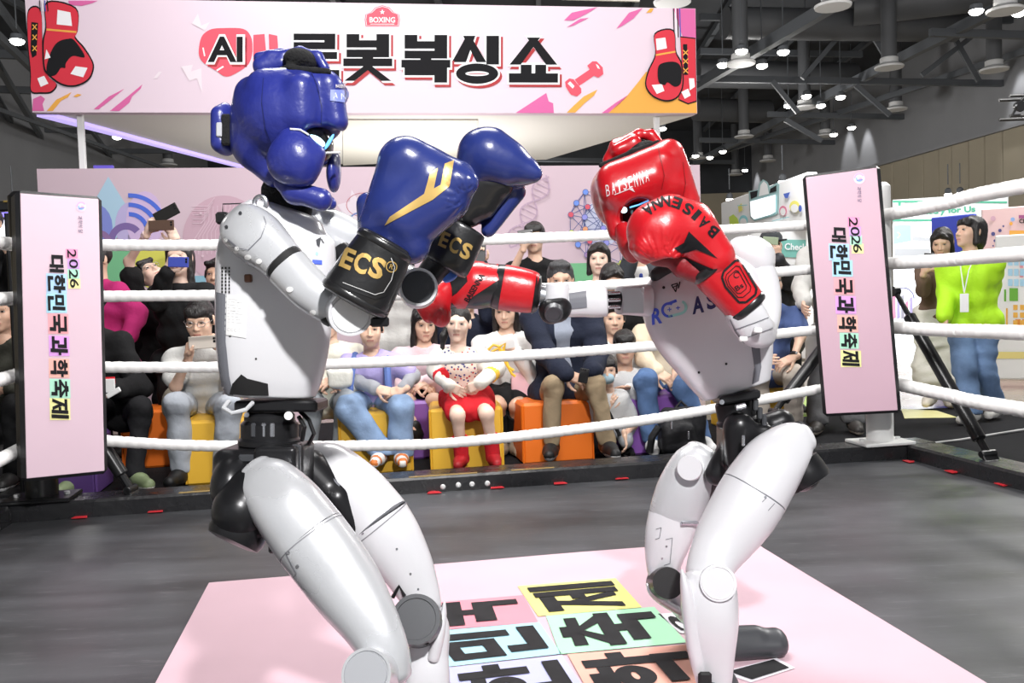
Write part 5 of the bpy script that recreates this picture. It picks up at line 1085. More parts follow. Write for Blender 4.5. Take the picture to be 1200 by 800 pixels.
for x, y in ((871, 397), (888, 387)): MB().box(W(x, y, 1.945), (.018, .012, .012), (CR, _F, CU), .003).build('latch', m_white, RB)
ck4 = loft([(836, 314, 1.98, 27), (842, 321, 1.98, 28), (856, 337, 1.98, 26.5), (870, 354, 1.98, 25), (875, 360, 1.98, 24)], 32, 5, 2.4, (.12, .12), .9, 'glove_cuff', m_red2, None)
gl4 = blob('glove', [pe((772, 272), 1.95, 38, 38, .062), pc((786, 262), (805, 268), 1.96, 34, 33), pc((805, 268), (834, 302), 1.97, 33, 27), pc((756, 290), (786, 298), 1.92, 14, 12, k=8), pc((745, 290), (757, 302), 1.94, 9, 8, k=6),
                     pe((780, 312), 1.95, 20, 14, .05, k=5, op='s')], .0034, m_red2, RB, wrinkle=.0007, wfreq=60, creases=[((775, 312), 8, 46, 34, .006, 170, 340)])
attach(ck4, gl4)
blob('palm', [pc((770, 300), (800, 302), 1.97, 12, 13), pc((800, 312), (822, 322), 1.97, 14, 12)], .005, mat('dark_red_palm', (.22, .006, .012), .4, bump=.2, bscale=40), gl4)
decal('flash_print', [px_poly([(807, 271), (841, 303), (816, 292), (798, 297), (790, 291), (801, 284)]), px_poly([(798, 301), (805, 302), (836, 315), (826, 326), (806, 316), (797, 306)])], gl4, m_ink, gl4, .0016, 3)
dg = [('A', 760, 240, 10), ('N', 769, 233, 10), ('N', 780, 230, 11), ('E', 793, 232, 11), ('S', 806, 239, 11), ('I', 816, 246, 6), ('A', 824, 255, 10), ('B', 835, 265, 11)]
polys = []
for i, (ch, x, y, wd) in enumerate(dg):
    j = min(i + 1, 7); k = max(i - 1, 0); d = (dg[j][1] - dg[k][1], dg[j][2] - dg[k][2]); polys.append(px_text(ch, (x, y + 6), (-d[0], -d[1]), wd, 13, .03))
decal('glove_lettering', polys, gl4, m_ink, gl4, .0014, 2.5)
loft([(834, 311, 1.98, 28), (839, 317, 1.98, 28.6)], 32, 2, 2.4, (.2, .2), .9, 'cuff_strap', m_gblk, ck4) if False else None
sp = loft([(832, 309, 1.975, 28.5), (837, 315, 1.975, 28.8)], 32, 2, 2.4, (.15, .15), .9, 'wrist_strap', m_gblk, gl4)
loft([(873, 357.5, 1.98, 25.4), (877, 362, 1.98, 24.8)], 32, 2, 2.4, (.2, .2), .9, 'cuff_piping', m_gblk, gl4)
RQ = lambda k: [(861 + (x - 861) * k, 331 + (y - 331) * k) for x, y in [(846, 325), (848, 318), (862, 305), (868, 306), (886, 338), (885, 345), (874, 354), (866, 354), (850, 336)]]
decal('cuff_patch', sum([px_path(RQ(k) + RQ(k)[:1], wd) for k, wd in ((1, 2.6), (.74, 1), (.54, .9))], []) + [px_text('Bs', (866, 336), (.8, -.5), 10, 6, .01), px_ring((863, 322), 3.2, 1, a0=30, a1=320)], ck4, m_ink, gl4, .0016, 2.5)
# headgear
RH = 2.2
rh = blob('headgear', [pb((748, 218), 2.17, 50, 34, .095, 22, rot=-20, k=8), pe((752, 222), RH, 58, 46, .10, rot=-20, k=10), pc((716, 212), (775, 190), 2.10, 15, 15, k=10), pc((718, 225), (765, 208), 2.09, 16, 17, k=10), pc((785, 180), (806, 236), 2.13, 17, 14, k=10), pc((788, 200), (808, 262), 2.19, 18, 14, k=10), pc((712, 236), (724, 272), 2.12, 9, 11, k=6), pc((725, 270), (745, 292), 2.14, 12, 10, k=8),
                      pe((748, 250), 2.10, 21, 17, .075, rot=-12, k=4, op='s'), pe((738, 180), RH, 40, 10, .07, rot=-25, k=4, op='s')], .0055, m_red, RB, wrinkle=.0009, wfreq=38)
blob('cheek_pad', [pe((737, 284), 2.10, 13, 22, .035, rot=-15), pc((730, 268), (742, 300), 2.10, 8, 8)], .005, m_red, rh, wrinkle=.0008, wfreq=50)
blob('cheek_pad', [pe((804, 250), 2.14, 12, 26, .035, rot=-10)], .005, m_red, rh, wrinkle=.0008, wfreq=50)
blob('crown_strap', [pc((714, 188), (722, 170), 2.18, 8, 7), pc((722, 170), (748, 157), 2.18, 7, 6), pc((748, 157), (762, 158), 2.18, 5, 5), pc((762, 158), (770, 168), 2.18, 6, 7), pc((724, 176), (742, 168), 2.16, 9, 9), pc((742, 168), (742, 178), 2.16, 8, 8)], .005, m_red, rh, wrinkle=.0008, wfreq=50)
blob('inner_lining', [pe((748, 176), 2.18, 20, 8, .05, rot=-22), pc((704, 194), (742, 178), 2.12, 3.2, 3.4), pc((742, 178), (772, 166), 2.12, 3.4, 3)], .005, m_cloth, rh)
blob('face_shell', [pe((752, 252), 2.19, 30, 34, .07)], .006, m_visor, RB)
MB().ell(W(731, 246, 2.118), (.008, .004, .0075), (CR, _F, CU)).build('eye_light', m_eye, RB)
MB().tube([W(738, 243, 2.10), W(748, 240, 2.10), W(760, 235, 2.10)], .002, 6).build('eye_light', m_eyeb, RB)
bl_ = []
for i, ch in enumerate('BAISENNA'):
    x = 712.5 + i * 6.5; bl_.append(px_text(ch, (x, 223 - i * 2.4), (1, -.37), 4.3 if ch != 'I' else 1.6, 13 if ch != 'N' else 15, -.004, diry=(-.12, -1)))
decal('brow_lettering', bl_ + [px_line((720, 228), (738, 221), .9), px_poly([(736, 221), (741, 220), (744, 225)])], rh, m_silv, rh, .0016, 2)
for q in ([(771, 172), (775, 190), (778, 206), (775, 222)], [(800, 190), (803, 215), (800, 232)]): decal('seam', px_path(q, .8), rh, mat('seam_red', (.2, .003, .005), .5), rh)
# waist, pelvis
MB().box(W(862, 464, 2.22), (.10, .10, .022), ((CR - CU * -.18).normalized(), _F, (CU + CR * -.18).normalized()), .005).build('waist_plate', m_mech, RB)
cylpx((866, 492), D1, (861, 468), D1, 24, 'waist_motor', m_mech, RB); cylpx((868, 498), D1, (866, 488), D1, 27, 'waist_flange', m_mech, RB)
MB().cyl(W(862, 478, 2.165), W(874, 475, 2.165), .008, 10, .002).build('damper', m_metal, RB)
for x, y in ((885, 474), (890, 484), (895, 492)): MB().box(W(x, y, 2.19), (.012, .02, .03), (CR, _F, CU), .003).build('motor_rib', m_mech2, RB)
disc_on((846, 471), 2.15, 3, toC(846, 471), .01, 'bolt', m_metal, RB)
blob('pelvis', [pb((872, 520), D1, 26, 26, .075, 8), pc((866, 500), (868, 545), 2.2, 18, 13, k=8), pc((892, 505), (915, 495), 2.27, 18, 16, k=8), pc((850, 535), (840, 555), 2.28, 14, 14)], .005, m_mech, RB)
MB().box(W(871, 516, 2.135), (.008, .006, .026), (CR, _F, CU), .002).build('pelvis_rib', m_metal, RB)
MB().box(W(908, 500, 2.20), (.04, .006, .01), ((CR * .94 + CU * .34), _F, (CU * .94 - CR * .34)), .002).build('pelvis_slot', m_mech2, RB)
# near leg (viewer's right)
blob('hip_motor', [pc((925, 535), (938, 552), 2.15, 24, 24)], .005, m_mech, RB)
MB().lathe(W(936, 545, 2.15), tpx((936, 545), 2.15, (950, 566), 2.14), [(.052, -.005), (.054, .02), (.054, .04), (.05, .05), (.03, .053)], 30).build('hip_motor_cap', m_mech, RB)
r1_ = loft([(943, 513, 2.16, 17), (930, 520, 2.15, 27), (908, 541, 2.13, 36), (892, 564, 2.12, 39), (884, 577, 2.115, 40)], 36, 6, 2.5, (.55, 0), .85, 'thigh', m_shell2, RB)
loft([(885.5, 575, 2.115, 39), (882.5, 580, 2.113, 39)], 36, 2, 2.5, (0, 0), .85, 'thigh_seam', m_gtape, RB)
r2_ = loft([(883.5, 578, 2.113, 40), (870, 600, 2.105, 39.5), (850, 630, 2.09, 35), (836, 655, 2.07, 29), (830, 674, 2.06, 27)], 36, 6, 2.5, (0, .5), .85, 'thigh_shell', m_shell2, RB)
decal('screw', [px_disc((897, 582), 1.6), px_disc((910, 578), 1.6)], r2_, m_metal, RB)
decal('thigh_panel', px_path([(893, 588), (914, 568), (920, 575), (900, 598)], .8), r2_, m_gtape, RB)
kn3 = (toC(843, 683) + CR * .1).normalized()
disc_on((842, 683), 1.985, 22, kn3, .11, 'knee', m_shell2, RB)
disc_on((842, 683), 1.983, 19, kn3, .006, 'knee_cap', mat('white_cap', (.86, .86, .88), .35), RB, .97)
loft([(832, 678, 2.05, 30), (831, 700, 2.04, 33), (833, 730, 2.03, 32), (836, 765, 2.03, 25), (838, 800, 2.03, 19), (838, 815, 2.03, 16)], 36, 5, 2.6, (.4, .3), .9, 'shin', m_shell2, RB)
gp = loft([(799, 668, 2.01, 1.5), (803, 686, 2.01, 6), (808, 715, 2.01, 9), (814, 760, 2.01, 9), (822, 800, 2.01, 6)], 20, 5, 2.3, (.7, .3), 1.6, 'shin_guard', m_shell2, RB)
decal('scratch', [px_disc((846, 736), 3, 1.2), px_line((838, 740), (842, 738), .8)], bpy.data.objects[gp.name] if False else gp, m_gtape, RB) if False else None
MB().box(W(826, 800, 1.975), (.03, .012, .05), (CR, _F, CU), .006).build('ankle_slot', m_gap, RB)
p = W(838, 818, 2.03); foot((p.x, p.y, .006), radians(-120), 'foot', RB); MB().cyl((p.x, p.y, .05), p, .018, 12, .003).build('ankle', m_mech, RB)
# far leg (viewer's left)
r3_ = loft([(823, 530, 2.36, 20), (815, 545, 2.36, 28), (802, 572, 2.36, 31), (794, 594, 2.36, 31), (790, 606, 2.36, 30)], 32, 5, 2.6, (.5, 0), .9, 'thigh', m_shell, RB)
disc_on((808, 548), 2.275, 15, (toC(808, 548) - CR * .2 + CU * .1).normalized(), .012, 'hip_cap', m_shell2, RB)
loft([(836, 540, 2.34, 12), (834, 560, 2.34, 12), (822, 585, 2.35, 8)], 20, 4, 2.4, (.3, .3), 1.2, 'hip_bracket', m_mech, RB)
loft([(790.6, 604, 2.36, 29.4), (789, 609, 2.36, 29)], 32, 2, 2.6, (0, 0), .9, 'thigh_seam', m_gtape, RB)
r4_ = loft([(789.4, 607, 2.36, 30), (783, 630, 2.355, 27.5), (778, 655, 2.35, 22), (777, 675, 2.35, 17)], 32, 5, 2.6, (0, .4), .9, 'thigh_shell', m_shell2, RB)
decal('thigh_panel', px_path([(769, 620), (775, 618), (773, 630), (768, 632)], .8) + px_path([(780, 632), (788, 630), (785, 660), (778, 662)], .7), r4_, m_gtape, RB)
decal('screw', [px_disc((781, 640), 1.3), px_disc((776, 654), 1.2), px_disc((774, 668), 1.2)], r4_, m_metal, RB)
MB().cyl(W(798, 613, 2.29), W(818, 613, 2.30), .006, 8, .002).build('damper', m_metal, RB)
disc_on((783, 683), 2.27, 19, (toC(783, 683) + CR * .2).normalized(), .09, 'knee', m_blackm, RB)
loft([(785, 672, 2.38, 14), (796, 700, 2.4, 17), (820, 725, 2.42, 16), (848, 742, 2.42, 10), (876, 752, 2.40, 5)], 28, 5, 2.4, (.4, .4), .9, 'shin', m_shell2, RB)
loft([(758, 684, 2.33, 1.5), (764, 694, 2.33, 4), (776, 704, 2.34, 5), (796, 716, 2.36, 5)], 18, 4, 2.3, (.6, .4), 1.6, 'shin_guard', m_shell, RB)
p = WZ(884, 776, 0); foot((p.x - .02, p.y + .03, .006), radians(8), 'foot', RB)
MB().lathe(W(884, 752, 2.36), (0, -1, 0), [(.018, -.03), (.02, 0), (.014, .012)], 14).build('ankle', m_mech, RB)
MB().cyl(W(884, 752, 2.37), (p.x, p.y + .03, .05), .016, 10, .003).build('ankle_link', m_mech, RB)
# ================================================================== spectators
SK = {'a': mat('skin_light', (.80, .57, .46), .5, sss=.08, var=.04, vscale=30), 'b': mat('skin_warm', (.70, .46, .34), .5, sss=.08, var=.04, vscale=30), 'c': mat('skin_tan', (.57, .35, .25), .5, sss=.08, var=.04, vscale=30)}
m_lip = mat('lip', (.50, .22, .18), .45); m_brow = mat('brow_hair', (.018, .013, .012), .8)
m_hair = mat('black_hair', (.012, .010, .010), .42, bump=.6, bscale=160, stretch=(1, 1, .15)); m_hairg = mat('greying_hair', (.045, .045, .048), .5, bump=.8, bscale=160, stretch=(1, 1, .15))
m_sclera = mat('eye_white', (.50, .46, .43), .3); m_iris = mat('eye_dark', (.012, .008, .007), .15)
def fab(name, col, rough=.85, **k): return mat('fabric_' + name, col, rough, bump=k.pop('bump', .35), bscale=k.pop('bscale', 45), spec=.25, **k)

def head_prims():
    return [ell((0, -.015, .03), (.073, .090, .081)), ell((0, .018, -.028), (.061, .068, .078), k=.03), ell((0, .028, -.07), (.047, .048, .038), k=.03), cap((-.008, .062, -.098), (.008, .062, -.098), .014, k=.02),
            ell((.036, .052, -.028), (.026, .026, .028), k=.02), ell((-.036, .052, -.028), (.026, .026, .028), k=.02), cap((0, .082, .008), (0, .099, -.028), .006, .0115, k=.012), cap((-.012, .088, -.033), (.012, .088, -.033), .0085, k=.008),
            cap((-.034, .070, .024), (.034, .070, .024), .010, k=.02), ell((.032, .096, .004), (.019, .018, .011), k=.012, op='s'), ell((-.032, .096, .004), (.019, .018, .011), k=.012, op='s'),
            cap((-.017, .078, -.059), (.017, .078, -.059), .007, k=.008), cap((-.013, .078, -.068), (.013, .078, -.068), .0075, k=.006), cap((-.016, .0905, -.0635), (.016, .0905, -.0635), .002, k=.003, op='s'),
            ell((.076, -.008, -.004), (.010, .020, .031), k=.008), ell((-.076, -.008, -.004), (.010, .020, .031), k=.008), cap((0, -.02, -.05), (0, -.025, -.15), .05, .052, k=.03)]
HV, HQ = nets(head_prims(), .0052)
hc = HV[HQ].mean(1); HMI = np.zeros(len(HQ), int)
HMI[(np.abs(hc[:, 0]) < .019) & (hc[:, 2] > -.0715) & (hc[:, 2] < -.0565) & (hc[:, 1] > .068)] = 1
ax_ = np.abs(hc[:, 0]); bz = .026 + .10 * (ax_ - .02) * (ax_ < .035) - .12 * (ax_ - .035) * (ax_ > .035)


def hair_prims(st):
    P = [ell((0, -.022, .036), (.080, .097, .086), k=.02)]
    face = [ell((0, .105, -.045), (.068, .085, .098), k=.01, op='s')]
    low = [rbox((0, 0, -.13), (.2, .2, .095), .001, k=.01, op='s')]
    if st == 'short': return P + face + low + [cap((-.045, .066, .075), (.05, .064, .078), .020, k=.02), cap((-.078, .0, .03), (-.079, .01, -.01), .010, k=.01), cap((.078, .0, .03), (.079, .01, -.01), .010, k=.01)]
    if st == 'fringe': return P + face + low + [cap((-.038, .052, .064), (.038, .052, .064), .030, k=.02), cap((-.040, .066, .052), (-.008, .076, .046), .014, k=.015), cap((.006, .076, .048), (.042, .066, .044), .014, k=.015), cap((-.070, .02, .03), (-.074, .018, -.012), .010, k=.01), cap((.070, .02, .03), (.074, .018, -.012), .010, k=.01)]
    if st == 'swept': return [ell((0, -.025, .045), (.084, .098, .088), k=.02)] + [ell((0, .112, -.03), (.066, .07, .096), k=.008, op='s')] + low + [cap((-.04, .056, .098), (.05, .05, .1), .022, k=.02), cap((-.079, -.01, .03), (-.079, .002, -.02), .010, k=.01), cap((.079, -.01, .03), (.079, .002, -.02), .010, k=.01)]
    sides = lambda L, r: [cap((.064, .012, .05), (.073, -.006, -L), .020, r * .85, k=.02), cap((-.064, .012, .05), (-.073, -.006, -L), .020, r * .85, k=.02), ell((0, -.06, -.04), (.075, .06, .10), k=.03)]
    if st == 'bob': return P + face + sides(.10, .026) + [cap((-.02, .072, .085), (.05, .068, .06), .016, k=.02), cap((-.02, .072, .085), (-.05, .068, .06), .016, k=.02)]
    if st == 'long': return P + face + sides(.24, .03) + [cap((0, -.07, 0), (0, -.09, -.26), .06, .05, k=.04), cap((-.01, .072, .085), (.05, .066, .055), .015, k=.02), cap((-.01, .072, .085), (-.052, .066, .055), .015, k=.02)]
    if st == 'pony': return P + [ell((0, .105, -.03), (.064, .08, .094), k=.01, op='s')] + low + [cap((.07, -.03, -.03), (.095, .0, -.09), .024, .022, k=.02), cap((.095, .0, -.09), (.10, .01, -.20), .022, .012, k=.02)]
    if st == 'sidebob': return P + [ell((0, .115, -.055), (.062, .085, .09), k=.01, op='s')] + sides(.08, .026) + [cap((-.045, .052, .068), (.045, .052, .064), .026, k=.025), cap((-.012, .074, .066), (.046, .066, .040), .012, k=.02), cap((-.012, .074, .066), (-.046, .066, .044), .012, k=.02)]
    if st == 'cap': return [ell((0, -.01, .05), (.086, .102, .082), k=.01)] + [rbox((0, 0, -.06), (.2, .2, .09), .001, k=.005, op='s'), rbox((0, .12, .036), (.07, .06, .006), .004, k=.01)]
HAIR = {}
def hair_mesh(st):
    if st not in HAIR: HAIR[st] = nets(hair_prims(st), .0065, wrinkle=.0012, wfreq=120)
    return HAIR[st]
FING = [(.027, .068), (.009, .076), (-.009, .071), (-.026, .056)]
def hand_prims(curl, thumb, spread=0.0):
    P = [rbox((0, .048, 0), (.038, .046, .013), .012, k=.01), cap((0, -.03, 0), (0, .02, 0), .025, .024, k=.02)]
    for i, (x, L) in enumerate(FING):
        a = 0; p = np.array([x, .090 - abs(i - 1.3) * .004, 0]); seg = [.44, .32, .24]; r = [.0095, .0085, .0078, .0068]
        for j in range(3):
            a += radians(curl[j]); q = p + L * seg[j] * np.array([spread * (1.3 - i), cos(a), -sin(a)])
            P.append(cap(p, q, r[j], r[j + 1], k=.004)); p = q
    p = np.array([.030, .022, -.004])
    for L, d, r0, r1 in ((.040, thumb[0], .013, .0105), (.030, thumb[1], .0105, .009), (.024, thumb[2], .009, .0075)):
        d = np.array(d, float); q = p + L * d / np.linalg.norm(d); P.append(cap(p, q, r0, r1, k=.006)); p = q
    return P
HANDS = {'relax': hand_prims((18, 28, 20), ((.8, .7, -.3), (.4, .9, -.25), (.1, 1, -.2)), .05), 'grip': hand_prims((35, 60, 35), ((.6, .6, -.7), (.2, .9, -.5), (-.1, 1, -.3))), 'clasp': hand_prims((55, 60, 30), ((.4, .8, -.5), (-.2, .9, -.4), (-.5, .7, -.3))), 'flat': hand_prims((8, 12, 8), ((.8, .7, -.2), (.5, .9, -.1), (.3, 1, -.1)), .08)}
HM = {}
def hand_mesh(p):
    if p not in HM: HM[p] = nets(HANDS[p], .0052)
    return HM[p]
EYE = MB(); EYE.ell((0, 0, 0), (.0148, .007, .0062), n=12, m=8)
_iris = MB(); _iris.ell((0, .0035, .0005), (.0058, .0045, .0058), n=12, m=6)
eye_me = None
def v3(a): return Vector(tuple(a))
def ik(S, Wp, l1, l2, pole):
    d = Wp - S; L = d.length; k = max(1.0, L / ((l1 + l2) * .985)); l1 *= k; l2 *= k; d.normalize()
    x = (l1 * l1 - l2 * l2 + L * L) / (2 * L); h = sqrt(max(l1 * l1 - x * x, 0)); p = pole - d * pole.dot(d)
    return S + d * x + p.normalized() * h

def shoe(parent, ank, fdir, s, mup, msole, name='shoe', mi_tri=None):
    f = Vector((fdir.x, fdir.y, 0)).normalized(); sd = Vector((-f.y, f.x, 0)); g = Vector((ank.x, ank.y, HF + .007)); dz = max(ank.z - HF - .085 * s, 0)
    g.z += dz; q = lambda a, b_, h: g + f * (a * s) + sd * (b_ * s) + Z * (h * s)
    P = [cap(q(-.05, 0, .045), q(.06, 0, .045), .040 * s, .042 * s, .03), cap(q(.06, 0, .042), q(.155, .004, .034), .042 * s, .034 * s, .03), cap(q(-.035, 0, .06), q(-.025, 0, .105), .042 * s, .040 * s, .03),
         rbox(q(.055, 0, -.014), (.3, .3, .014), .001, ((1, 0, 0), (0, 1, 0), (0, 0, 1)), k=.006, op='s')]
    z0 = g.z
    return blob(name, P, .0095, [mup, msole] + ([mi_tri] if mi_tri else []), parent, mi=lambda c: np.where(c[:, 2] < z0 + .024 * s, 1, np.where((np.sin((c @ np.array(tuple(f))) * 110) > .35) & (mi_tri is not None), 2, 0)))

def person(label, head, hip, hs=1.0, s=1.0, sw=.185, turn=0, look=(0, 0, 0), hair='short', hm=None, skin='b', top=None, topk='long', bot=None, botk='trousers', hands=None, knees=None, ankles=None,
           shoes=('#202020', '#d8d8d8'), under=None, footdir=None, group=None, wide=0.0, infl=.014, coatlen=0, extra=None, neckline=.058, wr=.0042, eyes=True, sleeve_end=None, shoe_tri=None):
    hc_ = W(*head); hp_ = W(*hip); t = radians(turn); lat = Vector((cos(t), sin(t), 0)); fwd = Vector((sin(t), -cos(t), 0))
    base = Vector((hp_.x, hp_.y, HF)); T = thing('person', label, 'person', base, group)
    # head frame
    yw, pt_, rl = (radians(a) for a in look); a = t + yw
    hy = Vector((sin(a) * cos(pt_), -cos(a) * cos(pt_), sin(pt_))); hx = hy.cross(Z).normalized(); hz = hx.cross(hy)
    hx, hz = hx * cos(rl) + hz * sin(rl), hz * cos(rl) - hx * sin(rl)
    R = np.array([tuple(hx), tuple(hy), tuple(hz)])
    toW = lambda V, c, R_, k: np.asarray(V) * k @ R_ + np.array(tuple(c))
    nb = hc_ - hz * (.125 * hs) - hy * .012 - Z * .045 * s
    ch = nb * .70 + hp_ * .30; wv = nb * .38 + hp_ * .62
    S = [nb - Z * .062 * s - lat * sw * .93, nb - Z * .062 * s + lat * sw * .93]
    sd = [-lat, lat]
    kn = [W(*k) for k in knees] if knees else [hp_ + sd[i] * .095 * s - Z * (hp_.z - HF) * .47 + fwd * .02 for i in (0, 1)]
    an = [W(*k) for k in ankles] if ankles else [Vector((kn[i].x, kn[i].y, HF + .085 * s)) + sd[i] * .01 for i in (0, 1)]
    for i in (0, 1): an[i].z = max(an[i].z, HF + .085 * s)
    hj = [hp_ + sd[i] * .088 * s - Z * .01 for i in (0, 1)]
    hands = hands or [None, None]; Wr = []; El = []
    for i in (0, 1):
        h = hands[i]
        if h is None: h = {}
        wp = W(*h['p']) if 'p' in h else S[i] - Z * .52 * s + sd[i] * .05 + fwd * .06
        Wr.append(wp)
        El.append(W(*h['e']) if 'e' in h else ik(S[i], wp, .285 * s, .25 * s, h.get('pole') or (sd[i] * .38 - Z * 1.0 - fwd * .3)))
    tors = [cap(hp_ - lat * .085 * s, hp_ + lat * .085 * s, .092 * s, k=.04), cap(wv - lat * .05 * s, wv + lat * .05 * s, .088 * s, k=.04), cap(hp_, ch, .09 * s, k=.04), cap(ch - lat * (sw * .42), ch + lat * (sw * .42), .092 * s, k=.04),
            cap(nb - Z * .02, S[0] + lat * .02, .046 * s, .045 * s, k=.03), cap(nb - Z * .02, S[1] - lat * .02, .046 * s, .045 * s, k=.03), cap(ch, nb - Z * .04, .075 * s, .046 * s, k=.04)]
    arms = lambda r0, r1, r2, f=1.0: sum([[cap(S[i], El[i], r0 * s, r1 * s, k=.03), cap(El[i], El[i] + (Wr[i] - El[i]) * f, r1 * s, (r1 + (r2 - r1) * f) * s, k=.03)] for i in (0, 1)], [])
    legs = lambda a_, b_, c_, k=.03: sum([[cap(hj[i], kn[i], a_ * s, b_ * s, k=k), cap(kn[i], an[i], b_ * s, c_ * s, k=k)] for i in (0, 1)], [])
    body = tors + (arms(.036, .030, .024) if topk == 'long' else arms(.042, .036, .024)) + (legs(.060, .040, .032) if botk in ('trousers', 'longskirt') else legs(.075, .052, .036)) + [cap(nb - Z * .03, hc_ - hz * .06 * hs - hy * .015, .050 * s, .046 * s, k=.03)]
    V, Q = nets(body, .0135, inflate=-.003); Vs = [V]; Qs = [Q]; MI = [np.zeros(len(Q), int)]; off = len(V)
    Vs.append(toW(HV, hc_, R, hs)); Qs.append(HQ + off); MI.append(HMI); off += len(HV)
    for i in (0, 1):
        h = hands[i] or {}
        fd = Vector(h['f']).normalized() if 'f' in h else (Wr[i] - El[i]).normalized()
        n = Vector(h['n']) if 'n' in h else (-sd[i] * .8 + fwd * .1)
        n = (n - fd * n.dot(fd)).normalized(); x = fd.cross(-n) * (1 if i == 0 else -1)
        # the thumb of the image-left hand leaves towards +x of its own frame
        x = x if h.get('flip') is None else -x
        V, Q = hand_mesh(h.get('pose', 'relax')); Rm = np.array([tuple(x), tuple(fd), tuple(-n)])
        Vh = toW(V, Wr[i], Rm, .95 * s)
        if np.linalg.det(Rm) < 0: Q = Q[:, ::-1]
        Vs.append(Vh); Qs.append(Q + off); MI.append(np.zeros(len(Q), int)); off += len(V)
    np_mesh('body', np.concatenate(Vs), np.concatenate(Qs), [SK[skin], m_lip, m_brow], T, np.concatenate(MI))
    V, Q = hair_mesh(hair); np_mesh('hair' if hair != 'cap' else 'cap', toW(V, hc_, R, hs), Q, hm or m_hair, T)
    if eyes:
        for q in (-1, 1):
            m = MB(); c = (q * .0315, .0755, .004)
            m.v = []; e = MB(); e.ell((0, 0, 0), (.0145, .0085, .0048), n=12, m=8); e.ell((0, .0046, .0004), (.0072, .0058, .0048), n=12, m=6, mi=1)
            e.v = [tuple(p) for p in toW(np.array(e.v) + np.array(c), hc_, R, hs)]; e.build('eye', [m_sclera, m_iris], T)
            bw_ = [(q * (.0145 + .0085 * k_), .0815 - .0006 * k_ * k_ - .0006 * k_, .0235 + .0022 * k_ - .00055 * k_ * k_) for k_ in range(5)]
            ls_ = [(q * (.0165 + .0075 * k_), .0845 - .0007 * (k_ - 2) ** 2 - .0005 * k_, .0072 + .0018 * (1 - (k_ - 2) ** 2 / 4)) for k_ in range(5)]
            MB().tube(list(map(tuple, toW(np.array(ls_), hc_, R, hs))), [.0008 * hs, .0016 * hs, .0018 * hs, .0017 * hs, .0010 * hs], 6).build('eyelid', m_brow, T)
            MB().tube(list(map(tuple, toW(np.array(bw_), hc_, R, hs))), [.0018 * hs, .0028 * hs, .0027 * hs, .0022 * hs, .0012 * hs], 6).build('eyebrow', m_brow, T)
    # clothes
    neckcut = [cap(nb + Z * .028 * s + fwd * .02, nb + Z * .2 + hz * .05, neckline * s, .075 * s, k=.012, op='s')]
    if bot is not None:
        if botk == 'trousers':
            P = [cap(hp_ - lat * .085 * s, hp_ + lat * .085 * s, .096 * s, k=.04)] + legs(.080 + wide * .5, .057 + wide, .049 + wide)
            P += [rbox((an[i].x, an[i].y, an[i].z - .10 * s), (.14, .14, .085 * s), .005, k=.01, op='s') for i in (0, 1)]
            blob('trousers', P, .0115, bot, T, wrinkle=wr, wfreq=36, seed=int(abs(hp_.x) * 50))
        elif botk == 'skirt':
            m = (kn[0] + kn[1]) / 2; P = [cap(hp_ - lat * .09 * s, hp_ + lat * .09 * s, .108 * s, k=.04)] + [cap(hj[i], hj[i] * .35 + kn[i] * .65, .10 * s, .085 * s, k=.06) for i in (0, 1)] + [cap(hp_, hp_ * .4 + m * .6, .10 * s, .08 * s, k=.06)]
            blob('skirt', P, .011, bot, T, wrinkle=.006, wfreq=45, seed=3)
        elif botk == 'longskirt':
            m = (an[0] + an[1]) / 2; m = m + Z * .16 * s; P = [cap(hp_ - lat * .08 * s, hp_ + lat * .08 * s, .105 * s, k=.05), cap(hp_, m, .11 * s, .10 * s, k=.05)] + [cap(hj[i], m + sd[i] * .07, .10 * s, .13 * s, k=.06) for i in (0, 1)]
            blob('skirt', P, .012, bot, T, wrinkle=.008, wfreq=30, seed=4)
    if top is not None:
        f = {'long': 1.0, 'tee': 0.0, 'threequarter': .55}.get(topk, 1.0) if sleeve_end is None else sleeve_end
        if topk == 'tee': sl = sum([[cap(S[i], S[i] * .35 + El[i] * .65, .050 * s, .056 * s, k=.03)] for i in (0, 1)], [])
        else: sl = arms(.047, .042, .031, f * .97)
        if coatlen: cl = [cap(hj[i], hj[i] + (kn[i] - hj[i]) * coatlen, .11 * s, .10 * s, k=.06) for i in (0, 1)]
        else: cl = []
        opn = []
        if under is not None:
            um, op = under
            blob('shirt', tors + neckcut, .0115, um, T, inflate=infl + .002, wrinkle=.002, wfreq=30)
            q_ = [nb + fwd * .07 + Z * .02, ch + fwd * .125, wv + fwd * .125, hp_ + fwd * .15]
            opn = [cap(q_[i_], q_[i_ + 1], op * s, op * s, k=.012, op='s') for i_ in range(3)]; infl = infl + .010
        V, Q = nets(tors + cl + sl + neckcut + opn, .0115, inflate=infl, wrinkle=wr, wfreq=34, seed=int(abs(hc_.x) * 77) % 50)
        np_mesh('jacket' if under is not None else ('sweater' if topk == 'long' else 'shirt'), V, Q, top, T)
    fd = footdir or [fwd - lat * .15, fwd + lat * .15]
    for i in (0, 1):
        mu = mat('shoe_' + shoes[0], shoes[0], .55, bump=.1, bscale=80); ms = mat('sole_' + shoes[1], shoes[1], .6)
        shoe(T, an[i], Vector(fd[i]), s, mu, ms, mi_tri=shoe_tri)
    return dict(T=T, head=hc_, R=R, hx=hx, hy=hy, hz=hz, hs=hs, S=S, El=El, Wr=Wr, kn=kn, an=an, hip=hp_, nb=nb, ch=ch, lat=lat, fwd=fwd, s=s, toW=toW)
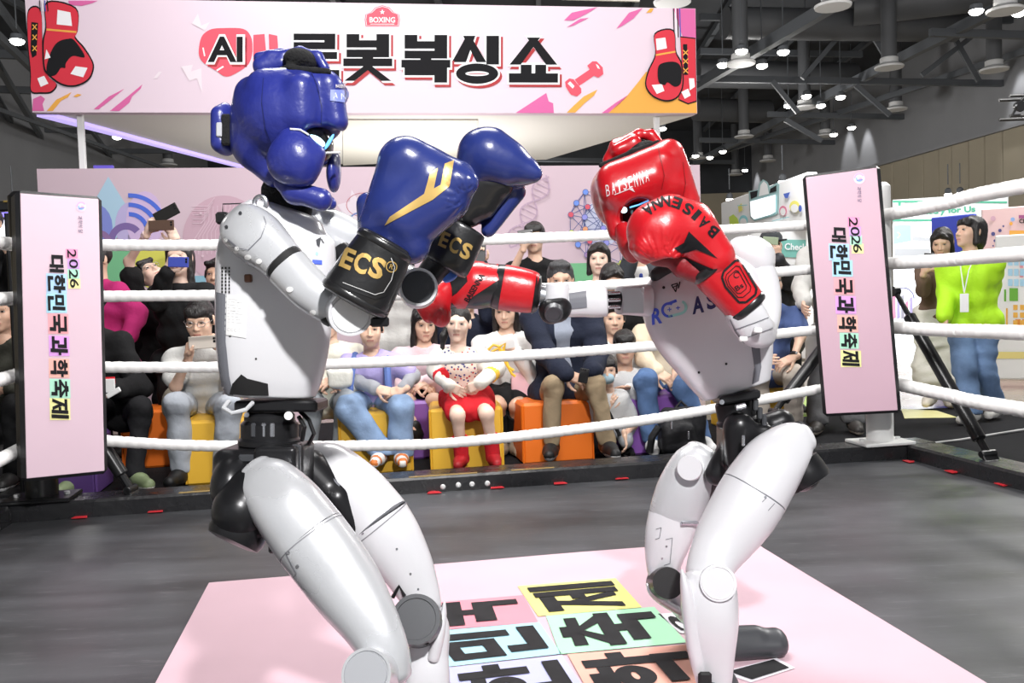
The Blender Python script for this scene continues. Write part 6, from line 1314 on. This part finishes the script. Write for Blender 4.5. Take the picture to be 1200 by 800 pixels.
def glasses(P, mm=None):
    mm = mm or mat('glasses_frame', (.35, .33, .32), .3, .6); c = P['head']; k = P['hs']; q = lambda x, y, z: c + P['hx'] * x * k + P['hy'] * y * k + P['hz'] * z * k
    m = MB()
    for sgn in (-1, 1):
        ring = [q(sgn * .033 + .021 * cos(2 * pi * i / 18), .097 - .012 * abs(cos(2 * pi * i / 18)) * 0, .002 + .017 * sin(2 * pi * i / 18)) for i in range(19)]
        m.tube(ring, .0017, 6); m.tube([q(sgn * .054, .095, .006), q(sgn * .077, .05, .006), q(sgn * .08, .0, .004)], .0016, 6)
    m.tube([q(-.012, .098, .004), q(0, .101, .006), q(.012, .098, .004)], .0016, 6)
    return m.build('glasses', mm, P['T'])
def phone(label, c, d, w_, h_, rot, col, screen_back=True, tilt=0, cat='phone', lens=True, group=None):
    p = W(*c, d); r = radians(rot); x = CR * cos(r) - CU * sin(r); y = CR * sin(r) + CU * cos(r); n = x.cross(y)
    n2 = (n * cos(radians(tilt)) + y * sin(radians(tilt))).normalized(); y2 = n2.cross(x)
    T = thing('phone', label, cat, p, group)
    k = d / FPX
    MB().box(p, (w_ * k, h_ * k, .009), (x, y2, n2), .003).build('case', mat('phone_' + col, col, .35), T)
    if lens:
        for dx, dy in ((.40, .26), (.40, .02)) if w_ > h_ else ((-.26, .38), (.05, .38)):
            c_ = p + x * (w_ * k * dx) + y2 * (h_ * k * dy) + n2 * .0045; MB().lathe(c_, n2, [(.007, 0), (.007, .002), (.004, .0025)], 12).build('lens', m_visor, T)
    return T
def cube(label, fl, fr, bot, d, col, group, H=.375, yaw=None, wd=None):
    """foam cube seat: pixel of the left and right edge of its front face, of its foot, and its distance"""
    a = WZ(fl, bot, HF); b_ = WZ(fr, bot, HF); c = (a + b_) / 2; wdt = wd or min((b_ - a).length, .45); x = u if yaw is None else Vector((cos(yaw), sin(yaw), 0)); n = Vector((-x.y, x.x, 0))
    T = thing('cube_seat', label, 'stool', c + n * wdt / 2, group)
    mm = mat('foam_' + col, col, .42, bump=.08, bscale=10)
    q = c + n * wdt / 2
    MB().box(q + Z * H / 2, (wdt, wdt, H - .002), (x, n, Z), .018).build('cushion', mm, T)
    for i in (-1, 1):
        for j in (-1, 1): MB().tube([q + x * (i * (wdt / 2 - .006)) + n * (j * (wdt / 2 - .006)) + Z * .015, q + x * (i * (wdt / 2 - .006)) + n * (j * (wdt / 2 - .006)) + Z * (H - .015)], .004, 6).build('seam_piping', mm, T)
    return T
UP, DN, TO, AW, LF, RT = Vector((0, 0, 1)), Vector((0, 0, -1)), Vector((0, -1, 0)), Vector((0, 1, 0)), Vector((-1, 0, 0)), Vector((1, 0, 0))
V_ = lambda *a: Vector(a)

# --- cubes
YG, OG = None, None
cube('yellow foam cube seat under the girl in red socks', 506, 591, 552, 5.22, '#e8b63a', YG, yaw=radians(4))
cube('yellow foam cube seat under the boy in the lavender shirt', 401, 484, 557, 5.25, '#e8b63a', YG)
cube('yellow foam cube seat under the man filming in the grey shirt', 222, 300, 568, 5.1, '#e8b63a', YG)
cube('orange foam cube seat under the man in the navy suit jacket', 613, 699, 543, 5.4, '#e8731f', OG)
cube('orange foam cube seat left of the filming man in the grey shirt', 150, 215, 549, 5.8, '#e8731f', OG, wd=.4)
cube('purple foam cube seat under the visitor in beige top and jeans', 735, 800, 533, 5.6, '#7d4f9e', None, wd=.4)
cube('purple foam cube seat between the boy and the girl', 478, 540, 538, 5.75, '#7d4f9e', None, wd=.42)
cube('purple foam cube seat behind the lower edge of the left pad', 36, 108, 585, 4.9, '#6a4a90', None, H=.33)
cube('yellow foam cube seat under the man in the blue shirt', 858, 935, 506, 6.3, '#e8b63a', None, wd=.44)
cube('purple foam cube seat behind the woman in the white shirt', 596, 660, 524, 6.2, '#6f4a94', None, wd=.4)

# --- seated front row
navy = fab('navy_wool', (.014, .018, .035)); khaki = fab('khaki', (.34, .26, .165)); gshirt = fab('grey_shirt', (.30, .33, .40))
P = person('man in navy suit jacket, grey shirt and khaki trousers sitting on orange cube', (657, 329, 5.55), (660, 462, 5.72), hair='swept', hm=m_hairg, skin='c', top=navy, under=(gshirt, .045), bot=khaki, sw=.20, infl=.018,
           knees=[(648, 452, 5.22), (697, 450, 5.22)], ankles=[(646, 520, 5.32), (712, 518, 5.32)], hands=[dict(p=(662, 438, 5.2), f=(.85, -.1, -.35), n=(.1, .7, -.7), pose='relax'), dict(p=(694, 436, 5.22), f=(-.8, -.1, -.4), n=(-.1, .7, -.7), pose='clasp')], shoes=('#1a1a1c', '#e0e0e0'), look=(0, -4, 0), coatlen=.25)
phone('black phone held in the lap of the man in the navy suit jacket', (684, 440), 5.12, 11, 17, 10, '#101012')
floral = mat('floral_print', (.78, .72, .62), .8); nt = floral.node_tree; tc = nt.nodes.new('ShaderNodeTexCoord'); vo = nt.nodes.new('ShaderNodeTexVoronoi'); vo.inputs['Scale'].default_value = 52
lt = nt.nodes.new('ShaderNodeMath'); lt.operation = 'LESS_THAN'; lt.inputs[1].default_value = .34; crp = nt.nodes.new('ShaderNodeValToRGB'); crp.color_ramp.interpolation = 'CONSTANT'; crp.color_ramp.elements[0].color = (.45, .03, .04, 1); crp.color_ramp.elements[1].position = .5; crp.color_ramp.elements[1].color = (.05, .06, .22, 1)
mx = nt.nodes.new('ShaderNodeMixRGB'); mx.inputs[1].default_value = (.78, .72, .62, 1)
nt.links.new(tc.outputs['Object'], vo.inputs['Vector']); nt.links.new(vo.outputs['Distance'], lt.inputs[0]); nt.links.new(vo.outputs['Color'], crp.inputs[0]); nt.links.new(lt.outputs[0], mx.inputs[0]); nt.links.new(crp.outputs[0], mx.inputs[2]); nt.links.new(mx.outputs[0], nt.nodes['Principled BSDF'].inputs['Base Color'])
wjack = fab('cream_jacket', (.80, .77, .70)); redf = fab('red_skirt', (.60, .02, .03)); navyf = fab('navy_band', (.03, .05, .22)); yelf = fab('yellow_band', (.85, .50, .06))
G = person('girl in floral blouse, cream jacket, red skirt and red socks on yellow cube', (537, 379, 5.2), (547, 468, 5.38), hs=.90, s=.80, sw=.135, hair='pony', skin='a', top=wjack, under=(floral, .135), bot=redf, botk='skirt', infl=.006,
           knees=[(536, 486, 4.98), (570, 484, 4.98)], ankles=[(541, 534, 5.08), (578, 532, 5.08)], hands=[dict(p=(526, 451, 5.08), e=(511, 434, 5.25), f=(.8, -.2, -.45), n=(.4, .8, -.3), pose='relax'), dict(p=(562, 450, 5.08), e=(582, 432, 5.25), f=(-.8, -.2, -.3), n=(-.4, .8, -.3), pose='clasp')], shoes=('#b01822', '#a01820'), look=(-4, -3, 4), wr=.003)
for i in (0, 1):
    a_, b_ = G['an'][i], G['kn'][i]; MB().tube([a_ - Z * .03, a_ + (b_ - a_) * .2, a_ + (b_ - a_) * .46], [.042, .043, .047], 16).build('sock', redf, G['T'])
    e, wv_ = G['El'][i], G['Wr'][i]; S0 = G['S'][i]
    MB().tube([e + (wv_ - e) * .25, e + (wv_ - e) * .45], .049, 16).build('sleeve_band', redf if i == 0 else yelf, G['T'])
    MB().tube([S0 + (e - S0) * .3, S0 + (e - S0) * .5], .052, 16).build('sleeve_band', navyf, G['T'])
lav = fab('lavender', (.46, .40, .72)); grey = fab('grey_marl', (.32, .33, .36)); denim = fab('light_denim', (.26, .37, .56), var=.18, vscale=9); bpk = fab('blue_strap', (.11, .17, .42))
orsh = mat('orange_leather', (.70, .20, .04), .5)
Bq = person('boy in lavender shirt over grey sleeves with blue backpack straps and light jeans', (434, 385, 5.3), (438, 468, 5.5), hs=.93, s=.86, sw=.155, hair='fringe', skin='b', top=lav, topk='tee', bot=denim, wide=.03,
            knees=[(409, 479, 5.08), (470, 478, 5.08)], ankles=[(446, 530, 5.15), (470, 530, 5.15)], hands=[dict(p=(442, 456, 5.15), e=(404, 441, 5.38), f=(.9, -.1, -.2), n=(.1, .7, -.6)), dict(p=(472, 456, 5.15), e=(483, 440, 5.38), f=(-.9, -.1, -.2), n=(-.1, .7, -.6), pose='relax')], shoes=('#e8e4e0', '#efece8'), shoe_tri=orsh, look=(6, -6, 0))
S, E, Wt = Bq['S'], Bq['El'], Bq['Wr']
V, Q = nets(sum([[cap(S[i], E[i], .048, .045, k=.03), cap(E[i], E[i] + (Wt[i] - E[i]) * .93, .046, .038, k=.03)] for i in (0, 1)], []), .010, wrinkle=.003, wfreq=30); np_mesh('undersleeve', V, Q, grey, Bq['T'])
for i in (0, 1):
    sgn = -1 if i == 0 else 1; f_, l_ = Bq['fwd'], Bq['lat']; a_ = Bq['nb'] + l_ * sgn * .10
    MB().tube([a_ - f_ * .02 + Z * .0, a_ + f_ * .085 - Z * .05, a_ + f_ * .135 + l_ * sgn * .01 - Z * .16, a_ + f_ * .125 + l_ * sgn * .02 - Z * .28, a_ + f_ * .02 + l_ * sgn * .05 - Z * .32], .021, 8).build('backpack_strap', bpk, Bq['T'])
offw = fab('off_white_tee', (.66, .66, .64)); lgrey = fab('light_grey_trousers', (.42, .45, .50)); dk = fab('black_knit', (.010, .010, .011)); khk = fab('taupe_overshirt', (.36, .32, .26))
M6 = person('man in off-white shirt and glasses filming with a phone on yellow cube', (234, 375, 5.15), (238, 473, 5.5), hair='fringe', skin='b', top=offw, topk='tee', bot=lgrey, wide=.012, knees=[(207, 474, 5.0), (268, 476, 5.0)], ankles=[(214, 550, 5.08), (262, 552, 5.08)],
            hands=[dict(p=(221, 418, 4.95), e=(206, 452, 5.1), f=(.25, -.2, .9), n=(.8, -.2, 0), pose='grip'), dict(p=(262, 412, 4.98), e=(270, 452, 5.1), f=(-.25, -.2, .9), n=(-.8, -.2, 0), pose='grip')], shoes=('#141416', '#303030'), look=(4, -14, 0), sw=.19)
glasses(M6); phone('pale phone held sideways by the filming man on the yellow cube', (238, 401), 4.88, 34, 15, -4, '#cfc6bc')
blob('overshirt', [cap(M6['hip'] - M6['lat'] * .12, M6['hip'] + M6['lat'] * .12, .125, k=.03), cap(M6['hip'] + M6['fwd'] * .10 + Z * .04 - M6['lat'] * .1, M6['hip'] + M6['fwd'] * .10 + Z * .04 + M6['lat'] * .1, .05, k=.03)], .011, khk, M6['T'], wrinkle=.006, wfreq=30)
P3 = person('person in black sweater and trousers with green sneakers beside the left pad', (104, 356, 5.25), (142, 482, 5.4), turn=-14, hair='short', skin='b', top=dk, bot=fab('black_trousers', (.012, .012, .014)), knees=[(105, 470, 5.0), (165, 476, 5.0)], ankles=[(88, 560, 4.93), (158, 555, 4.95)],
            hands=[dict(p=(112, 450, 5.0)), dict(p=(138, 455, 4.98), f=(-.7, -.4, .2), n=(-.2, .6, .5), pose='grip')], shoes=('#7c8a66', '#dcdcd4'), sw=.2, infl=.022, footdir=[V_(-.1, -1, 0), V_(.75, -.7, 0)])
blob('collar', [cap(P3['nb'] + Z * .01 + P3['lat'] * .03 + P3['fwd'] * .06, P3['nb'] + P3['lat'] * .07 - Z * .03 + P3['fwd'] * .1, .02)], .008, m_white, P3['T'])
T_ = thing('booklet', 'red and white booklet in the lap of the person in black sweater', 'booklet', W(126, 452, 4.9)); MB().box(W(124, 452, 4.92), (.10, .012, .075), None, .002).build('cover', m_white, T_); MB().box(W(124, 446, 4.93), (.10, .012, .04), None, .002).build('red_cover', redf, T_)
phone('white phone over the booklet beside the left pad', (133, 460), 4.88, 18, 6, -30, '#e8e8e8', lens=False)
crm = fab('cream_zip', (.70, .68, .58)); gtr = fab('grey_trousers', (.34, .37, .40))
P8 = person('person in cream top and grey trousers seated right behind the blue robot', (384, 372, 5.5), (384, 470, 5.6), hair='short', top=crm, bot=gtr, knees=[(366, 470, 5.2), (404, 468, 5.2)], ankles=[(362, 528, 5.3), (398, 530, 5.3)], hands=[dict(p=(380, 448, 5.2), f=(.6, -.6, 0), n=(0, .6, -.7)), dict(p=(398, 446, 5.2), f=(-.6, -.6, 0), n=(0, .6, -.7))], shoes=('#202024', '#303030'), look=(10, -10, 0))
tag(blob('tote_bag', [rbox(W(398, 443, 5.08), (.075, .04, .06), .03, k=.02)], .008, fab('cream_canvas', (.74, .74, .68)), None, wrinkle=.005, wfreq=40), 'cream cloth bag in the lap behind the blue robot', 'bag')
pinkb = fab('pink_blouse', (.76, .58, .62)); 
P10 = person('woman in pale pink blouse and black skirt seated behind the girl', (497, 378, 5.95), (492, 462, 6.1), hair='long', skin='b', top=pinkb, bot=dk, botk='skirt', knees=[(478, 470, 5.75), (508, 470, 5.7)], ankles=[(484, 505, 5.62), (520, 520, 5.8)], hands=[dict(p=(488, 447, 5.75), f=(.7, -.2, -.3), n=(0, .6, -.7)), dict(p=(503, 445, 5.75), f=(-.7, -.2, -.3), n=(0, .6, -.7))], shoes=('#0e0e0e', '#141414'), look=(15, -15, 0), footdir=[V_(-.4, -1, 0), V_(.2, -1, 0)])
P11 = person('woman in white shirt holding papers and yellow ribbon behind the girl', (592, 362, 5.85), (598, 463, 6.0), hair='long', skin='b', top=fab('white_shirt', (.80, .79, .77)), bot=dk, botk='skirt', knees=[(583, 474, 5.62), (607, 476, 5.6)], ankles=[(589, 520, 5.75), (603, 521, 5.75)], hands=[dict(p=(576, 408, 5.6), f=(.7, -.2, .5), n=(.2, .6, -.6), pose='grip'), dict(p=(605, 412, 5.6), f=(-.8, -.2, .4), n=(-.2, .6, -.6), pose='grip')], shoes=('#9a8a78', '#b8a890'), look=(-6, -16, 0))
for i in (0, 1): MB().tube([P11['an'][i], P11['kn'][i] * .75 + P11['an'][i] * .25], [.044, .06], 14).build('long_sock', dk, P11['T'])
T_ = thing('paper', 'white sheet of paper held by the woman in the white shirt', 'paper', W(590, 400, 5.5)); MB().box(W(590, 401, 5.5), (.13, .004, .085), ((CR + CU * .2).normalized(), _F, (CU - CR * .2).normalized())).build('sheet', m_white, T_, smooth=False)
m_rib = mat('yellow_ribbon', (.85, .52, .05), .45); rb = MB()
for q in ([(572, 410), (578, 404), (586, 406), (592, 402), (590, 412)], [(576, 412), (584, 408), (588, 416), (586, 408)], [(590, 406), (592, 424), (600, 438), (604, 441)], [(584, 406), (590, 414), (596, 430), (602, 434)]): rb.tube([W(x, y, 5.46) for x, y in q], .009, 6)
tag(rb.build('ribbon', m_rib), 'looped yellow ribbon in the hands of the woman in white shirt', 'ribbon')
tag(blob('shopping_bag', [rbox(W(613, 468, 5.75), (.07, .05, .17), .02, k=.02)], .009, fab('pink_bag', (.78, .50, .56)), None, wrinkle=.004, wfreq=30), 'pale pink cloth bag hanging between the white shirt and the suit jacket', 'bag')
P6n = person('person in dark navy jacket standing behind the girl, phone raised', (546, 346, 6.3), (546, 440, 6.4), hair='short', top=navy, bot=dk, hands=[dict(p=(530, 420, 6.2)), dict(p=(563, 309, 6.05), e=(572, 368, 6.2), f=(0, -.05, 1), n=(0, -1, 0), pose='grip')], infl=.02, look=(0, -8, 0))
phone('black phone raised in a hand behind the blue glove cuff', (563, 296), 6.015, 12, 22, 3, '#141416')
cg = fab('pale_grey_coat', (.58, .57, .55))
P7 = person('standing person in pale grey coat behind the boy in lavender', (470, 300, 6.4), (462, 400, 6.5), hair='bob', top=cg, bot=cg, wide=.03, coatlen=.6, infl=.02)
P14 = person('youth in black tee standing with a phone held before his eyes', (626, 278, 6.6), (634, 385, 6.8), hair='fringe', skin='b', top=dk, topk='tee', bot=dk, hands=[dict(p=(614, 288, 6.4), e=(601, 318, 6.5), f=(.15, -.1, .9), n=(.3, 1, 0), pose='grip'), dict(p=(650, 345, 6.5), e=(652, 330, 6.6), f=(-.6, 0, -.3), n=(0, 1, 0))], look=(-6, 0, 0), sw=.18)
phone('black phone held before the eyes of the youth in black tee', (616, 275), 6.37, 18, 12, -8, '#121214')
P15 = person('woman with shoulder-length black hair and white top standing behind the suit man', (702, 303, 6.5), (704, 400, 6.75), hair='bob', skin='a', top=fab('white_top', (.80, .80, .78)), bot=dk, look=(-10, -4, 0), sw=.165)
MB().tube([P15['nb'] - P15['lat'] * .09 + P15['fwd'] * .02 - Z * .02, P15['nb'] - P15['lat'] * .085 + P15['fwd'] * .10 - Z * .08, P15['nb'] - P15['lat'] * .09 + P15['fwd'] * .13 - Z * .25], .016, 8).build('bag_strap', dk, P15['T'])
P16 = person('dark-haired visitor looking down, half hidden by the red robot arm', (717, 328, 6.1), (722, 430, 6.3), hair='long', hs=.95, skin='c', top=dk, bot=dk, look=(6, -24, 0))
P17 = person('man in dark suit and tie holding up a phone behind the red glove', (748, 286, 6.9), (752, 400, 7.1), hair='short', top=fab('charcoal_suit', (.05, .055, .065)), under=(fab('white_shirt', (.80, .79, .77)), .05), bot=navy, hands=[dict(p=(738, 305, 6.65), e=(728, 340, 6.8), f=(.1, -.1, .9), n=(.2, 1, 0), pose='grip'), dict(p=(765, 380, 6.9))])
blob('tie', [cap(P17['nb'] + P17['fwd'] * .115 - Z * .07, P17['nb'] + P17['fwd'] * .125 - Z * .34, .014, .026)], .006, navyf, P17['T'])
phone('black phone held up beside the red glove fist', (735, 296), 6.6, 11, 16, 4, '#121214')
P18 = person('boy in white shirt with dark strap below the red robot arm', (719, 373, 5.9), (722, 460, 6.0), hair='short', hs=.92, s=.85, sw=.14, skin='b', top=fab('white_shirt', (.80, .79, .77)), topk='tee', bot=grey, knees=[(712, 488, 5.95), (734, 488, 5.95)], ankles=[(712, 517, 6.05), (734, 517, 6.05)], look=(0, -4, 0))
MB().tube([P18['nb'] - P18['lat'] * .07 - Z * .01, P18['nb'] - P18['lat'] * .04 + P18['fwd'] * .105 - Z * .08, P18['nb'] + P18['lat'] * .02 + P18['fwd'] * .135 - Z * .22], .014, 8).build('bag_strap', dk, P18['T'])
P19 = person('boy with black bowl haircut peering over a smaller masked child', (732, 406, 5.72), (740, 488, 5.85), hair='fringe', hs=.93, s=.84, sw=.13, skin='c', top=fab('white_tee', (.62, .62, .62)), bot=dk, knees=[(728, 500, 5.72), (752, 500, 5.72)], ankles=[(730, 520, 5.95), (752, 520, 5.95)], hands=[dict(p=(752, 478, 5.75)), dict(p=(738, 455, 5.55), f=(-.9, -.3, .1), n=(0, -.4, -1), pose='flat')], look=(-4, -4, 0))
P20 = person('small child in a blue-grey face mask squatting beside the orange cube', (711, 433, 5.42), (720, 500, 5.55), hair='fringe', hs=.80, s=.72, sw=.10, skin='b', top=fab('white_tee', (.62, .62, .62)), topk='tee', bot=fab('grey_shorts', (.30, .31, .33)), knees=[(712, 510, 5.40), (733, 516, 5.40)], ankles=[(716, 528, 5.6), (734, 530, 5.55)], hands=[dict(p=(711, 478, 5.42), f=(.3, -.3, .6), n=(.3, 1, 0)), dict(p=(732, 510, 5.38), f=(.1, -.2, -.9), n=(-1, 0, 0))], look=(-4, -4, 2), infl=.010, wr=.002)
mk = [ell((0, .072, -.055), (.056, .042, .045))]; V, Q = nets(mk, .006); np_mesh('face_mask', P20['toW'](V, P20['head'], P20['R'], P20['hs']), Q, fab('mask_blue', (.34, .47, .54)), P20['T'])
MB().tube([P20['nb'] - P20['lat'] * .05 + P20['fwd'] * .07 - Z * .03, P20['nb'] + P20['fwd'] * .11 - Z * .12, P20['nb'] + P20['lat'] * .06 + P20['fwd'] * .11 - Z * .26], .012, 8).build('bag_strap', dk, P20['T'])
beige = fab('beige_top', (.66, .56, .42)); den2 = fab('blue_denim', (.085, .15, .30), var=.2, vscale=9)
P21 = person('person in beige top and blue jeans on purple cube behind the red robot', (782, 350, 6.0), (778, 455, 6.1), hair='bob', top=beige, bot=den2, wide=.012, knees=[(757, 446, 5.45), (800, 450, 5.45)], ankles=[(765, 515, 5.5), (822, 512, 5.5)], hands=[dict(p=(770, 436, 5.5), f=(.6, -.4, -.4), n=(0, .6, -.7)), dict(p=(795, 432, 5.45), f=(-.2, -.4, -.9), n=(-.2, .9, -.2))], sw=.2, shoes=('#d8d8d8', '#efefef'))
bk = thing('backpack', 'black backpack standing on the carpet in front of the jeans', 'backpack', W(800, 534, 5.3))
blob('pack', [rbox(W(799, 506, 5.35), (.14, .08, .15), .06, k=.04), rbox(W(795, 512, 5.27), (.10, .05, .09), .04, k=.03)], .009, fab('black_nylon', (.012, .012, .014), .6), bk, wrinkle=.004, wfreq=35)
MB().tube([W(772, 500, 5.28), W(764, 512, 5.27), W(761, 530, 5.28)], .022, 10).build('shoulder_strap', fab('black_nylon', (.012, .012, .014), .6), bk)
MB().tube([W(790, 480, 5.35), W(798, 470, 5.35), W(808, 480, 5.35)], .009, 8).build('top_handle', fab('black_nylon', (.012, .012, .014), .6), bk)
for x, y in ((787, 498), (807, 510)): MB().box(W(x, y, 5.20), (.012, .008, .05), None, .003).build('zip_pull', m_metal, bk)
blt = fab('blue_polo', (.085, .13, .30)); bgt = fab('beige_trousers', (.50, .44, .38))
P22 = person('man in blue shirt and beige trousers seated behind the guarding robot arm', (902, 330, 6.15), (900, 436, 6.3), turn=10, hair='short', skin='b', top=blt, topk='tee', bot=bgt, wide=.01, knees=[(888, 442, 5.9), (930, 440, 5.9)], ankles=[(892, 492, 6.0), (929, 494, 6.0)], hands=[dict(p=(890, 420, 5.95)), dict(p=(930, 419, 5.9), e=(938, 395, 6.05), f=(-.9, -.1, -.35), n=(0, .5, -.8))], shoes=('#404044', '#d0d0d0'), sw=.2)
e, wv_ = P22['El'][1], P22['Wr'][1]; MB().tube([wv_ + (e - wv_) * .04, wv_ + (e - wv_) * .14], .034, 14).build('wristwatch', m_blackm, P22['T'])
camo = fab('dark_camo', (.03, .031, .036), .5, var=.6, vscale=9)
P23 = person('visitor in dark patterned jacket and cap holding both hands before the face', (904, 288, 7.0), (915, 400, 7.2), hair='cap', hm=fab('grey_cap', (.05, .055, .06)), skin='b', top=camo, bot=dk, hands=[dict(p=(896, 304, 6.75), e=(890, 335, 6.9), f=(.25, -.1, .9), n=(.1, 1, 0), pose='grip'), dict(p=(912, 303, 6.75), e=(926, 332, 6.9), f=(-.25, -.1, .9), n=(-.1, 1, 0), pose='grip')], infl=.022)
phone('pale green phone held up by the visitor in the dark patterned jacket', (903, 282), 6.68, 18, 9, 4, '#9aa88c', lens=False)
P24 = person('person in grey coat and baggy dark grey trousers behind the right pad', (972, 262, 6.5), (980, 395, 6.6), hair='short', top=cg, bot=fab('dark_grey_trousers', (.12, .12, .125)), wide=.03, knees=[(962, 450, 6.3), (992, 450, 6.3)], ankles=[(958, 493, 6.15), (1001, 493, 6.15)], hands=[dict(p=(941, 355, 6.1)), dict(p=(1000, 370, 6.2))], shoes=('#3a3634', '#c8bcae'), footdir=[V_(-.5, -1, 0), V_(-.2, -1, 0)], coatlen=.5, infl=.02)
# --- standing women at right
brn = fab('brown_knit', (.16, .105, .075)); wsk = fab('cream_skirt', (.72, .70, .64))
P25 = person('woman with long dark hair in brown top and cream skirt looking at a phone', (1104, 284, 7.2), (1100, 368, 7.3), turn=-30, hair='long', skin='b', top=brn, topk='threequarter', bot=wsk, botk='longskirt', hands=[dict(p=(1083, 318, 6.95), e=(1082, 340, 7.1), f=(.2, -.3, .8), n=(.8, .3, 0), pose='grip'), dict(p=(1098, 316, 6.95), e=(1122, 340, 7.15), f=(-.5, -.3, .7), n=(-.5, .6, 0), pose='grip')], look=(-6, -18, 0), sw=.165, shoes=('#d8d0c4', '#c8b8a0'), ankles=[(1090, 464, 7.25), (1112, 465, 7.3)], s=.98)
phone('black phone in the hands of the woman in brown', (1089, 300), 6.87, 12, 7, 4, '#26262a', lens=False)
neon = fab('neon_jacket', (.50, .90, .03), .6); jean = fab('mid_denim', (.16, .25, .42), var=.25, vscale=6)
P26 = person('woman in neon yellow-green jacket and blue jeans looking left beside the ropes', (1137, 272, 6.4), (1141, 376, 6.5), turn=-28, hair='sidebob', skin='b', top=neon, bot=jean, wide=.022, infl=.024, neckline=.064, hands=[dict(p=(1107, 371, 6.4), e=(1110, 340, 6.5), f=(-.2, -.2, -.9), n=(.8, .2, 0)), dict(p=(1155, 371, 6.4), e=(1160, 338, 6.5), f=(-.2, -.2, -.9), n=(-.8, .4, 0))], look=(-52, 10, 0), shoes=('#dcdad4', '#eceae6'), knees=[(1131, 432, 6.45), (1153, 432, 6.5)], ankles=[(1138, 482, 6.4), (1166, 476, 6.55)], sw=.166, s=1.0, footdir=[V_(-.8, -.6, 0), V_(-.7, -.7, 0)])
ny = P26['nb']; fw, lt_ = P26['fwd'], P26['lat']
MB().tube([ny - lt_ * .06 + fw * .06, ny - lt_ * .05 + fw * .165 - Z * .10, ny - lt_ * .03 + fw * .18 - Z * .26], .004, 6).tube([ny + lt_ * .04 + fw * .08, ny + fw * .17 - Z * .10, ny - lt_ * .03 + fw * .18 - Z * .26], .004, 6).build('lanyard', m_white, P26['T'])
MB().box(ny - lt_ * .03 + fw * .185 - Z * .33, (.055, .006, .13), (lt_, fw, Z), .002).build('name_badge', m_white, P26['T'])
# --- standing group at left
mag = fab('magenta_hoodie', (.42, .022, .14))
P1m = person('person in magenta hoodie standing just right of the left pad', (112, 304, 6.0), (134, 430, 6.1), turn=-25, hair='short', skin='b', top=mag, bot=dk, infl=.026, hands=[dict(p=(118, 398, 5.8)), dict(p=(150, 395, 5.9), e=(160, 368, 6.0))], sw=.2)
MB().tube([P1m['nb'] + P1m['lat'] * .1 - Z * .02, P1m['nb'] + P1m['lat'] * .06 + P1m['fwd'] * .13 - Z * .12, P1m['nb'] - P1m['lat'] * .05 + P1m['fwd'] * .17 - Z * .26], .016, 8).build('bag_strap', dk, P1m['T'])
P5 = person('person in black with head thrown back filming with a phone overhead', (176, 322, 6.5), (172, 432, 6.7), turn=15, hair='short', skin='a', top=dk, bot=dk, topk='tee', sleeve_end=0, look=(20, 42, -25), hands=[dict(p=(173, 272, 6.2), e=(151, 306, 6.35), f=(.4, -.1, .8), n=(.5, .8, 0), pose='grip'), dict(p=(206, 282, 6.25), e=(212, 318, 6.4), f=(-.35, -.1, .9), n=(-.5, .8, 0), pose='grip')], infl=.022)
glasses(P5)
phone('brown phone held level overhead by the person in black', (189, 264), 6.14, 30, 12, -2, '#5a4438'); phone('black phone tilted above the brown phone overhead', (195, 250), 6.16, 30, 14, -28, '#1c1a18')
w_, e_ = P5['Wr'][0], P5['El'][0]; MB().tube([w_ + (e_ - w_) * .05, w_ + (e_ - w_) * .16], .031, 12).build('bracelet', mat('bracelet_pink', (.8, .6, .62), .4), P5['T'])
P4 = person('woman with long black hair in black top holding a blue phone before her mouth', (210, 302, 5.8), (212, 425, 6.0), hair='long', skin='a', top=dk, bot=dk, hands=[dict(p=(196, 318, 5.5), e=(184, 352, 5.65), f=(.45, -.1, .75), n=(.4, .9, 0), pose='grip'), dict(p=(228, 425, 5.9))], sw=.175, infl=.02, shoes=('#e8e8e8', '#ffffff'), ankles=[(196, 532, 5.9), (232, 532, 5.9)])
phone('blue phone held sideways by the woman with long black hair', (209, 307), 5.45, 24, 12, 1, '#3f4da8')
P30 = person('visitor with dark hair half hidden behind the blue robot back', (255, 322, 6.2), (258, 430, 6.3), hair='short', skin='c', top=dk, bot=dk)
P31 = person('person in dark olive top seated left of the left pad', (2, 366, 5.3), (8, 470, 5.5), hair='short', skin='c', top=fab('dark_olive', (.05, .05, .04)), bot=dk, knees=[(-30, 475, 5.1), (16, 475, 5.1)], ankles=[(-30, 560, 5.2), (14, 560, 5.2)], hands=[dict(p=(-20, 455, 5.1)), dict(p=(6, 455, 5.1))], look=(10, 0, 0))
P32 = person('standing photographer in black beside the left edge', (-14, 262, 6.2), (-18, 400, 6.3), hair='short', skin='b', top=dk, bot=dk, hands=[dict(p=(-30, 290, 5.9)), dict(p=(13, 300, 6.0), e=(10, 340, 6.2), f=(.1, -.1, .9), n=(-.3, .9, 0), pose='grip')])
cmr = thing('camera', 'black camera on a slim black stand at the left edge', 'camera', W(6, 560, 4.95))
MB().box(W(6, 242, 4.9), (.11, .07, .055), None, .008).build('camera_body', m_blackm, cmr); MB().cyl(W(14, 245, 4.86), W(20, 248, 4.8), .022, 14, .003).build('lens', m_blackm, cmr)
c0 = W(8, 250, 4.92); MB().cyl(c0, (c0.x, c0.y, HF), .014, 10).build('stand_pole', m_blackm, cmr)
MB().box((c0.x, c0.y, HF + .012), (.22, .22, .02), None, .005).build('foot_plate', m_blackm, cmr); MB().box(W(10, 236, 4.86), (.05, .02, .01), None, .002).build('hot_shoe', mat('brass_trim', (.4, .28, .08), .4, .5), cmr)
